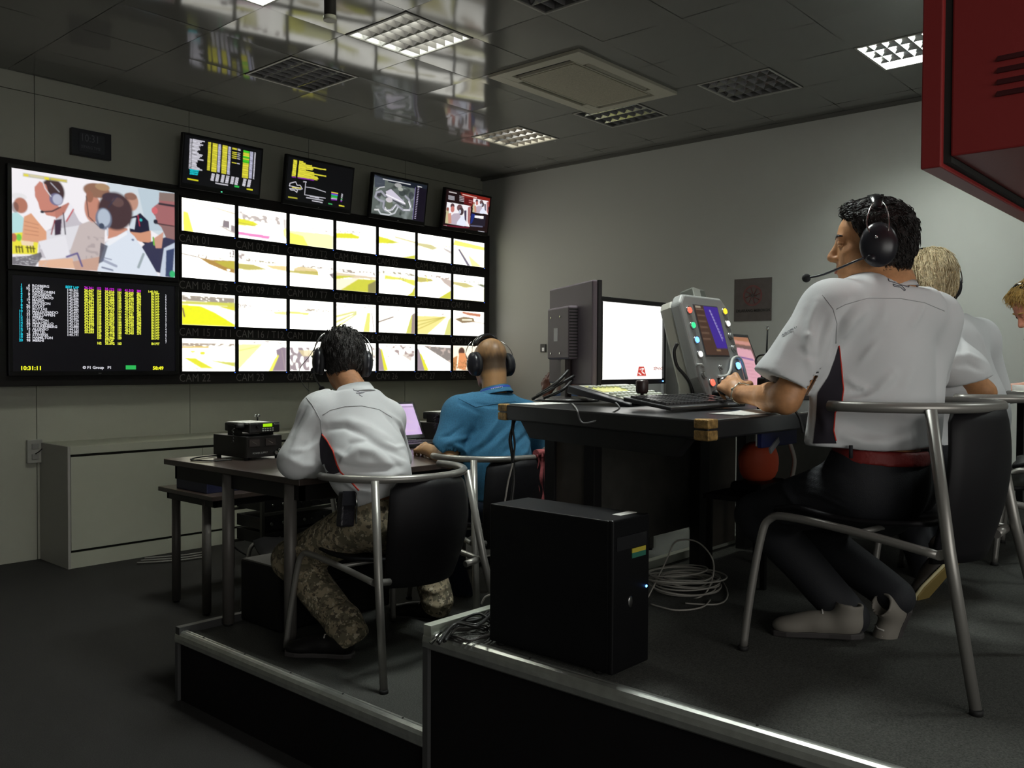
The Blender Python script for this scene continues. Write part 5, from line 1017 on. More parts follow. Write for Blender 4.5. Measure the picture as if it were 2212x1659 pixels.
# cloth over the chair arm
rc = thing('red_cloth', 'dusty red cloth draped over the arm of the blue shirted man\'s chair', 'cloth', P(1168, 985, 4.35)); m = MB()
vs = []; nx, nz = 8, 14
for j in range(nz+1):
    for i in range(nx+1):
        u = i/nx-.5; z = .012-(.24*j/nz); y = -.012-.006*math.sin(j*.8+i); x = u*.075*(1-.25*j/nz)+.008*math.sin(j*.7)
        vs.append((x, y+.012*math.sin(i*1.6), z))
m.add(vs, [(j*(nx+1)+i, j*(nx+1)+i+1, (j+1)*(nx+1)+i+1, (j+1)*(nx+1)+i) for j in range(nz) for i in range(nx)], 0, True)
o = obj('front_fold', m, mat('cloth_red', (.26, .055, .06), .85, bump=.3, bscale=80), rc); sm = o.modifiers.new('s', 'SOLIDIFY'); sm.thickness = .006
obj('roll_over', MB().tube([(-.037, 0, .014), (.037, 0, .014)], .02, 12), mat('cloth_red', (.26, .055, .06), .85), rc)
# dark upright object at the lower left frame edge: a chair back / crate
lf = on(8, 1560, 2, .0); q0 = P(22, 1448, 2.9)
cr = thing('dark_crate', 'dark navy crate cut by the lower left edge of the frame', 'crate', (q0.x-.42, q0.y-.05, 0))
obj('lower_box', MB().b2((-.3, -.2, 0), (.262, .2, .42)), mat('crate_navy', (.012, .012, .028), .5), cr, .006); obj('upper_box', MB().b2((-.3, -.18, .425), (.25, .18, q0.z)), mat('crate_navy', (.012, .012, .028), .5), cr, .006)
# brown thing on the front wall cabinet behind blue shirt: small camera on stand
# ================================================================== bodies: smooth signed-distance shapes turned into one skin
class Sdf:
    def __init__(s, lo, hi, h):
        s.h = h; s.lo = np.array(lo, float); n = np.ceil((np.array(hi)-s.lo)/h).astype(int)+1; s.n = n
        s.x, s.y, s.z = [(s.lo[i]+np.arange(n[i])*h).astype(np.float32) for i in range(3)]
        s.f = np.full(tuple(n), .2, np.float32)
    def _box(s, lo, hi):
        a = np.maximum(0, np.floor((np.array(lo)-s.lo)/s.h).astype(int)); b = np.minimum(s.n, np.ceil((np.array(hi)-s.lo)/s.h).astype(int)+1)
        if (b <= a).any(): return None
        sl = tuple(slice(int(a[i]), int(b[i])) for i in range(3))
        X, Y, Z = np.meshgrid(s.x[sl[0]], s.y[sl[1]], s.z[sl[2]], indexing='ij'); return sl, X, Y, Z
    def _mix(s, sl, d, k, op):
        f = s.f[sl]
        if op == 'sub': d = -d; 
        if op == 'add':
            hh = np.clip(.5+.5*(f-d)/k, 0, 1) if k > 0 else (f > d).astype(np.float32)
            s.f[sl] = f*(1-hh)+d*hh-k*hh*(1-hh)
        else:
            hh = np.clip(.5-.5*(f-d)/k, 0, 1) if k > 0 else (f < d).astype(np.float32)
            s.f[sl] = f*(1-hh)+d*hh+k*hh*(1-hh)
    def cap(s, a, b, ra, rb=None, k=.02, flat=None, op='add'):      # tapered capsule; flat=(axis vector, factor) squashes the section
        rb = ra if rb is None else rb; a = np.array(a, float); b = np.array(b, float); R = max(ra, rb)+k+s.h*3
        if flat is not None: R = R*1.0
        q = s._box(np.minimum(a, b)-R, np.maximum(a, b)+R)
        if q is None: return s
        sl, X, Y, Z = q; ab = b-a; PX, PY, PZ = X-a[0], Y-a[1], Z-a[2]
        if flat is not None:
            n, g = np.array(flat[0], float), flat[1]; n = n/np.linalg.norm(n); dn = (PX*n[0]+PY*n[1]+PZ*n[2])*(g-1); PX, PY, PZ = PX+dn*n[0], PY+dn*n[1], PZ+dn*n[2]; ab = ab+n*(ab@n)*(g-1)
        L2 = max(ab@ab, 1e-9); t = np.clip((PX*ab[0]+PY*ab[1]+PZ*ab[2])/L2, 0, 1)
        d = np.sqrt((PX-t*ab[0])**2+(PY-t*ab[1])**2+(PZ-t*ab[2])**2)-(ra+(rb-ra)*t)
        if flat is not None: d = d/flat[1]**.5
        s._mix(sl, d.astype(np.float32), k, op); return s
    def ell(s, c, r, R=None, k=.02, op='add'):
        c = np.array(c, float); r = np.array(r, float); m = r.max()+k+s.h*3; q = s._box(c-m, c+m)
        if q is None: return s
        sl, X, Y, Z = q; X = X-c[0]; Y = Y-c[1]; Z = Z-c[2]
        if R is not None:
            R = np.array(R); X, Y, Z = [R[0, i]*X+R[1, i]*Y+R[2, i]*Z for i in range(3)]
        k0 = np.sqrt((X/r[0])**2+(Y/r[1])**2+(Z/r[2])**2); k1 = np.sqrt((X/r[0]**2)**2+(Y/r[1]**2)**2+(Z/r[2]**2)**2)
        d = k0*(k0-1)/np.maximum(k1, 1e-6); s._mix(sl, d.astype(np.float32), k, op); return s
    def cut(s, p, n, k=.004, reach=None):          # remove what lies on the n side of the plane through p
        p = np.array(p, float); n = np.array(n, float); n /= np.linalg.norm(n)
        q = s._box(p-reach, p+reach) if reach else s._box(s.lo, s.lo+s.n*s.h)
        sl, X, Y, Z = q; d = (X-p[0])*n[0]+(Y-p[1])*n[1]+(Z-p[2])*n[2]
        if reach: d = np.where((X-p[0])**2+(Y-p[1])**2+(Z-p[2])**2 < reach*reach*.98, d, -1)
        s._mix(sl, -d.astype(np.float32), k, 'sub'); return s
    def join(s, o, k):
        s._mix((slice(None),)*3, o.f, k, 'add'); return s
    def noise(s, amp, scale, seed=0):
        rg = np.random.RandomState(seed); f = np.zeros_like(s.f)
        for q in range(4):
            v = rg.randn(3); v = v/np.linalg.norm(v)*scale*rg.uniform(.7, 1.5); ph = rg.uniform(0, 6)
            f += (np.sin(s.x[:, None, None]*v[0]+s.y[None, :, None]*v[1]+s.z[None, None, :]*v[2]+ph)).astype(np.float32)
        s.f += f*(amp/4); return s
    def mesh(s):
        f = s.f; ins = f < 0; nx, ny, nz = f.shape
        cnt = np.zeros((nx-1, ny-1, nz-1), np.int32); acc = np.zeros((nx-1, ny-1, nz-1, 3), np.float32)
        edges = []
        for ax in range(3):
            s0 = [slice(None)]*3; s1 = [slice(None)]*3; s0[ax] = slice(0, -1); s1[ax] = slice(1, None)
            cr = ins[tuple(s0)] != ins[tuple(s1)]; idx = np.argwhere(cr); a = f[tuple(s0)][cr]; b = f[tuple(s1)][cr]; t = a/(a-b)
            p = idx.astype(np.float32); p[:, ax] += t; edges.append((idx, a < 0)); o = [i for i in range(3) if i != ax]
            for d1 in (0, -1):
                for d2 in (0, -1):
                    c = idx.copy(); c[:, o[0]] += d1; c[:, o[1]] += d2
                    ok = ((c >= 0) & (c < np.array(cnt.shape))).all(1); cc = c[ok]
                    np.add.at(cnt, tuple(cc.T), 1); np.add.at(acc, tuple(cc.T), p[ok])
        m = cnt > 0; vid = np.full(cnt.shape, -1, np.int64); vid[m] = np.arange(m.sum()); co = acc[m]/cnt[m][:, None]*s.h+s.lo
        Q = []
        for ax, (idx, neg) in enumerate(edges):
            o = [i for i in range(3) if i != ax]; qs = []
            for d1, d2 in ((0, 0), (-1, 0), (-1, -1), (0, -1)):
                c = idx.copy(); c[:, o[0]] += d1; c[:, o[1]] += d2; qs.append(c)
            ok = np.ones(len(idx), bool)
            for c in qs: ok &= ((c >= 0) & (c < np.array(cnt.shape))).all(1)
            q = np.stack([vid[tuple(c[ok].T)] for c in qs], 1); n_ = neg[ok]
            fl = n_ if ax != 1 else ~n_
            q[~fl] = q[~fl][:, ::-1]; Q.append(q)
        return co.astype(np.float64), np.concatenate(Q)

class Skin:                                     # vertices + quads, with surface dressing tools
    def __init__(s, co, q): s.co = co; s.q = q
    def normals(s):
        c = s.co; q = s.q; n = np.cross(c[q[:, 2]]-c[q[:, 0]], c[q[:, 3]]-c[q[:, 1]]); vn = np.zeros_like(c)
        for i in range(4): np.add.at(vn, q[:, i], n)
        return vn/np.maximum(np.linalg.norm(vn, axis=1), 1e-12)[:, None]
    def smooth(s, it=2, lam=.5):
        n = len(s.co); e = np.concatenate([s.q[:, [0, 1]], s.q[:, [1, 2]], s.q[:, [2, 3]], s.q[:, [3, 0]]]); e = np.concatenate([e, e[:, ::-1]])
        deg = np.bincount(e[:, 0], minlength=n).astype(float)
        for _ in range(it):
            a = np.stack([np.bincount(e[:, 0], weights=s.co[e[:, 1], i], minlength=n) for i in range(3)], 1)/np.maximum(deg, 1)[:, None]; s.co = s.co+(a-s.co)*lam
        return s
    def bvh(s): return BVHTree.FromPolygons([tuple(v) for v in s.co], [tuple(int(i) for i in f) for f in s.q])
    def hit(s, b, px, py):                      # where the line of sight of a picture pixel meets this surface
        h = b.ray_cast(EYE, ray(px, py).normalized()); return h[0], h[1]
    def folds(s, lst, b=None):                  # lst: (pixel polyline, height, width): folds of cloth laid on the surface
        b = b or s.bvh(); n = s.normals(); d = np.zeros(len(s.co))
        for pts, amp, wd in lst:
            w3 = []; nn3 = []
            for k in range(len(pts)-1):
                for t in np.linspace(0, 1, 6)[:-1]:
                    q = (pts[k][0]*(1-t)+pts[k+1][0]*t, pts[k][1]*(1-t)+pts[k+1][1]*t); h, hn = s.hit(b, *q)
                    if h is not None: w3.append(np.array(h)); nn3.append(np.array(hn))
            h, hn = s.hit(b, *pts[-1])
            if h is not None: w3.append(np.array(h)); nn3.append(np.array(hn))
            if len(w3) < 2: continue
            w3 = np.array(w3); lo = w3.min(0)-wd*3; hi = w3.max(0)+wd*3; m = ((s.co > lo) & (s.co < hi)).all(1); c = s.co[m]; best = np.full(len(c), 9.); tt = np.zeros(len(c)); nm = n[m]; side = np.zeros(len(c)); nn3 = np.array(nn3)
            N = len(w3)
            for k in range(N-1):
                a, e = w3[k], w3[k+1]-w3[k]; L = e@e
                if L < 1e-10 or L > .02: continue
                t = np.clip(((c-a)@e)/L, 0, 1); dd = np.linalg.norm(c-a-t[:, None]*e, axis=1); u = dd < best; side[u] = (nm[u]@nn3[k]); best[u] = dd[u]; tt[u] = (k+t[u])/(N-1)
            taper = np.sin(np.clip(tt, .03, .97)*PI)**.5
            d[m] += amp*np.exp(-(best/wd)**2)*taper*np.clip(side*2.5, 0, 1)
        s.co = s.co+n*d[:, None]; return s
    def noise(s, amp, scale, seed=0, stretch=(1, 1, 1)):
        rg = np.random.RandomState(seed); d = np.zeros(len(s.co)); c = s.co*np.array(stretch)
        for q in range(10):
            v = rg.randn(3); v = v/np.linalg.norm(v)*scale*rg.uniform(.5, 1.8); d += np.sin(c@v+rg.uniform(0, 6))
        s.co = s.co+s.normals()*(d*amp/4)[:, None]; return s
    def link(s, name, m, parent=None, keep=None):
        q = s.q if keep is None else s.q[keep]
        used = np.unique(q); mp = np.full(len(s.co), -1); mp[used] = np.arange(len(used))
        org = Vector((0, 0, 0)); me = np_mesh(name, s.co[used], mp[q].astype(np.int32), True); return link(name, me, m, parent)
def surf_line(sk, b, pts, r, lift=.001, k=5):    # a cord, seam or piping laid on a surface along picture points
    out = []
    for i in range(len(pts)-1):
        for t in np.linspace(0, 1, k+1)[:-1]:
            h, n = sk.hit(b, pts[i][0]*(1-t)+pts[i+1][0]*t, pts[i][1]*(1-t)+pts[i+1][1]*t)
            if h is not None: out.append(h+n*lift)
    h, n = sk.hit(b, *pts[-1])
    if h is not None: out.append(h+n*lift)
    return out
def strip(sk, b, left, right, name, m, parent, rows=26, cols=8, lift=.002, jump=.05):   # a sewn-in panel: a grid of cloth laid on the garment between two edge lines
    def al(l, t):
        d = [0]
        for i in range(len(l)-1): d.append(d[-1]+math.dist(l[i], l[i+1]))
        x = t*d[-1]; i = max(0, min(len(l)-2, next((k for k in range(len(l)-1) if d[k+1] >= x), len(l)-2))); u = (x-d[i])/max(d[i+1]-d[i], 1e-6); return (l[i][0]*(1-u)+l[i+1][0]*u, l[i][1]*(1-u)+l[i+1][1]*u)
    P_ = []; ok = []
    for j in range(rows+1):
        a, c = al(left, j/rows), al(right, j/rows)
        for i in range(cols+1):
            u = i/cols; h, n = sk.hit(b, a[0]*(1-u)+c[0]*u, a[1]*(1-u)+c[1]*u); P_.append(h+n*lift if h is not None else Vector((0, 0, 0))); ok.append(h is not None)
    fs = []
    for j in range(rows):
        for i in range(cols):
            q = [j*(cols+1)+i, j*(cols+1)+i+1, (j+1)*(cols+1)+i+1, (j+1)*(cols+1)+i]
            if all(ok[k] for k in q) and max((P_[q[k]]-P_[q[k-1]]).length for k in range(4)) < jump: fs.append(tuple(q))
    mb = MB(); mb.add(P_, fs, 0, True); return obj(name, mb, m, parent)
def loc3(H, fwd, up):                            # head frame: x right ear, y nose, z crown
    f = Vector(fwd).normalized(); u = Vector(up); r = f.cross(u).normalized(); u = r.cross(f); return Matrix(((r.x, f.x, u.x), (r.y, f.y, u.y), (r.z, f.z, u.z))), Vector(H)
def add_head(S, H, R, sc=1, lean=0):
    Rn = np.array(R); W_ = lambda x, y, z: np.array(H)+Rn@(np.array((x, y, z))*sc)
    E = lambda c, r, k=.015, op='add': S.ell(W_(*c), np.array(r)*sc, Rn, k, op)
    Cc = lambda a, b, ra, rb=None, k=.012, op='add': S.cap(W_(*a), W_(*b), ra*sc, (rb or ra)*sc, k, None, op)
    E((0, -.015, .035), (.074, .095, .085)); E((0, .03, .035), (.062, .062, .062), .02); E((0, .045, -.03), (.056, .05, .075), .02)
    for q in (-1, 1):
        Cc((q*.048, -.005, -.06), (q*.018, .068, -.098), .018, .016, .025); E((q*.038, .055, -.022), (.024, .026, .022), .02)
    E((0, .072, -.098), (.021, .019, .018), .015); E((0, .055, -.06), (.04, .035, .03), .02)
    Cc((0, .090, .012), (0, .112, -.026), .0075, .0105, .012); E((0, .108, -.032), (.013, .012, .010), .008)
    for q in (-1, 1): E((q*.012, .099, -.035), (.0085, .011, .008), .006); E((q*.03, .101, .006), (.016, .012, .010), .01, 'sub'); E((q*.08, -.008, -.008), (.009, .020, .032), .01)
    Cc((-.034, .083, .022), (.034, .083, .022), .010, None, .014); 
    Cc((-.017, .091, -.060), (.017, .091, -.060), .0065, None, .006); Cc((-.015, .089, -.073), (.015, .089, -.073), .0075, None, .006); E((0, .098, -.0665), (.022, .006, .0022), .002, 'sub')
    return W_
def add_hand(S, wr, d, nrm, side, curl=(.5, .6, .7, .8), th=.5, sc=1, spread=.05):
    # wrist, direction of the fingers, back-of-hand normal, side the thumb is on (unit vector across the palm)
    wr = np.array(wr, float); d = np.array(d, float); d /= np.linalg.norm(d); n = np.array(nrm, float); n -= d*(n@d); n /= np.linalg.norm(n); s_ = np.cross(d, n); s_ = s_*np.sign(s_@np.array(side, float))
    S.cap(wr-d*.02*sc, wr+d*.04*sc, .024*sc, .030*sc, .012, (n, 1.25))
    for q, o in enumerate((.031, .010, -.011, -.031)):
        kn = wr+d*(.088-(.0, -.003, .002, .010)[q])*sc+s_*o*sc; S.cap(wr+d*.03*sc+s_*o*.6*sc, kn, .013*sc, .0105*sc, .010)
        L = [(.042, .026, .020), (.046, .030, .021), (.043, .028, .021), (.034, .021, .018)][q]; a = curl[q]*.75; p = kn; r0 = (.0095, .0098, .0092, .0080)[q]*sc
        for j in range(3):
            dd = d*math.cos(a)-n*math.sin(a)+s_*spread*(1.5-q); dd /= np.linalg.norm(dd); e = p+dd*L[j]*sc; S.cap(p, e, r0*(1-.08*j), r0*(.93-.09*j), .004); p = e; a += curl[q]*(1.15, .9, .8)[j]
    b0 = wr+d*.025*sc+s_*.024*sc-n*.006*sc; a1 = s_*.75+d*.65-n*(.2+.5*th); a1 /= np.linalg.norm(a1); b1 = b0+a1*.038*sc; a2 = d*.85+s_*(.5-th*.9)-n*(.2+.6*th); a2 /= np.linalg.norm(a2); b2 = b1+a2*.032*sc; a3 = d*.7-s_*th*.9-n*.3*th; a3 /= np.linalg.norm(a3)
    S.cap(b0, b1, .017*sc, .0125*sc, .010); S.cap(b1, b2, .012*sc, .0105*sc, .005); S.cap(b2, b2+a3*.024*sc, .0105*sc, .0085*sc, .004)
def strands(name, sk, pick, dirf, n, L, r, m, parent, seed=1, lift=.0):   # locks of hair: slim tapering tufts that follow the head
    rg = random.Random(seed); nv = sk.normals(); idx = np.nonzero(pick)[0]; mb = MB()
    for _ in range(n):
        i = idx[rg.randrange(len(idx))]; p = Vector(sk.co[i]); nn = Vector(nv[i]); dv = Vector(dirf(p, nn)); dv = (dv-nn*dv.dot(nn)); 
        if dv.length < 1e-4: continue
        dv.normalize(); dv = (dv+nn.cross(dv)*rg.uniform(-.45, .45)).normalized(); l = L*rg.uniform(.5, 1.2); w = nn.cross(dv)
        pts = [p-nn*.002, p+dv*l*.35+nn*(.002+lift), p+dv*l*.7+nn*(.002+lift*1.2)-Vector((0, 0, l*.05)), p+dv*l+nn*(lift*.7)-Vector((0, 0, l*.12))]
        mb.tube(pts, [r*.8, r, r*.7, r*.1], 3, caps=False)
    return obj(name, mb, m, parent)
def headset(label, W_, R, H, sc, boom=None, band_tilt=0, cup_m=None, group='headsets', cupr=(.022, .045, .056), fat=1.0, wire=False):
    t = thing('headset', label, 'headset', H, 0, group); R3 = R; f = lambda x, y, z: R3 @ (Vector((x, y, z))*sc)
    cm = cup_m or mat('headset_black', (.016, .016, .022), .32); Mp = mat('pad_black', (.012, .012, .014), .7)
    for q in (-1, 1):
        c = obj('ear_cup', MB().ell(f(q*.101, -.012, -.012), [cupr[0]*sc, cupr[1]*sc, cupr[2]*sc], R3, 26), cm, t)
        obj('ear_pad', MB().tube([f(q*.086, -.012+.036*math.cos(a), -.012+.048*math.sin(a)) for a in [k*2*PI/24 for k in range(24)]], .012*sc, 8, True), Mp, c)
        obj('cup_screw', MB().ell(f(q*(.101+cupr[0]*.97), -.005, .006), (.004*sc, .005*sc, .005*sc), R3, 10), mat('screw_silver', (.5, .5, .5), .25, metal=1), c)
        y0 = band_tilt
        for yy in (-.034, .022):
            obj('wire_arm', MB().tube(spline([f(q*.118, -.012+yy*.6, -.005), f(q*.116, y0*.3+yy, .045), f(q*.096, y0*.7+yy*.75, .088), f(q*.076, y0+yy*.4, .108)], 5), .0022*sc, 6), mat('wire_steel', (.45, .45, .45), .25, metal=1), t)
    bp = [f(.080*math.sin(a), band_tilt+.0, .035+.100*math.cos(a)) for a in [(-58+k*116/22)*PI/180 for k in range(23)]]
    mb = MB(); vs = []; wdt = .021*sc*fat
    for i, p_ in enumerate(bp):
        tng = (bp[min(i+1, 22)]-bp[max(i-1, 0)]).normalized(); yy = (R3 @ Vector((0, 1, 0))); nn = yy.cross(tng).normalized()*-1
        wq = wdt*(.55+.45*math.sin(PI*i/22)); th = .007*sc
        vs += [p_-yy*wq-nn*th, p_-yy*wq*.9+nn*th, p_+nn*th*1.5, p_+yy*wq*.9+nn*th, p_+yy*wq-nn*th, p_-nn*th*1.4]
    fs = [(6*i+k, 6*i+(k+1) % 6, 6*i+6+(k+1) % 6, 6*i+6+k) for i in range(22) for k in range(6)]+[tuple(range(6)), tuple(range(137, 131, -1))]
    mb.add(vs, fs, 0, True); obj('headband', mb, mat('band_black', (.02, .02, .022), .22), t)
    if boom:
        q, end = boom; b = obj('microphone_boom', MB().tube(spline([f(q*.108, .02, -.045), f(q*.112, .05, -.055), f(q*.10+(end[0]-q*.1)*.5, .05+(end[1]-.05)*.6, end[2]*.6-.028), f(*end)], 6), .0032*sc, 8), mat('headset_black', (.016, .016, .022), .32), t)
        obj('boom_pivot', MB().ell(f(q*.116, .008, -.05), (.012*sc, .014*sc, .014*sc), R3, 14), cm, b)
        obj('foam_tip', MB().ell(f(*end), (.0125*sc, .0125*sc, .0125*sc), R3, 16), mat('foam_black', (.012, .012, .013), .9), b)
    return t
# ================================================================== people
A3 = lambda v: np.array(v, float)
def zc(l, ox, oy, s): return [(ox+x*s, oy+y*s) for x, y in l]
M_skin = mat('skin_tan', L3((196, 142, 98)), .5, var=.10, vscale=60, bump=.08, bscale=500)
M_skin2 = mat('skin_brown', L3((170, 122, 88)), .5, var=.12, vscale=60, bump=.08, bscale=500)
M_skin3 = mat('skin_dark', L3((78, 44, 32)), .45, var=.12, vscale=60)
M_skin4 = mat('skin_pink', L3((214, 146, 120)), .5, var=.10, vscale=60)
M_lip = mat('lip', L3((170, 96, 78)), .45); M_eye = mat('eye_white', (.7, .68, .65), .15); M_iris = mat('iris', (.03, .02, .015), .1)
M_hair = mat('hair_dark', (.011, .008, .007), .42, bump=.6, bscale=260, var=.4, vscale=120)
M_hairw = mat('hair_white_blond', L3((226, 208, 168)), .5, bump=.6, bscale=200, var=.25, vscale=70)
M_hairb = mat('hair_blond', L3((206, 170, 98)), .5, bump=.6, bscale=200, var=.3, vscale=70)
M_shw = mat('shirt_white', (.70, .715, .73), .85, bump=.12, bscale=900)
M_shb = mat('shirt_blue', (.035, .165, .30), .85, bump=.3, bscale=700, var=.18, vscale=160)
M_pan = mat('shirt_navy_panel', (.022, .018, .028), .85)
M_red = mat('piping_red', (.55, .035, .02), .7); M_seam = mat('seam_grey', (.40, .41, .42), .9); M_logo = mat('logo_print', (.10, .10, .12), .8)
M_trs = mat('trousers_black', (.012, .013, .017), .75, bump=.2, bscale=300)
M_belt = mat('belt_red', (.20, .014, .012), .6, bump=.2, bscale=80)
M_shoe = mat('shoe_white', (.24, .22, .19), .6); M_sole = mat('shoe_sole', (.05, .045, .045), .6); M_soley = mat('shoe_sole_tan', (.30, .22, .07), .6); M_foxing = mat('shoe_edge_pale', (.72, .66, .38), .6)
def camo():
    m = bpy.data.materials.new('camouflage_cloth'); m.use_nodes = True; n = m.node_tree.nodes; l = m.node_tree.links; b = n['Principled BSDF']; b.inputs['Roughness'].default_value = .9
    tc = n.new('ShaderNodeTexCoord'); prev = None
    cols = [((.36, .30, .20), None, None), ((.17, .15, .10), 26, .50), ((.10, .085, .06), 38, .58), ((.50, .44, .32), 46, .62)]
    base = n.new('ShaderNodeRGB'); base.outputs[0].default_value = (*cols[0][0], 1); prev = base.outputs[0]
    for k, (c, sc, th) in enumerate(cols[1:]):
        v = n.new('ShaderNodeTexVoronoi'); v.inputs['Scale'].default_value = 150; v.distance = 'CHEBYCHEV'; l.new(tc.outputs['Object'], v.inputs['Vector'])   # pixel like cells
        ns = n.new('ShaderNodeTexNoise'); ns.inputs['Scale'].default_value = sc; ns.inputs['Detail'].default_value = 3; mp = n.new('ShaderNodeVectorMath'); mp.operation = 'ADD'; mp.inputs[1].default_value = (k*3.1, k*1.7, 0)
        l.new(v.outputs['Position'], mp.inputs[0]); l.new(mp.outputs[0], ns.inputs['Vector'])
        g = n.new('ShaderNodeMath'); g.operation = 'GREATER_THAN'; g.inputs[1].default_value = th; l.new(ns.outputs['Fac'], g.inputs[0])
        mx = n.new('ShaderNodeMix'); mx.data_type = 'RGBA'; l.new(g.outputs[0], mx.inputs[0]); l.new(prev, mx.inputs[6]); mx.inputs[7].default_value = (*c, 1); prev = mx.outputs[2]
    l.new(prev, b.inputs['Base Color']); return m
M_camo = camo()
def bounds(pts, pad): a = np.array([A3(p) for p in pts]); return a.min(0)-pad, a.max(0)+pad
def finish_face(W_, R, sc, body, eyes=True, brows=M_hair):
    if eyes:
        for q in (-1, 1):
            obj('eyelid', MB().ell(W_(q*.030, .0800, .0100), [.0135*sc, .0133*sc, .0095*sc], R, 16).ell(W_(q*.030, .0800, .0000), [.0130*sc, .0128*sc, .0062*sc], R, 16), body.data.materials[0], body)
        e = obj('eye', MB().ell(W_(q*.030, .0815, .006), [.0118*sc, .0118*sc, .0105*sc], R, 14), M_eye, body); obj('iris', MB().ell(W_(q*.030, .0905, .006), [.0055*sc, .004*sc, .0055*sc], R, 10), M_iris, e)
    for q in (-1, 1): obj('eyebrow', MB().tube([W_(q*.048, .080, .026), W_(q*.034, .0925, .030), W_(q*.016, .0955, .027)], [.002*sc, .004*sc, .003*sc], 6), brows, body)
    obj('lips', MB().tube([W_(-.020, .0945, -.0665), W_(0, .1005, -.0635), W_(.020, .0945, -.0665)], [.002*sc, .0042*sc, .002*sc], 6).tube([W_(-.018, .0935, -.069), W_(0, .0985, -.0725), W_(.018, .0935, -.069)], [.002*sc, .0045*sc, .002*sc], 6), M_lip, body)
def shoe(name, heel, fwd, up, m_up, m_sole, parent, L=.29, edge=None):
    R, _ = loc3((0, 0, 0), fwd, up); S0 = L/.29; Rn = np.array(R); W_ = lambda x, y, z: A3(heel)+Rn@(np.array((x, y, z))*S0)
    lo, hi = bounds([W_(0, 0, 0), W_(0, .29, 0), W_(0, .0, .12)], .09); S = Sdf(lo, hi, .006)
    S.ell(W_(0, .045, .05), np.array((.036, .05, .05))*S0, Rn, .02); S.ell(W_(0, .13, .045), np.array((.040, .09, .042))*S0, Rn, .03); S.ell(W_(0, .225, .032), np.array((.045, .062, .032))*S0, Rn, .03); S.cap(W_(0, .04, .06), W_(0, .03, .11), .042*S0, .044*S0, .02)
    S.cut(W_(0, 0, .112), Rn@np.array((0, -.2, 1)), .004); S.cut(W_(0, 0, .014), Rn@np.array((0, 0, -1)), .003); S.ell(W_(0, .032, .125), np.array((.034, .036, .05))*S0, Rn, .005, 'sub')
    u = Skin(*S.mesh()).smooth(1).link(name, m_up, parent)
    pl = [(.0, -.008), (.028, -.002), (.038, .03), (.034, .10), (.044, .18), (.047, .235), (.034, .275), (.0, .292), (-.032, .28), (-.043, .235), (-.038, .17), (-.032, .10), (-.036, .03), (-.026, -.002)]
    ux = R @ Vector((1, 0, 0)); uy = R @ Vector((0, 1, 0)); uz = R @ Vector((0, 0, 1))
    obj('sole', MB().prism([(a*S0, b*S0) for a, b in pl], heel, ux, uy, uz, .02*S0), m_sole, u, .004)
    if edge: obj('sole_edge', MB().tube([Vector(heel)+ux*a*S0*1.02+uy*b*S0+uz*.012*S0 for a, b in pl], .0065, 6, True), edge, u)
    for k in range(4): obj('lace', MB().tube([W_(-.022, .115+k*.022, .083-.006*k), W_(0, .12+k*.022, .089-.006*k), W_(.022, .115+k*.022, .083-.006*k)], .0028, 6), mat('lace_white', (.5, .48, .45), .8), u)
    return u
def inpoly(px, py, poly):
    r = np.zeros(len(px), bool); n = len(poly)
    for i in range(n):
        x0, y0 = poly[i]; x1, y1 = poly[(i+1) % n]
        if y0 == y1: continue
        r ^= ((y0 > py) != (y1 > py)) & (px < (x1-x0)*(py-y0)/(y1-y0)+x0)
    return r
def patch(sk, name, poly, m, parent, lift=.0015):        # a differently coloured panel of the same garment: the faces inside an outline
    n = sk.normals(); v = sk.co-A3(EYE); z = v@A3(FW); px = 1106+FPX*(v@A3(RT))/z; py = 829.5-FPX*(v@A3(UP))/z
    ok = inpoly(px, py, poly) & ((n*v).sum(1) < 0); keep = ok[sk.q].all(1)
    if not keep.any(): return None
    s2 = Skin(sk.co+n*lift, sk.q); return s2.link(name, m, parent, keep)
def hair_cap(H, R, sc, keepcut, grow=.012, amp=.003, seed=1, h=.005, low=-.075):
    Rn = np.array(R); W_ = lambda x, y, z: A3(H)+Rn@(np.array((x, y, z))*sc); lo, hi = bounds([W_(0, 0, .03)], .155); S = Sdf(lo, hi, h)
    S.ell(W_(0, -.017, .036), (np.array((.074, .095, .085))+grow)*sc, Rn, .02); S.ell(W_(0, -.045, -.02), (np.array((.064, .058, .06))+grow*.6)*sc, Rn, .03); S.ell(W_(0, .02, .05), (np.array((.062, .068, .062))+grow)*sc, Rn, .03)
    for p, n in keepcut: S.cut(W_(*p), Rn@A3(n), .012)
    S.cut(W_(0, 0, low), Rn@np.array((0, 0, -1.)), .01); S.noise(amp, 180, seed); return Skin(*S.mesh()).smooth(1)

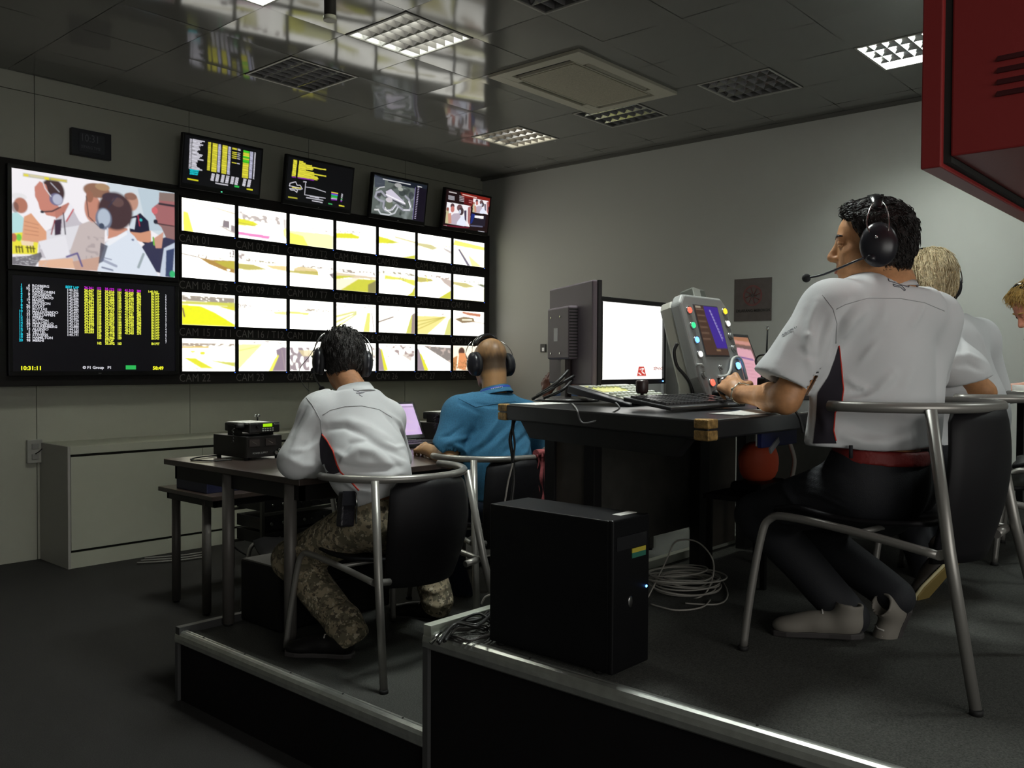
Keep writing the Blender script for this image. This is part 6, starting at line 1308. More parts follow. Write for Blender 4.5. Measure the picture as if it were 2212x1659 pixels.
# ------------------------------------------------------------------ the man at the upper desk (white shirt, red belt)
def man_c():
    fC = Vector((.12, .99, 0)).normalized(); rC = Vector((fC.y, -fC.x, 0)); H = P(1883, 530, 2.74); fwd = -RT*math.cos(.33)+FW*math.sin(.33)-UP*.02; R, _ = loc3(H, fwd, UP-FW*.02); sc = 1.07
    shL, shR = P(1797, 668, 2.66), P(2012, 690, 2.90); nk = P(1925, 612, 2.78); ch = P(1908, 745, 2.77); wa = P(1897, 905, 2.74); pel = P(1905, 1010, 2.74)
    elL, wrL = P(1697, 862, 2.66), P(1598, 850, 2.93); elR, wrR = P(1985, 845, 3.05), P(1880, 845, 3.3)
    lo, hi = bounds([shL, shR, elL, wrL, wrR, pel, H], .17); S = Sdf(lo, hi, .0058)
    S.cap(ch, wa, .14, .13, .05, (fC, 1.4)); S.cap(shL, shR, .05, .05, .05); S.cap(wa, pel, .13, .13, .05, (fC, 1.2)); S.cap(nk-Vector((0, 0, .05)), nk, .07, .062, .04)
    Wn = add_head(S, H, R, sc); S.cap(Wn(0, -.025, -.055), nk, .060, .066, .03)
    for a, b, c in ((shL, elL, wrL), (shR, elR, wrR)):
        S.cap(a, b, .053, .043, .03); m_ = a*0+b.lerp(c, .3); S.cap(b, m_, .043, .045, .02); S.cap(m_, c, .045, .029, .02, ((0, 0, 1), 1.12))
    hd = FW*.80+UP*.42-RT*.22; add_hand(S, wrL+FW*.0, hd, UP*.7-FW*.35-RT*.45, RT, (1.0, 1.05, 1.1, 1.1), .8, 1.08, .02)
    add_hand(S, wrR, fC*1.0-rC*.5, (0, 0, 1), -rC, (.4, .5, .5, .6), .4)
    sk = Skin(*S.mesh()).smooth(1, .4); body = sk.link('person', M_skin)
    tag(body, 'man in white short sleeved shirt and red belt seated nearest, boom microphone at his mouth', 'person')
    finish_face(Wn, R, sc, body)
    # hair
    hs = hair_cap(H, R, sc, [((0, .073, .066), (0, 1, -.30)), ((0, .022, .0), (0, .9, -.45))], .013, .004, 3)
    o = hs.link('hair', M_hair, body); up = R @ Vector((0, 0, 1)); fw = R @ Vector((0, 1, 0))
    loc = (hs.co-A3(H))@np.array(R)/sc
    strands('hair_tufts', hs, loc[:, 2] > -.07, lambda p, n: -up*.8-fw*.5 if (R.transposed() @ (p-H)).z < .07*sc else fw*1.0+up*.1, 1500, .028, .0016, M_hair, o, 4, .001)
    strands('fringe', hs, (loc[:, 1] > .035) & (loc[:, 2] > .06), lambda p, n: fw+up*.5, 160, .03, .002, M_hair, o, 5, .006)
    # shirt
    lo, hi = bounds([shL, shR, elL, pel, nk], .22); T = Sdf(lo, hi, .006)
    T.cap(P(1905, 735, 2.78), P(1900, 880, 2.76), .183, .186, .06, (fC, 1.42)); T.cap(P(1900, 880, 2.76), P(1893, 960, 2.75), .186, .194, .05, (fC, 1.38)); T.cap(shL+Vector((0, 0, -.01)), shR+Vector((0, 0, -.01)), .080, .078, .07)
    T.cap(nk-Vector((0, 0, .055)), shL, .075, .075, .05); T.cap(nk-Vector((0, 0, .055)), shR, .075, .072, .05); T.cap(P(1905, 700, 2.74), P(1905, 760, 2.74), .15, .16, .06, (fC, 1.4)); T.cap(P(1872, 668, 2.70), P(1978, 676, 2.80), .088, .088, .05)
    cuL = P(1686, 822, 2.655); L = Sdf(lo, hi, .006); L.cap(shL, cuL, .084, .080, .05); L.cap(cuL, P(1668, 862, 2.65), .080, .081, .02); cuR = P(2000, 810, 2.99); T.cap(shR, cuR, .080, .074, .05)
    ax = (P(1684, 826, 2.65)-shL).normalized(); L.cut(P(1684, 822, 2.65), ax*1.0+RT*.18+Vector((0, 0, -.05)), .003)
    L.cap(shL.lerp(elL, .35), elL+ax*.08, .058, .063, .004, None, 'sub'); T.join(L, .035)
    T.cap(P(1806, 800, 2.70), P(1790, 955, 2.68), .062, .068, .07); T.cap(P(1995, 760, 2.88), P(1975, 935, 2.82), .07, .075, .08)
    T.cut(P(1895, 962, 2.75), Vector((.03, 0, -1))-RT*.05, .004, .5)
    T.cut(nk+Vector((0, 0, .005)), Vector((0, 0, 1))-fC*.25-RT*.0, .01, .14); 
    T.cap(nk-Vector((0, 0, .03)), nk+Vector((0, 0, .08))+fC*.02, .066, .068, .004, None, 'sub')
    sh = Skin(*T.mesh()).smooth(2, .5)
    Z = lambda l: zc(l, 1560, 420, .3496); b = sh.bvh()
    sh.folds([(l_, a_*1.5, w_*.95) for l_, a_, w_ in ((Z([(1060, 1110), (960, 1210), (880, 1260), (740, 1290)]), .011, .016), (Z([(1000, 1180), (880, 1235), (780, 1220)]), -.006, .014), (Z([(760, 1130), (830, 1180), (900, 1200)]), .006, .012), (Z([(960, 910), (900, 980), (850, 1040)]), .005, .011), (Z([(900, 680), (800, 780), (740, 900)]), .009, .02),
              (Z([(820, 660), (740, 760), (700, 880), (670, 1010)]), -.008, .013), (Z([(1245, 680), (1200, 760), (1150, 830)]), .006, .014), (Z([(1010, 690), (980, 780), (900, 850)]), .004, .014), (Z([(720, 1480), (860, 1530), (1010, 1540), (1180, 1500)]), .011, .018), (Z([(740, 1400), (900, 1470), (1060, 1470)]), -.007, .02),
              (Z([(590, 650), (545, 780), (520, 960), (560, 1130)]), .006, .014), (Z([(640, 760), (600, 900), (585, 1050)]), -.005, .012), (Z([(500, 700), (440, 850), (380, 960), (330, 1060)]), .004, .016), (Z([(520, 870), (560, 880), (560, 960)]), .005, .01), (Z([(480, 960), (530, 1000), (600, 1010)]), -.004, .01),
              (Z([(1330, 900), (1340, 1100), (1330, 1300)]), -.005, .02), (Z([(1190, 1050), (1120, 1220), (960, 1330)]), .005, .022), (Z([(600, 1330), (640, 1400), (640, 1480)]), .006, .012), (Z([(1240, 1350), (1120, 1430), (960, 1460)]), .006, .02))], b)
    sh.noise(.0022, 26, 2); so = sh.link('shirt', M_shw, body); b = sh.bvh()
    strip(sh, b, [(1811, 747), (1803, 775), (1790, 812), (1766, 850), (1764, 900), (1757, 958)], [(1812, 747), (1817, 787), (1822, 840), (1819, 867), (1803, 892), (1801, 930), (1807, 958)], 'side_panel', M_pan, so, 34, 8)
    obj('red_piping', MB().tube(spline(surf_line(sh, b, [(1812, 747), (1817, 787), (1822, 840), (1819, 867), (1804, 892), (1801, 930), (1806, 952)], .001), 2), .0022, 6), M_red, so)
    for l in ([(1807, 668), (1826, 658), (1875, 644), (1945, 645), (1997, 654), (2040, 672)], [(1777, 637), (1800, 668), (1808, 700), (1806, 742)]):
        obj('seam', MB().tube(surf_line(sh, b, l, .001, .0002), .0013, 5), M_seam, so)
    Q = lambda l: zc(l, 1700, 430, .1899)
    for l in ([(1140, 880), (1235, 858), (1255, 905), (1290, 925), (1335, 945), (1392, 985), (1380, 1003), (1290, 975), (1200, 945), (1160, 935), (1140, 880)], [(1205, 970), (1270, 990), (1300, 985), (1345, 1035), (1335, 1045), (1290, 1005), (1215, 992), (1205, 970)]):
        obj('track_logo', MB().tube(surf_line(sh, b, Q(l), .001, .0008, 4), .0013, 5), M_logo, so)
    h0, n0 = sh.hit(b, 1690, 727)
    if h0 is not None: tx = (RT*.93-UP*.36).normalized(); tn = n0; tx = (tx-tn*tx.dot(tn)).normalized(); text_part('sleeve_print', 'AEROSPLAS', .011, frame(h0+tn*.003, tx, tn.cross(tx), tn), M_logo, so, bold=.0004)
    # collar, belt, trousers, shoes
    nkx = MB(); cc = nk+Vector((0, 0, -.004)); vs = []
    for i in range(33):
        a = 2*PI*i/32; r_ = .066; q = cc+rC*math.cos(a)*r_+fC*math.sin(a)*r_*1.02-Vector((0, 0, .012*math.sin(a))); vs += [q+Vector((0, 0, .006)), q+(q-cc)*.14-Vector((0, 0, .02)), q+(q-cc)*.19-Vector((0, 0, .018))]
    nkx.add(vs, [f_ for i in range(32) for f_ in ((3*i, 3*i+1, 3*i+4, 3*i+3), (3*i, 3*i+3, 3*i+5, 3*i+2))], 0, True); obj('collar', nkx, M_shw, so)
    lo, hi = bounds([pel], .26); B_ = Sdf(lo, hi, .0065); B_.cap(P(1895, 940, 2.75), pel, .172, .18, .03, (fC, 1.42)); c0 = P(1900, 985, 2.75); nn = Vector((0, 0, 1))+RT*.06-FW*.0
    B_.cut(c0+Vector((0, 0, .026)), nn, .002); B_.cut(c0-Vector((0, 0, .018)), -nn, .002); bo = Skin(*B_.mesh()).smooth(1).link('belt', M_belt, body)
    kL, kR = P(1640, 1115, 3.05), P(1720, 1130, 3.25); aL, aR = P(1836, 1332, 2.90), P(1936, 1290, 2.93); hL, hR = P(1860, 1045, 2.70), P(1955, 1050, 2.86)
    lo, hi = bounds([kL, kR, aL, aR, pel, hL, hR], .22); G = Sdf(lo, hi, .008); G.cap(P(1897, 975, 2.75), P(1905, 1035, 2.75), .168, .178, .05, (fC, 1.38))
    for h_, k_, a_ in ((hL, kL, aL), (hR, kR, aR)): G.cap(h_, k_, .104, .078, .05); G.cap(k_, a_, .078, .062, .03)
    G.cut(c0+Vector((0, 0, .012)), nn, .004); g = Skin(*G.mesh()).smooth(2); gb = g.bvh()
    g.folds([([(1720, 1000+14*k), (1770, 1012+14*k), (1830, 1040+14*k)], .006, .009) for k in range(5)]+[([(1700, 1010), (1690, 1050), (1720, 1090)], .01, .012), ([(1640, 1110), (1700, 1130), (1800, 1140)], .006, .012)], gb); g.noise(.002, 25, 6)
    to = g.link('trousers', M_trs, body); obj('belt_loop', MB().tube([P(1838, 962, 2.58), P(1838, 990, 2.58)], .006, 6), M_trs, to)
    shoe('shoe', P(1862, 1372, 2.84)+Vector((0, 0, -.01)), Vector((-.28, .95, -.08)), (0, 0, 1), M_shoe, M_sole, body, .28)
    shoe('shoe', P(1962, 1298, 2.93), Vector((-.12, .30, -1)), Vector((-.9, .45, .2)), M_shoe, M_sole, body, .27)
    W3 = lambda v: v
    headset('black headset with boom microphone on the man with the red belt', None, R, H, 1.08, (-1, (-.055, .178, -.088)), -.012, cupr=(.028, .050, .062), fat=1.15)
    # bracelet
    br = thing('bracelet', 'silver link bracelet on the wrist of the man with red belt', 'bracelet', wrL); d = (wrL-elL).normalized(); u = d.cross(Vector((0, 0, 1))).normalized(); w = d.cross(u)
    off = (elL-wrL).normalized()*.012; obj('chain', MB().tube([off+u*math.cos(a)*.036+w*math.sin(a)*.033+d*.004*math.sin(3*a) for a in [k*2*PI/26 for k in range(26)]], .0032, 6, True), mat('bracelet_silver', (.7, .66, .55), .25, metal=1), br)
    for k in range(7):
        a = k*2*PI/7; obj('bead', MB().ell(off+u*math.cos(a)*.037+w*math.sin(a)*.034, (.0055, .0055, .0055), None, 8), mat('bracelet_silver', (.7, .66, .55), .25, metal=1), br)
    dv = thing('small_device', 'small black clip held under the hand of the red belt man', 'device', P(1562, 842, 3.02)); obj('body', MB().box((0, 0, 0), (.05, .03, .018), Matrix.Rotation(.6, 3, 'Y')), M_blk, dv, .004)
man_c()

# ------------------------------------------------------------------ the man in camouflage trousers
def man_a():
    fA = Vector((.05, 1, 0)).normalized(); rA = Vector((fA.y, -fA.x, 0)); H = P(740, 778, 3.92); ang = .30; fwd = FW*math.cos(ang)-RT*math.sin(ang)-UP*.22; R, _ = loc3(H, fwd, UP+FW*.2); sc = 1.02
    nk = P(765, 845, 3.80); shL, shR = P(692, 893, 3.72), P(836, 905, 3.92); elL, wrL = P(640, 995, 3.66), P(735, 1008, 4.0); elR, wrR = P(862, 990, 4.10), P(835, 975, 4.35); ch = P(780, 925, 3.80); wa = P(800, 1010, 3.74); pel = P(828, 1095, 3.74)
    lo, hi = bounds([H, nk, shL, elL, wrL, wrR, pel], .16); S = Sdf(lo, hi, .0072)
    S.cap(ch, wa, .13, .12, .05, (fA, 1.3)); S.cap(shL, shR, .045, .045, .05); S.cap(wa, pel, .12, .12, .05); W_ = add_head(S, H, R, sc); S.cap(W_(0, -.02, -.06), nk, .056, .060, .03)
    for a, b, c in ((shL, elL, wrL), (shR, elR, wrR)): S.cap(a, b, .048, .04, .03); S.cap(b, c, .04, .028, .02)
    add_hand(S, wrL, fA+rA*.3, (0, 0, 1), rA, (.5, .5, .6, .6), .4); add_hand(S, wrR, fA-rA*.3, (0, 0, 1), -rA, (.5, .5, .6, .6), .4)
    sk = Skin(*S.mesh()).smooth(1, .4); body = sk.link('person', M_skin2); tag(body, 'black haired man in white shirt and camouflage trousers leaning over the left table', 'person'); finish_face(W_, R, sc, body)
    hs = hair_cap(H, R, sc, [((0, .078, .06), (0, 1, -.3)), ((0, .03, -.01), (0, .9, -.4))], .018, .005, 6, .006, -.088); o = hs.link('hair', M_hair, body); up = R @ Vector((0, 0, 1)); fw = R @ Vector((0, 1, 0))
    loc = (hs.co-A3(H))@np.array(R)/sc; strands('hair_tufts', hs, loc[:, 2] > -.085, lambda p, n: -up-fw*.2, 1100, .03, .002, M_hair, o, 8, .001); strands('cowlick', hs, loc[:, 2] > .085, lambda p, n: n+up*.5-fw, 120, .03, .002, M_hair, o, 9, .008)
    lo, hi = bounds([shL, shR, elL, elR, P(830, 1070, 3.7), nk], .19); T = Sdf(lo, hi, .007)
    T.cap(P(765, 900, 3.80), P(775, 950, 3.78), .160, .170, .06, (fA, 1.3)); T.cap(P(775, 950, 3.78), P(795, 1000, 3.72), .170, .172, .05, (fA, 1.3)); T.cap(P(795, 1000, 3.72), P(830, 1070, 3.70), .170, .145, .05, (fA, 1.35)); T.cap(shL, shR, .070, .066, .06); T.cap(nk-Vector((0, 0, .05)), shL, .065, .072, .05); T.cap(nk-Vector((0, 0, .05)), shR, .065, .07, .05)
    T.cap(P(800, 1000, 3.66), P(838, 1015, 3.66), .10, .085, .06)
    T.cap(shL, elL, .078, .072, .05); T.cap(elL, P(690, 1005, 3.85), .072, .066, .03); T.cap(shR, elR, .066, .056, .05); T.cap(elR, P(855, 985, 4.2), .056, .05, .03)
    T.cap(elL.lerp(wrL, .6), wrL, .05, .05, .004, None, 'sub'); T.cut(P(838, 1068, 3.70), Vector((0, 0, -1))+RT*.35, .004, .35); T.cut(nk+Vector((0, 0, .0)), Vector((0, 0, 1))+fA*.25, .012, .12); T.cap(nk-Vector((0, 0, .02)), nk+Vector((0, 0, .07)), .061, .062, .004, None, 'sub')
    sh = Skin(*T.mesh()).smooth(2); Z = lambda l: zc(l, 560, 680, .3074); b = sh.bvh()
    sh.folds([(Z(l), a, w) for l, a, w in (([(880, 700), (940, 760), (985, 830)], -.009, .012), ([(900, 690), (985, 760), (1030, 880)], .009, .014), ([(470, 800), (600, 790), (760, 850), (930, 960), (1030, 1010)], -.013, .015), ([(480, 760), (620, 740), (780, 790), (930, 880)], .008, .02), ([(560, 1010), (640, 905), (760, 880), (860, 930), (1000, 1080)], -.011, .013), ([(600, 1010), (700, 945), (800, 960), (900, 1040)], .012, .018),
        ([(500, 1010), (620, 1070), (760, 1090), (900, 1085), (1010, 1060)], -.012, .014), ([(520, 960), (600, 1000), (560, 1060)], .010, .013), ([(470, 1130), (600, 1160), (700, 1230), (850, 1260)], .012, .014), ([(640, 1180), (760, 1170), (880, 1200)], -.009, .013), ([(880, 900), (960, 940), (1020, 920)], .008, .010), ([(820, 1190), (900, 1150), (1000, 1110)], .009, .012),
        ([(390, 650), (330, 760), (270, 860), (230, 940)], .008, .013), ([(340, 620), (270, 760), (220, 860)], -.006, .012), ([(420, 780), (360, 900), (260, 1000)], -.008, .013), ([(230, 960), (320, 950), (400, 900)], .007, .012), ([(190, 1000), (300, 1060), (420, 1060)], .006, .015))], b)
    sh.noise(.0022, 24, 12); so = sh.link('shirt', M_shw, body); b = sh.bvh()
    strip(sh, b, Z([(438, 828), (424, 900), (430, 1000), (455, 1090), (500, 1130)]), Z([(440, 830), (480, 890), (520, 960), (545, 1050), (572, 1105)]), 'side_panel', M_pan, so, 20, 6)
    obj('red_piping', MB().tube(spline(surf_line(sh, b, Z([(440, 840), (480, 890), (520, 960), (545, 1050), (572, 1105), (640, 1170), (700, 1235)]), .001), 2), .0032, 6), M_red, so)
    for l in ([(445, 705), (500, 670), (600, 645), (720, 640), (840, 665), (930, 720)], [(320, 570), (370, 630), (430, 740), (438, 830)]): obj('seam', MB().tube(surf_line(sh, b, Z(l), .001, .0004), .0018, 5), M_seam, so)
    for l in ([(665, 485), (655, 500), (665, 530), (710, 545), (740, 545), (710, 552), (680, 550)], [(690, 485), (665, 487)], [(725, 575), (700, 560)]): obj('track_logo', MB().tube(surf_line(sh, b, Z(l), .001, .001, 4), .0016, 5), mat('logo_faint', (.35, .35, .4), .8), so)
    nkx = MB(); cc = nk+Vector((0, 0, -.008)); vs = []
    for i in range(33):
        a = 2*PI*i/32; q = cc+rA*math.cos(a)*.068+fA*math.sin(a)*.068+Vector((0, 0, -.02*math.sin(a)))*1.0; vs += [q+Vector((0, 0, .03)), q+(q-cc)*.3-Vector((0, 0, .012)), q+(q-cc)*.4-Vector((0, 0, .01))]
    nkx.add(vs, [f_ for i in range(32) for f_ in ((3*i, 3*i+1, 3*i+4, 3*i+3), (3*i, 3*i+3, 3*i+5, 3*i+2))], 0, True); obj('collar', nkx, M_shw, so)
    # trousers
    kL, aL = P(632, 1208, 3.98), P(742, 1345, 3.72); kR, aR = P(915, 1180, 4.38), P(945, 1300, 4.3); hL, hR = P(800, 1125, 3.68), P(868, 1130, 3.9)
    lo, hi = bounds([kL, aL, kR, aR, pel], .17); G = Sdf(lo, hi, .0078); G.cap(P(845, 1080, 3.74), P(842, 1125, 3.74), .138, .15, .05, (fA, 1.2))
    G.cap(hL, kL, .108, .088, .05); G.cap(kL, aL, .088, .074, .03); G.cap(aL, P(757, 1372, 3.69), .076, .080, .02); G.cap(hR, kR, .10, .08, .05); G.cap(kR, aR, .082, .078, .03); G.cut(P(845, 1068, 3.74), (0, 0, 1), .004, .3); G.cut(P(762, 1388, 3.68), Vector((0, 0, -1))+RT*.5, .004, .14)
    g = Skin(*G.mesh()).smooth(2); Y_ = lambda l: zc(l, 500, 1030, .1627); gb = g.bvh()
    g.folds([(Y_(l), a, w) for l, a, w in (([(640, 1090), (750, 1150), (840, 1200)], .012, .008), ([(600, 1140), (700, 1200), (840, 1210)], -.008, .008), ([(740, 1010), (790, 1080), (840, 1140)], .011, .008), ([(800, 960), (850, 1020)], .009, .008), ([(600, 1220), (720, 1280), (860, 1240)], .012, .010), ([(740, 1390), (800, 1370), (870, 1340)], .010, .010), ([(620, 1080), (800, 980), (1000, 900), (1280, 860)], .010, .010), ([(600, 1110), (800, 1010)], -.006, .009), ([(1060, 650), (900, 790), (800, 830)], -.010, .010), ([(1280, 760), (1400, 880), (1530, 990)], .009, .009), ([(860, 800), (960, 860), (970, 930)], -.006, .006))]+
        [([(665, 1330), (715, 1320), (760, 1300)], .012, .012), ([(680, 1350), (730, 1345), (770, 1325)], -.010, .010), ([(690, 1372), (735, 1362), (772, 1345)], .012, .010), ([(650, 1290), (700, 1300)], -.008, .012), ([(910, 1270), (940, 1280), (980, 1262)], .010, .010), ([(912, 1300), (945, 1312), (982, 1296)], .010, .010)], gb); g.noise(.003, 26, 14); to = g.link('trousers', M_camo, body)
    lo, hi = bounds([P(845, 1075, 3.74)], .2); B_ = Sdf(lo, hi, .007); B_.cap(P(845, 1060, 3.74), P(842, 1110, 3.74), .136, .148, .03, (fA, 1.2)); c0 = P(845, 1082, 3.74); B_.cut(c0+Vector((0, 0, .022)), (0, 0, 1), .002); B_.cut(c0-Vector((0, 0, .022)), (0, 0, -1), .002); Skin(*B_.mesh()).smooth(1).link('belt', mat('belt_khaki', (.20, .16, .09), .8, bump=.3, bscale=300), body)
    shoe('boot', P(762, 1420, 3.66), Vector((-.55, .8, 0)), (0, 0, 1), M_blk, M_sole, body); shoe('boot', P(955, 1345, 4.27), Vector((-.3, .9, 0)), (0, 0, 1), M_blk, M_sole, body)
    pu = thing('belt_pouch', 'black phone pouch hanging at the hip of the camouflage trousers', 'pouch', P(748, 1100, 3.56)); Rm = Matrix.Rotation(.1, 3, 'Y'); obj('pouch_body', MB().box((0, 0, 0), (.07, .035, .14), Rm), mat('pouch_black', (.015, .014, .018), .35, bump=.3, bscale=60), pu, .008); obj('flap', MB().box((.0, -.02, .045), (.072, .006, .06), Rm), mat('pouch_gloss', (.02, .02, .024), .15), pu, .003); obj('shiny_edge', MB().tube([(.034, -.02, -.06), (.036, -.022, .02), (.03, -.02, .065)], .0035, 6), mat('knob_chrome', (.6, .62, .6), .2, metal=1), pu)
    headset('black headset on the black haired man in front of the screens', None, R, H, 1.06, (-1, (-.07, .12, -.10)), .0, cupr=(.024, .042, .056), fat=1.0)
    cord('thin headset lead curving beside the black haired man', [P(682, 748, 3.9), P(668, 770, 3.9), P(650, 792, 3.9), P(646, 808, 3.88), P(655, 830, 3.86), P(668, 845, 3.84)], .0016, M_cable)
man_a()

# ------------------------------------------------------------------ the bald man in the blue shirt
def man_b():
    fB = Vector((.0, 1, 0)); rB = Vector((1, 0, 0)); H = P(1058, 783, 4.66); ang = .62; fwd = FW*math.cos(ang)-RT*math.sin(ang)-UP*.22; R, _ = loc3(H, fwd, UP+FW*.12-RT*.08); sc = 1.03
    nk = P(1068, 850, 4.60); shL, shR = P(995, 893, 4.50), P(1136, 905, 4.70); elL, wrL = P(968, 992, 4.40), P(924, 972, 4.60); elR, wrR = P(1160, 985, 4.9), P(1130, 980, 5.15); ch = P(1068, 930, 4.6); wa = P(1072, 1000, 4.56); pel = P(1075, 1070, 4.56)
    lo, hi = bounds([H, nk, shL, elL, wrL, wrR, pel], .16); S = Sdf(lo, hi, .0072); S.cap(ch, wa, .14, .13, .05, (fB, 1.3)); S.cap(shL, shR, .045, .045, .05); S.cap(wa, pel, .12, .12, .05); W_ = add_head(S, H, R, sc); S.cap(W_(0, -.03, -.05), nk, .064, .064, .03); S.ell(W_(0, .062, -.098), (.03, .028, .022), np.array(R), .02)
    for a, b, c in ((shL, elL, wrL), (shR, elR, wrR)): S.cap(a, b, .05, .044, .03); S.cap(b, c, .046, .031, .02)
    add_hand(S, wrL, FW*.85-RT*.5+UP*.10, UP*.8-RT*.3-FW*.3, RT, (1.0, 1.0, 1.0, 1.0), .7, 1.12, .02); add_hand(S, wrR, fB, (0, 0, 1), -rB, (.5, .5, .6, .6), .4)
    sk = Skin(*S.mesh()).smooth(1, .4); body = sk.link('person', M_skin2); tag(body, 'bald man in a blue short sleeved shirt with headphones before the screens', 'person'); finish_face(W_, R, sc, body)
    me = body.data; ca = me.color_attributes.new('tint', 'FLOAT_COLOR', 'POINT'); co = np.array([v.co[:] for v in me.vertices]); l = (co-A3(H))@np.array(R)/sc
    rgn = np.random.RandomState(3); nz = sum(np.sin(l@(rgn.randn(3)*q)+rgn.uniform(0, 6)) for q in (50, 80, 120, 170))*.09     # cropped hair: dense at the sides and nape, thin on the crown
    st = np.clip((.055-l[:, 2])/.05+nz, 0, 1)*np.clip((l[:, 2]+.075)/.03+nz*.3, 0, 1)*np.clip((.035-l[:, 1])/.035, 0, 1); st = np.maximum(st*.85, np.clip((-.0-l[:, 1])/.05, 0, 1)*np.clip((.115-l[:, 2])/.03, 0, 1)*np.clip((l[:, 2]+.06)/.03, 0, 1)*(.35+nz*.8))
    st = np.clip(st, 0, 1)[:, None]; c = np.array(L3((176, 134, 92)))*(1-st)+np.array((.040, .031, .024))*st; ca.data.foreach_set('color', np.c_[c, np.ones(len(c))].astype(np.float32).ravel())
    m = bpy.data.materials.new('skin_cropped_hair'); m.use_nodes = True; nd = m.node_tree.nodes; vc = nd.new('ShaderNodeVertexColor'); vc.layer_name = 'tint'; m.node_tree.links.new(vc.outputs[0], nd['Principled BSDF'].inputs[0]); nd['Principled BSDF'].inputs['Roughness'].default_value = .45; me.materials[0] = m
    lo, hi = bounds([shL, shR, elL, elR, P(1075, 1070, 4.6), nk], .2); T = Sdf(lo, hi, .0072)
    T.cap(P(1066, 915, 4.6), P(1072, 1000, 4.56), .188, .195, .06, (fB, 1.3)); T.cap(P(1072, 1000, 4.56), P(1076, 1075, 4.56), .192, .18, .05, (fB, 1.25)); T.cap(shL, shR, .078, .078, .06); T.cap(nk-Vector((0, 0, .05)), shL, .07, .078, .05); T.cap(nk-Vector((0, 0, .05)), shR, .07, .078, .05)
    cu = P(970, 965, 4.44); L = Sdf(lo, hi, .0072); L.cap(shL, cu, .084, .082, .05); L.cap(cu, P(945, 1010, 4.42), .082, .08, .02); T.cap(shR, P(1152, 960, 4.8), .086, .084, .05); ax = (cu-shL).normalized(); L.cut(P(952, 973, 4.42), -RT*.67-UP*.74, .003); L.cap(shL.lerp(elL, .4), elL+ax*.08, .058, .062, .004, None, 'sub'); T.join(L, .035)
    T.cut(P(1075, 1075, 4.56), (0, 0, -1), .004, .4); T.cut(nk+Vector((0, 0, .01)), (0, 0, 1), .012, .12); T.cap(nk-Vector((0, 0, .02)), nk+Vector((0, 0, .07)), .066, .068, .004, None, 'sub')
    sh = Skin(*T.mesh()).smooth(2); Z = lambda l: zc(l, 560, 680, .3074); b = sh.bvh()
    sh.folds([(Z(l), a, w) for l, a, w in (([(1560, 700), (1540, 800), (1440, 920)], -.014, .022), ([(1700, 720), (1640, 800), (1560, 900), (1480, 960)], .010, .014), ([(1740, 780), (1640, 880), (1540, 960)], -.010, .013), ([(1420, 790), (1340, 850), (1280, 860)], -.009, .011), ([(1480, 860), (1380, 880), (1290, 920)], .009, .012), ([(1850, 700), (1740, 830), (1620, 960)], .008, .015), ([(1920, 800), (1820, 900), (1700, 980)], -.008, .016), ([(1400, 620), (1480, 650), (1560, 700)], -.006, .012), ([(1340, 900), (1420, 940), (1460, 980)], .008, .01), ([(1900, 880), (1880, 960), (1820, 1010)], .008, .015), ([(1500, 620), (1640, 640), (1750, 625)], -.005, .010))], b)
    sh.noise(.0025, 22, 22); so = sh.link('shirt', M_shb, body); b = sh.bvh(); obj('seam', MB().tube(surf_line(sh, b, Z([(1400, 590), (1520, 650), (1640, 630), (1800, 610)]), .001, .0004), .0016, 5), mat('seam_blue', (.02, .09, .16), .9), so)
    nkx = MB(); cc = nk; vs = []
    for i in range(33):
        a = 2*PI*i/32; q = cc+rB*math.cos(a)*.072+fB*math.sin(a)*.072+Vector((0, 0, -.02*math.sin(a))); vs += [q+Vector((0, 0, .032)), q+(q-cc)*.3-Vector((0, 0, .012)), q+(q-cc)*.38-Vector((0, 0, .01))]
    nkx.add(vs, [f_ for i in range(32) for f_ in ((3*i, 3*i+1, 3*i+4, 3*i+3), (3*i, 3*i+3, 3*i+5, 3*i+2))], 0, True); obj('collar', nkx, M_shb, so)
    ln = thing('lanyard', 'bright blue lanyard with white print round the neck of the blue shirt', 'lanyard', nk); m = MB(); vs = []
    for i in range(33):
        a = 2*PI*i/32; q = rB*math.cos(a)*.082+fB*math.sin(a)*.082+Vector((0, 0, .012-.025*math.sin(a))); vs += [q+Vector((0, 0, .009)), q*1.04-Vector((0, 0, .009))]
    m.add(vs, [(2*i, 2*i+1, 2*i+3, 2*i+2) for i in range(32)], 0, True); o = obj('ribbon', m, mat('lanyard_blue', (.01, .05, .42), .6), ln); s_ = o.modifiers.new('s', 'SOLIDIFY'); s_.thickness = .002
    for i in range(7):
        a = PI*1.18+i*.11; q = rB*math.cos(a)*.0858+fB*math.sin(a)*.0858+Vector((0, 0, .012-.025*math.sin(a))); obj('white_print', MB().ell(q, (.003, .003, .004), None, 8), mat('print_bright', (.8, .8, .8), .5), ln)
    kL, aL = P(960, 1160, 4.95), P(1000, 1290, 4.75); kR, aR = P(1120, 1150, 5.1), P(1120, 1270, 4.95); lo, hi = bounds([kL, aL, kR, aR, pel], .18); G = Sdf(lo, hi, .010); G.cap(P(1075, 1060, 4.56), pel, .15, .16, .05)
    for h_, k_, a_ in ((P(1045, 1090, 4.52), kL, aL), (P(1105, 1090, 4.66), kR, aR)): G.cap(h_, k_, .10, .075, .05); G.cap(k_, a_, .075, .06, .03)
    Skin(*G.mesh()).smooth(2).noise(.003, 25, 3).link('trousers', mat('jeans_navy', (.012, .022, .045), .8, bump=.2, bscale=300), body)
    shoe('shoe', aL+Vector((0, -.06, -.09)), (-.2, 1, 0), (0, 0, 1), M_blk, M_sole, body); shoe('shoe', aR+Vector((0, -.06, -.09)), (.1, 1, 0), (0, 0, 1), M_blk, M_sole, body)
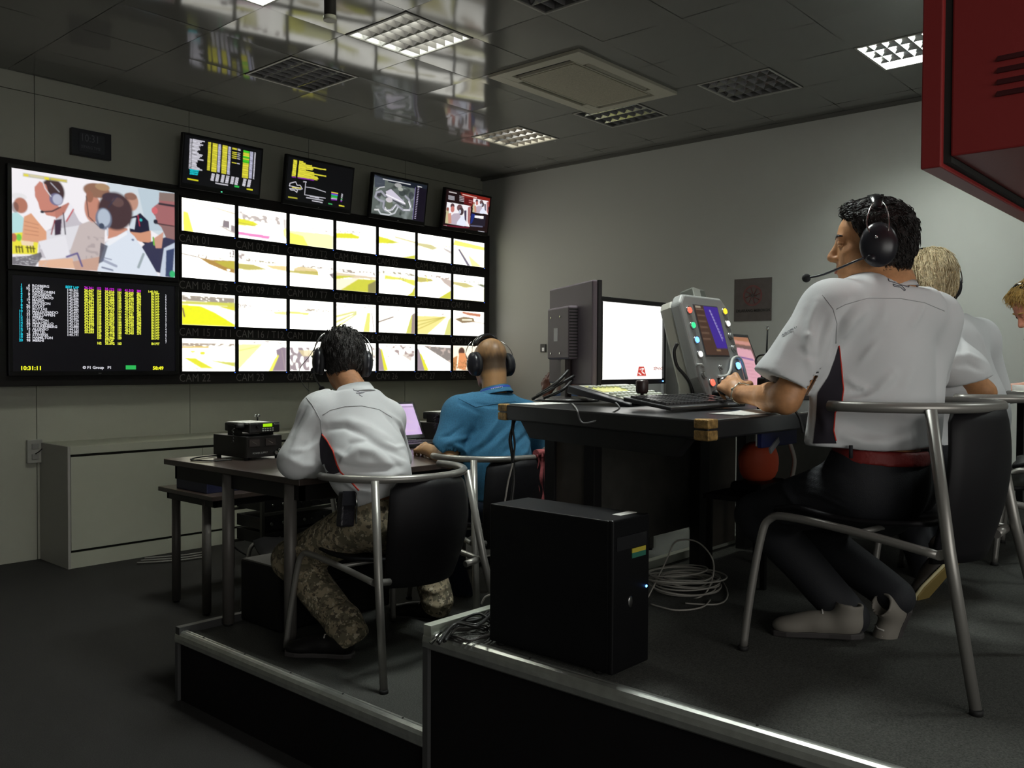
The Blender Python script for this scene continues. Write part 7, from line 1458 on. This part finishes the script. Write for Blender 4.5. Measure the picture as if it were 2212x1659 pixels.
    headset('black padded headphones on the bald man in the blue shirt', None, R, H, 1.08, (1, (.06, .11, -.10)), .012, cupr=(.030, .044, .058), fat=1.5)
man_b()

# ------------------------------------------------------------------ the white haired man behind
def man_d():
    f = Vector((.25, .97, 0)); r = Vector((.97, -.25, 0)); H = P(2006, 612, 3.58); fwd = FW*math.cos(.12)-RT*math.sin(.12)-UP*.15; R, _ = loc3(H, fwd, UP+FW*.1); sc = 1.0
    nk = P(2030, 680, 3.54); shL, shR = P(1985, 725, 3.42), P(2110, 735, 3.70); elL, wrL = P(2105, 855, 3.50), P(2010, 852, 3.75); elR, wrR = P(2150, 850, 3.9), P(2100, 850, 4.1); ch = P(2060, 770, 3.6); pel = P(2080, 950, 3.58)
    elL = P(2125, 848, 3.45); wrL = P(2015, 858, 3.52)
    shL = P(2010, 735, 3.42)
    lo, hi = bounds([H, nk, shL, elL, wrL, wrR, pel], .16); S = Sdf(lo, hi, .008); S.cap(ch, pel, .12, .12, .05, (f, 1.3)); S.cap(shL, shR, .045, .045, .05); W_ = add_head(S, H, R, sc); S.cap(W_(0, -.02, -.06), nk, .056, .06, .03)
    S.cap(P(2065, 780, 3.42), elL, .048, .044, .03); S.cap(elL, wrL, .043, .032, .02); S.cap(shR, elR, .045, .04, .03); S.cap(elR, wrR, .04, .03, .02); add_hand(S, wrL, -RT*1.0+FW*.3, UP, FW, (.5, .5, .5, .6), .3); add_hand(S, wrR, f, UP, -r, (.5, .5, .5, .6), .3)
    body = Skin(*S.mesh()).smooth(1, .4).link('person', M_skin); tag(body, 'white haired man in white shirt seated behind the man with the red belt', 'person'); finish_face(W_, R, sc, body, brows=M_hairw)
    hs = hair_cap(H, R, sc, [((0, .075, .06), (0, 1, -.3)), ((0, .035, -.02), (0, .9, -.4))], .017, .003, 26, .006, -.082); o = hs.link('hair', M_hairw, body); up = R @ Vector((0, 0, 1)); fw = R @ Vector((0, 1, 0)); loc = (hs.co-A3(H))@np.array(R)
    strands('hair_tufts', hs, loc[:, 2] > -.08, lambda p, n: -up-fw*.25, 1500, .045, .0019, M_hairw, o, 28, .001)
    lo, hi = bounds([shL, shR, elL, P(2090, 950, 3.58), nk], .2); T = Sdf(lo, hi, .0078)
    T.cap(P(2050, 760, 3.56), P(2085, 900, 3.6), .165, .185, .06, (f, 1.3)); T.cap(P(2085, 900, 3.6), P(2085, 960, 3.58), .185, .17, .05, (f, 1.3)); T.cap(shL, shR, .072, .078, .06); T.cap(nk-Vector((0, 0, .05)), shL, .065, .07, .05); T.cap(nk-Vector((0, 0, .05)), shR, .065, .07, .05); T.cap(shR, P(2140, 840, 3.78), .08, .075, .04)
    L = Sdf(lo, hi, .0078); L.cap(P(2020, 750, 3.42), P(2078, 795, 3.36), .086, .084, .04); L.cap(P(2050, 790, 3.34), P(2095, 815, 3.34), .08, .08, .03); L.cut(P(2090, 825, 3.34), Vector((0, 0, -1))+RT*.28, .003); T.join(L, .035)
    T.cut(nk+Vector((0, 0, .01)), (0, 0, 1), .012, .12); T.cap(nk-Vector((0, 0, .02)), nk+Vector((0, 0, .07)), .06, .062, .004, None, 'sub'); T.cut(P(2085, 965, 3.58), (0, 0, -1), .004, .4)
    sh = Skin(*T.mesh()).smooth(2); b = sh.bvh(); sh.folds([([(2070, 700), (2080, 745), (2075, 770)], -.008, .014), ([(2060, 790), (2090, 785), (2120, 800)], -.008, .012), ([(2055, 770), (2090, 765), (2125, 780)], .009, .013), ([(2100, 700), (2120, 730), (2140, 800)], .006, .015)], b); sh.noise(.0022, 22, 32); so = sh.link('shirt', M_shw, body); b = sh.bvh()
    for l in ([(2056, 658), (2060, 666), (2072, 672), (2080, 668)], [(2062, 652), (2078, 655), (2078, 668)]): 
        pts = surf_line(sh, b, l, .001, .001, 4)
        if len(pts) > 2: obj('track_logo', MB().tube(pts, .0016, 5), M_logo, so)
    lo, hi = bounds([P(1960, 1080, 4.05), P(2030, 1230, 3.75), pel], .2); G = Sdf(lo, hi, .010); G.cap(P(2085, 950, 3.58), pel, .15, .16, .05)
    kL, kR = P(1950, 1070, 4.05), P(2010, 1075, 4.2); aL, aR = P(2000, 1245, 3.75), P(2050, 1180, 3.8)
    for k_, a_ in ((kL, aL), (kR, aR)): G.cap(P(2070, 985, 3.56), k_, .10, .075, .05); G.cap(k_, a_, .072, .055, .03)
    Skin(*G.mesh()).smooth(2).link('trousers', M_trs, body)
    shoe('shoe', P(2088, 1190, 3.42), -RT*.70-UP*.66-FW*.12, -RT*.45+FW*.75+UP*.45, mat('shoe_dark', (.03, .025, .02), .6), M_soley, body, .28, M_foxing)
    headset('dark headphones over the white hair of the man behind', None, R, H, 1.04, None, .01, cupr=(.018, .036, .046), fat=.9)
man_d()

# ------------------------------------------------------------------ the blond man cut by the right edge
def man_e():
    f = (-RT*.92+FW*.4); f.z = 0; f.normalize(); r = Vector((f.y, -f.x, 0)); H = P(2240, 664, 4.35); fwd = -RT*.80-UP*.58+FW*.10; R, _ = loc3(H, fwd, UP*.8-RT*.55); sc = 1.02
    nk = P(2290, 735, 4.40); shL, shR = P(2310, 790, 4.22), P(2330, 780, 4.62); elL, wrL = P(2270, 860, 4.15), P(2215, 838, 4.25); elR, wrR = P(2280, 850, 4.7), P(2225, 838, 4.60); pel = P(2400, 930, 4.45)
    lo, hi = bounds([H, nk, shL, elL, wrL, wrR, pel], .17); S = Sdf(lo, hi, .008); S.cap(nk, pel, .11, .13, .05); S.cap(shL, shR, .045, .045, .05); W_ = add_head(S, H, R, sc); S.cap(W_(0, -.02, -.06), nk, .056, .06, .03)
    for a, b, c in ((shL, elL, wrL), (shR, elR, wrR)): S.cap(a, b, .048, .042, .03); S.cap(b, c, .04, .03, .02)
    add_hand(S, wrL, -RT*.95-UP*.05+FW*.25, UP*.8-FW*.6, FW-RT*.2, (.7, .7, .7, .8), .4, .95); add_hand(S, wrR, -RT, UP, -FW, (.5, .5, .6, .6), .3)
    body = Skin(*S.mesh()).smooth(1, .4).link('person', M_skin4); tag(body, 'blond man bending his face down at the right edge of the picture', 'person'); finish_face(W_, R, sc, body, brows=M_hairb)
    hs = hair_cap(H, R, sc, [((0, .078, .062), (0, 1, -.3)), ((0, .03, -.01), (0, .9, -.4))], .02, .004, 36, .006, -.08); o = hs.link('hair', M_hairb, body); up = R @ Vector((0, 0, 1)); fw = R @ Vector((0, 1, 0)); loc = (hs.co-A3(H))@np.array(R)
    strands('hair_tufts', hs, loc[:, 2] > -.08, lambda p, n: fw*.8-up*.4, 900, .045, .0021, M_hairb, o, 38, .003)
    T = Sdf(*bounds([shL, shR, elL, nk, pel], .2), .009); T.cap(nk-Vector((0, 0, .12)), pel, .17, .19, .06, (f, 1.25)); T.cap(shL, shR, .08, .08, .06)
    for a, b in ((shL, elL), (shR, elR)): c = a.lerp(b, .75); T.cap(a, c, .08, .078, .05); T.cut(c, b-a, .004, .1)
    T.cap(nk-Vector((0, 0, .04)), nk+Vector((0, 0, .1)), .062, .064, .004, None, 'sub'); Skin(*T.mesh()).smooth(2).noise(.002, 22, 42).link('shirt', M_shw, body)
    G = Sdf(*bounds([pel, P(2330, 1050, 4.5)], .24), .011); G.cap(pel+Vector((0, 0, .02)), pel-Vector((0, 0, .06)), .155, .16, .04); G.cap(pel, P(2310, 1010, 4.7), .1, .08, .04); G.cap(pel, P(2280, 1010, 4.3), .1, .08, .04); Skin(*G.mesh()).smooth(2).link('trousers', M_trs, body)
    headset('headset on the blond man with microphone by the right picture edge', None, R, H, 1.04, (-1, (-.035, .135, -.088)), .01, cupr=(.022, .040, .050))
    cp = thing('white_cup', 'white rounded cup on the desk by the blond man at the right edge', 'cup', P(2205, 842, 4.05)); obj('cup_body', MB().lathe([(0, -.035), (.022, -.035), (.034, -.01), (.036, .02), (.033, .022), (.030, .0), (0, -.02)], None, 24), mat('cup_white', (.75, .76, .73), .3), cp); obj('handle', MB().tube([(.034, 0, .012), (.052, 0, .006), (.05, 0, -.012), (.03, 0, -.016)], .004, 8), mat('cup_white', (.75, .76, .73), .3), cp)
    lp = thing('grey_tray', 'thin pale tray under the cup at the right edge', 'tray', P(2230, 862, 4.0)); lp.location.z = 1.382; obj('board', MB().b2((-.22, -.1, 0), (.25, .14, .012)), mat('tray_grey', (.4, .42, .4), .4), lp, .003)
man_e()

# ------------------------------------------------------------------ the person hidden behind the desk monitor, one hand showing
def man_f():
    f = Vector((0, 1, 0)); r = Vector((1, 0, 0)); H = P(1238, 770, 5.35); R, _ = loc3(H, FW*.9-RT*.4-UP*.1, UP); nk = P(1245, 835, 5.35); shL, shR = P(1205, 880, 5.25), P(1300, 885, 5.5); elL, wrL = P(1182, 940, 5.15), P(1182, 855, 5.18); elR, wrR = P(1310, 960, 5.5), P(1280, 965, 5.8); pel = P(1255, 1030, 5.35)
    S = Sdf(*bounds([H, nk, shL, elL, wrL, wrR, pel], .15), .008); S.cap(nk, pel, .12, .13, .05); S.cap(shL, shR, .045, .045, .05); W_ = add_head(S, H, R, 1); S.cap(W_(0, -.02, -.06), nk, .055, .06, .03)
    for a, b, c in ((shL, elL, wrL), (shR, elR, wrR)): S.cap(a, b, .046, .04, .03); S.cap(b, c, .04, .029, .02)
    add_hand(S, wrL, UP*.95+FW*.1-RT*.12, -RT*.75-FW*.6, -FW, (.75, .8, .85, .9), .5, 1.0, .03); add_hand(S, wrR, f, UP, -r, (.5, .5, .5, .6), .3)
    body = Skin(*S.mesh()).smooth(1, .4).link('person', M_skin3); tag(body, 'dark skinned person mostly hidden by the desk monitor, raised fingers showing beside it', 'person'); finish_face(W_, R, 1, body)
    hs = hair_cap(H, R, 1, [((0, .075, .065), (0, 1, -.3)), ((0, .03, -.01), (0, .9, -.4))], .008, .002, 46, .007, -.075); hs.link('hair', M_hair, body)
    T = Sdf(*bounds([shL, shR, elL, nk, pel], .19), .009); T.cap(nk-Vector((0, 0, .12)), pel, .155, .165, .06, (f, 1.3)); T.cap(shL, shR, .075, .075, .06)
    for a, b in ((shL, elL), (shR, elR)): c = a.lerp(b, .85); T.cap(a, c, .07, .068, .05)
    T.cap(nk-Vector((0, 0, .04)), nk+Vector((0, 0, .1)), .062, .064, .004, None, 'sub'); Skin(*T.mesh()).smooth(2).noise(.002, 22, 52).link('shirt', mat('shirt_navy', (.014, .03, .07), .85), body)
    G = Sdf(*bounds([pel, P(1200, 1120, 5.7)], .24), .011); G.cap(pel+Vector((0, 0, .02)), pel-Vector((0, 0, .05)), .15, .155, .04); G.cap(pel, P(1180, 1080, 5.7), .095, .075, .04); G.cap(pel, P(1260, 1080, 5.8), .095, .075, .04); G.cap(P(1180, 1080, 5.7), P(1190, 1190, 5.6), .07, .055, .03); G.cap(P(1260, 1080, 5.8), P(1270, 1190, 5.7), .07, .055, .03); Skin(*G.mesh()).smooth(2).link('trousers', M_trs, body)
man_f()
ws = on(1173, 752, 0, XW-.01); sw = thing('wall_switch', 'small dark switch with glinting rocker on the far right wall beside the desk monitor', 'switch', (XW, ws.y, ws.z)); obj('plate', MB().b2((-.012, -.04, -.045), (0, .04, .045)), mat('switch_dark', (.03, .03, .03), .4), sw, .004); obj('rocker', MB().b2((-.018, -.02, -.035), (-.011, .01, .005)), mat('switch_glint', (.6, .6, .58), .3, emit=(.7, .7, .65), estr=.25), sw, .002)  # rocker's glint put in as a faint glow
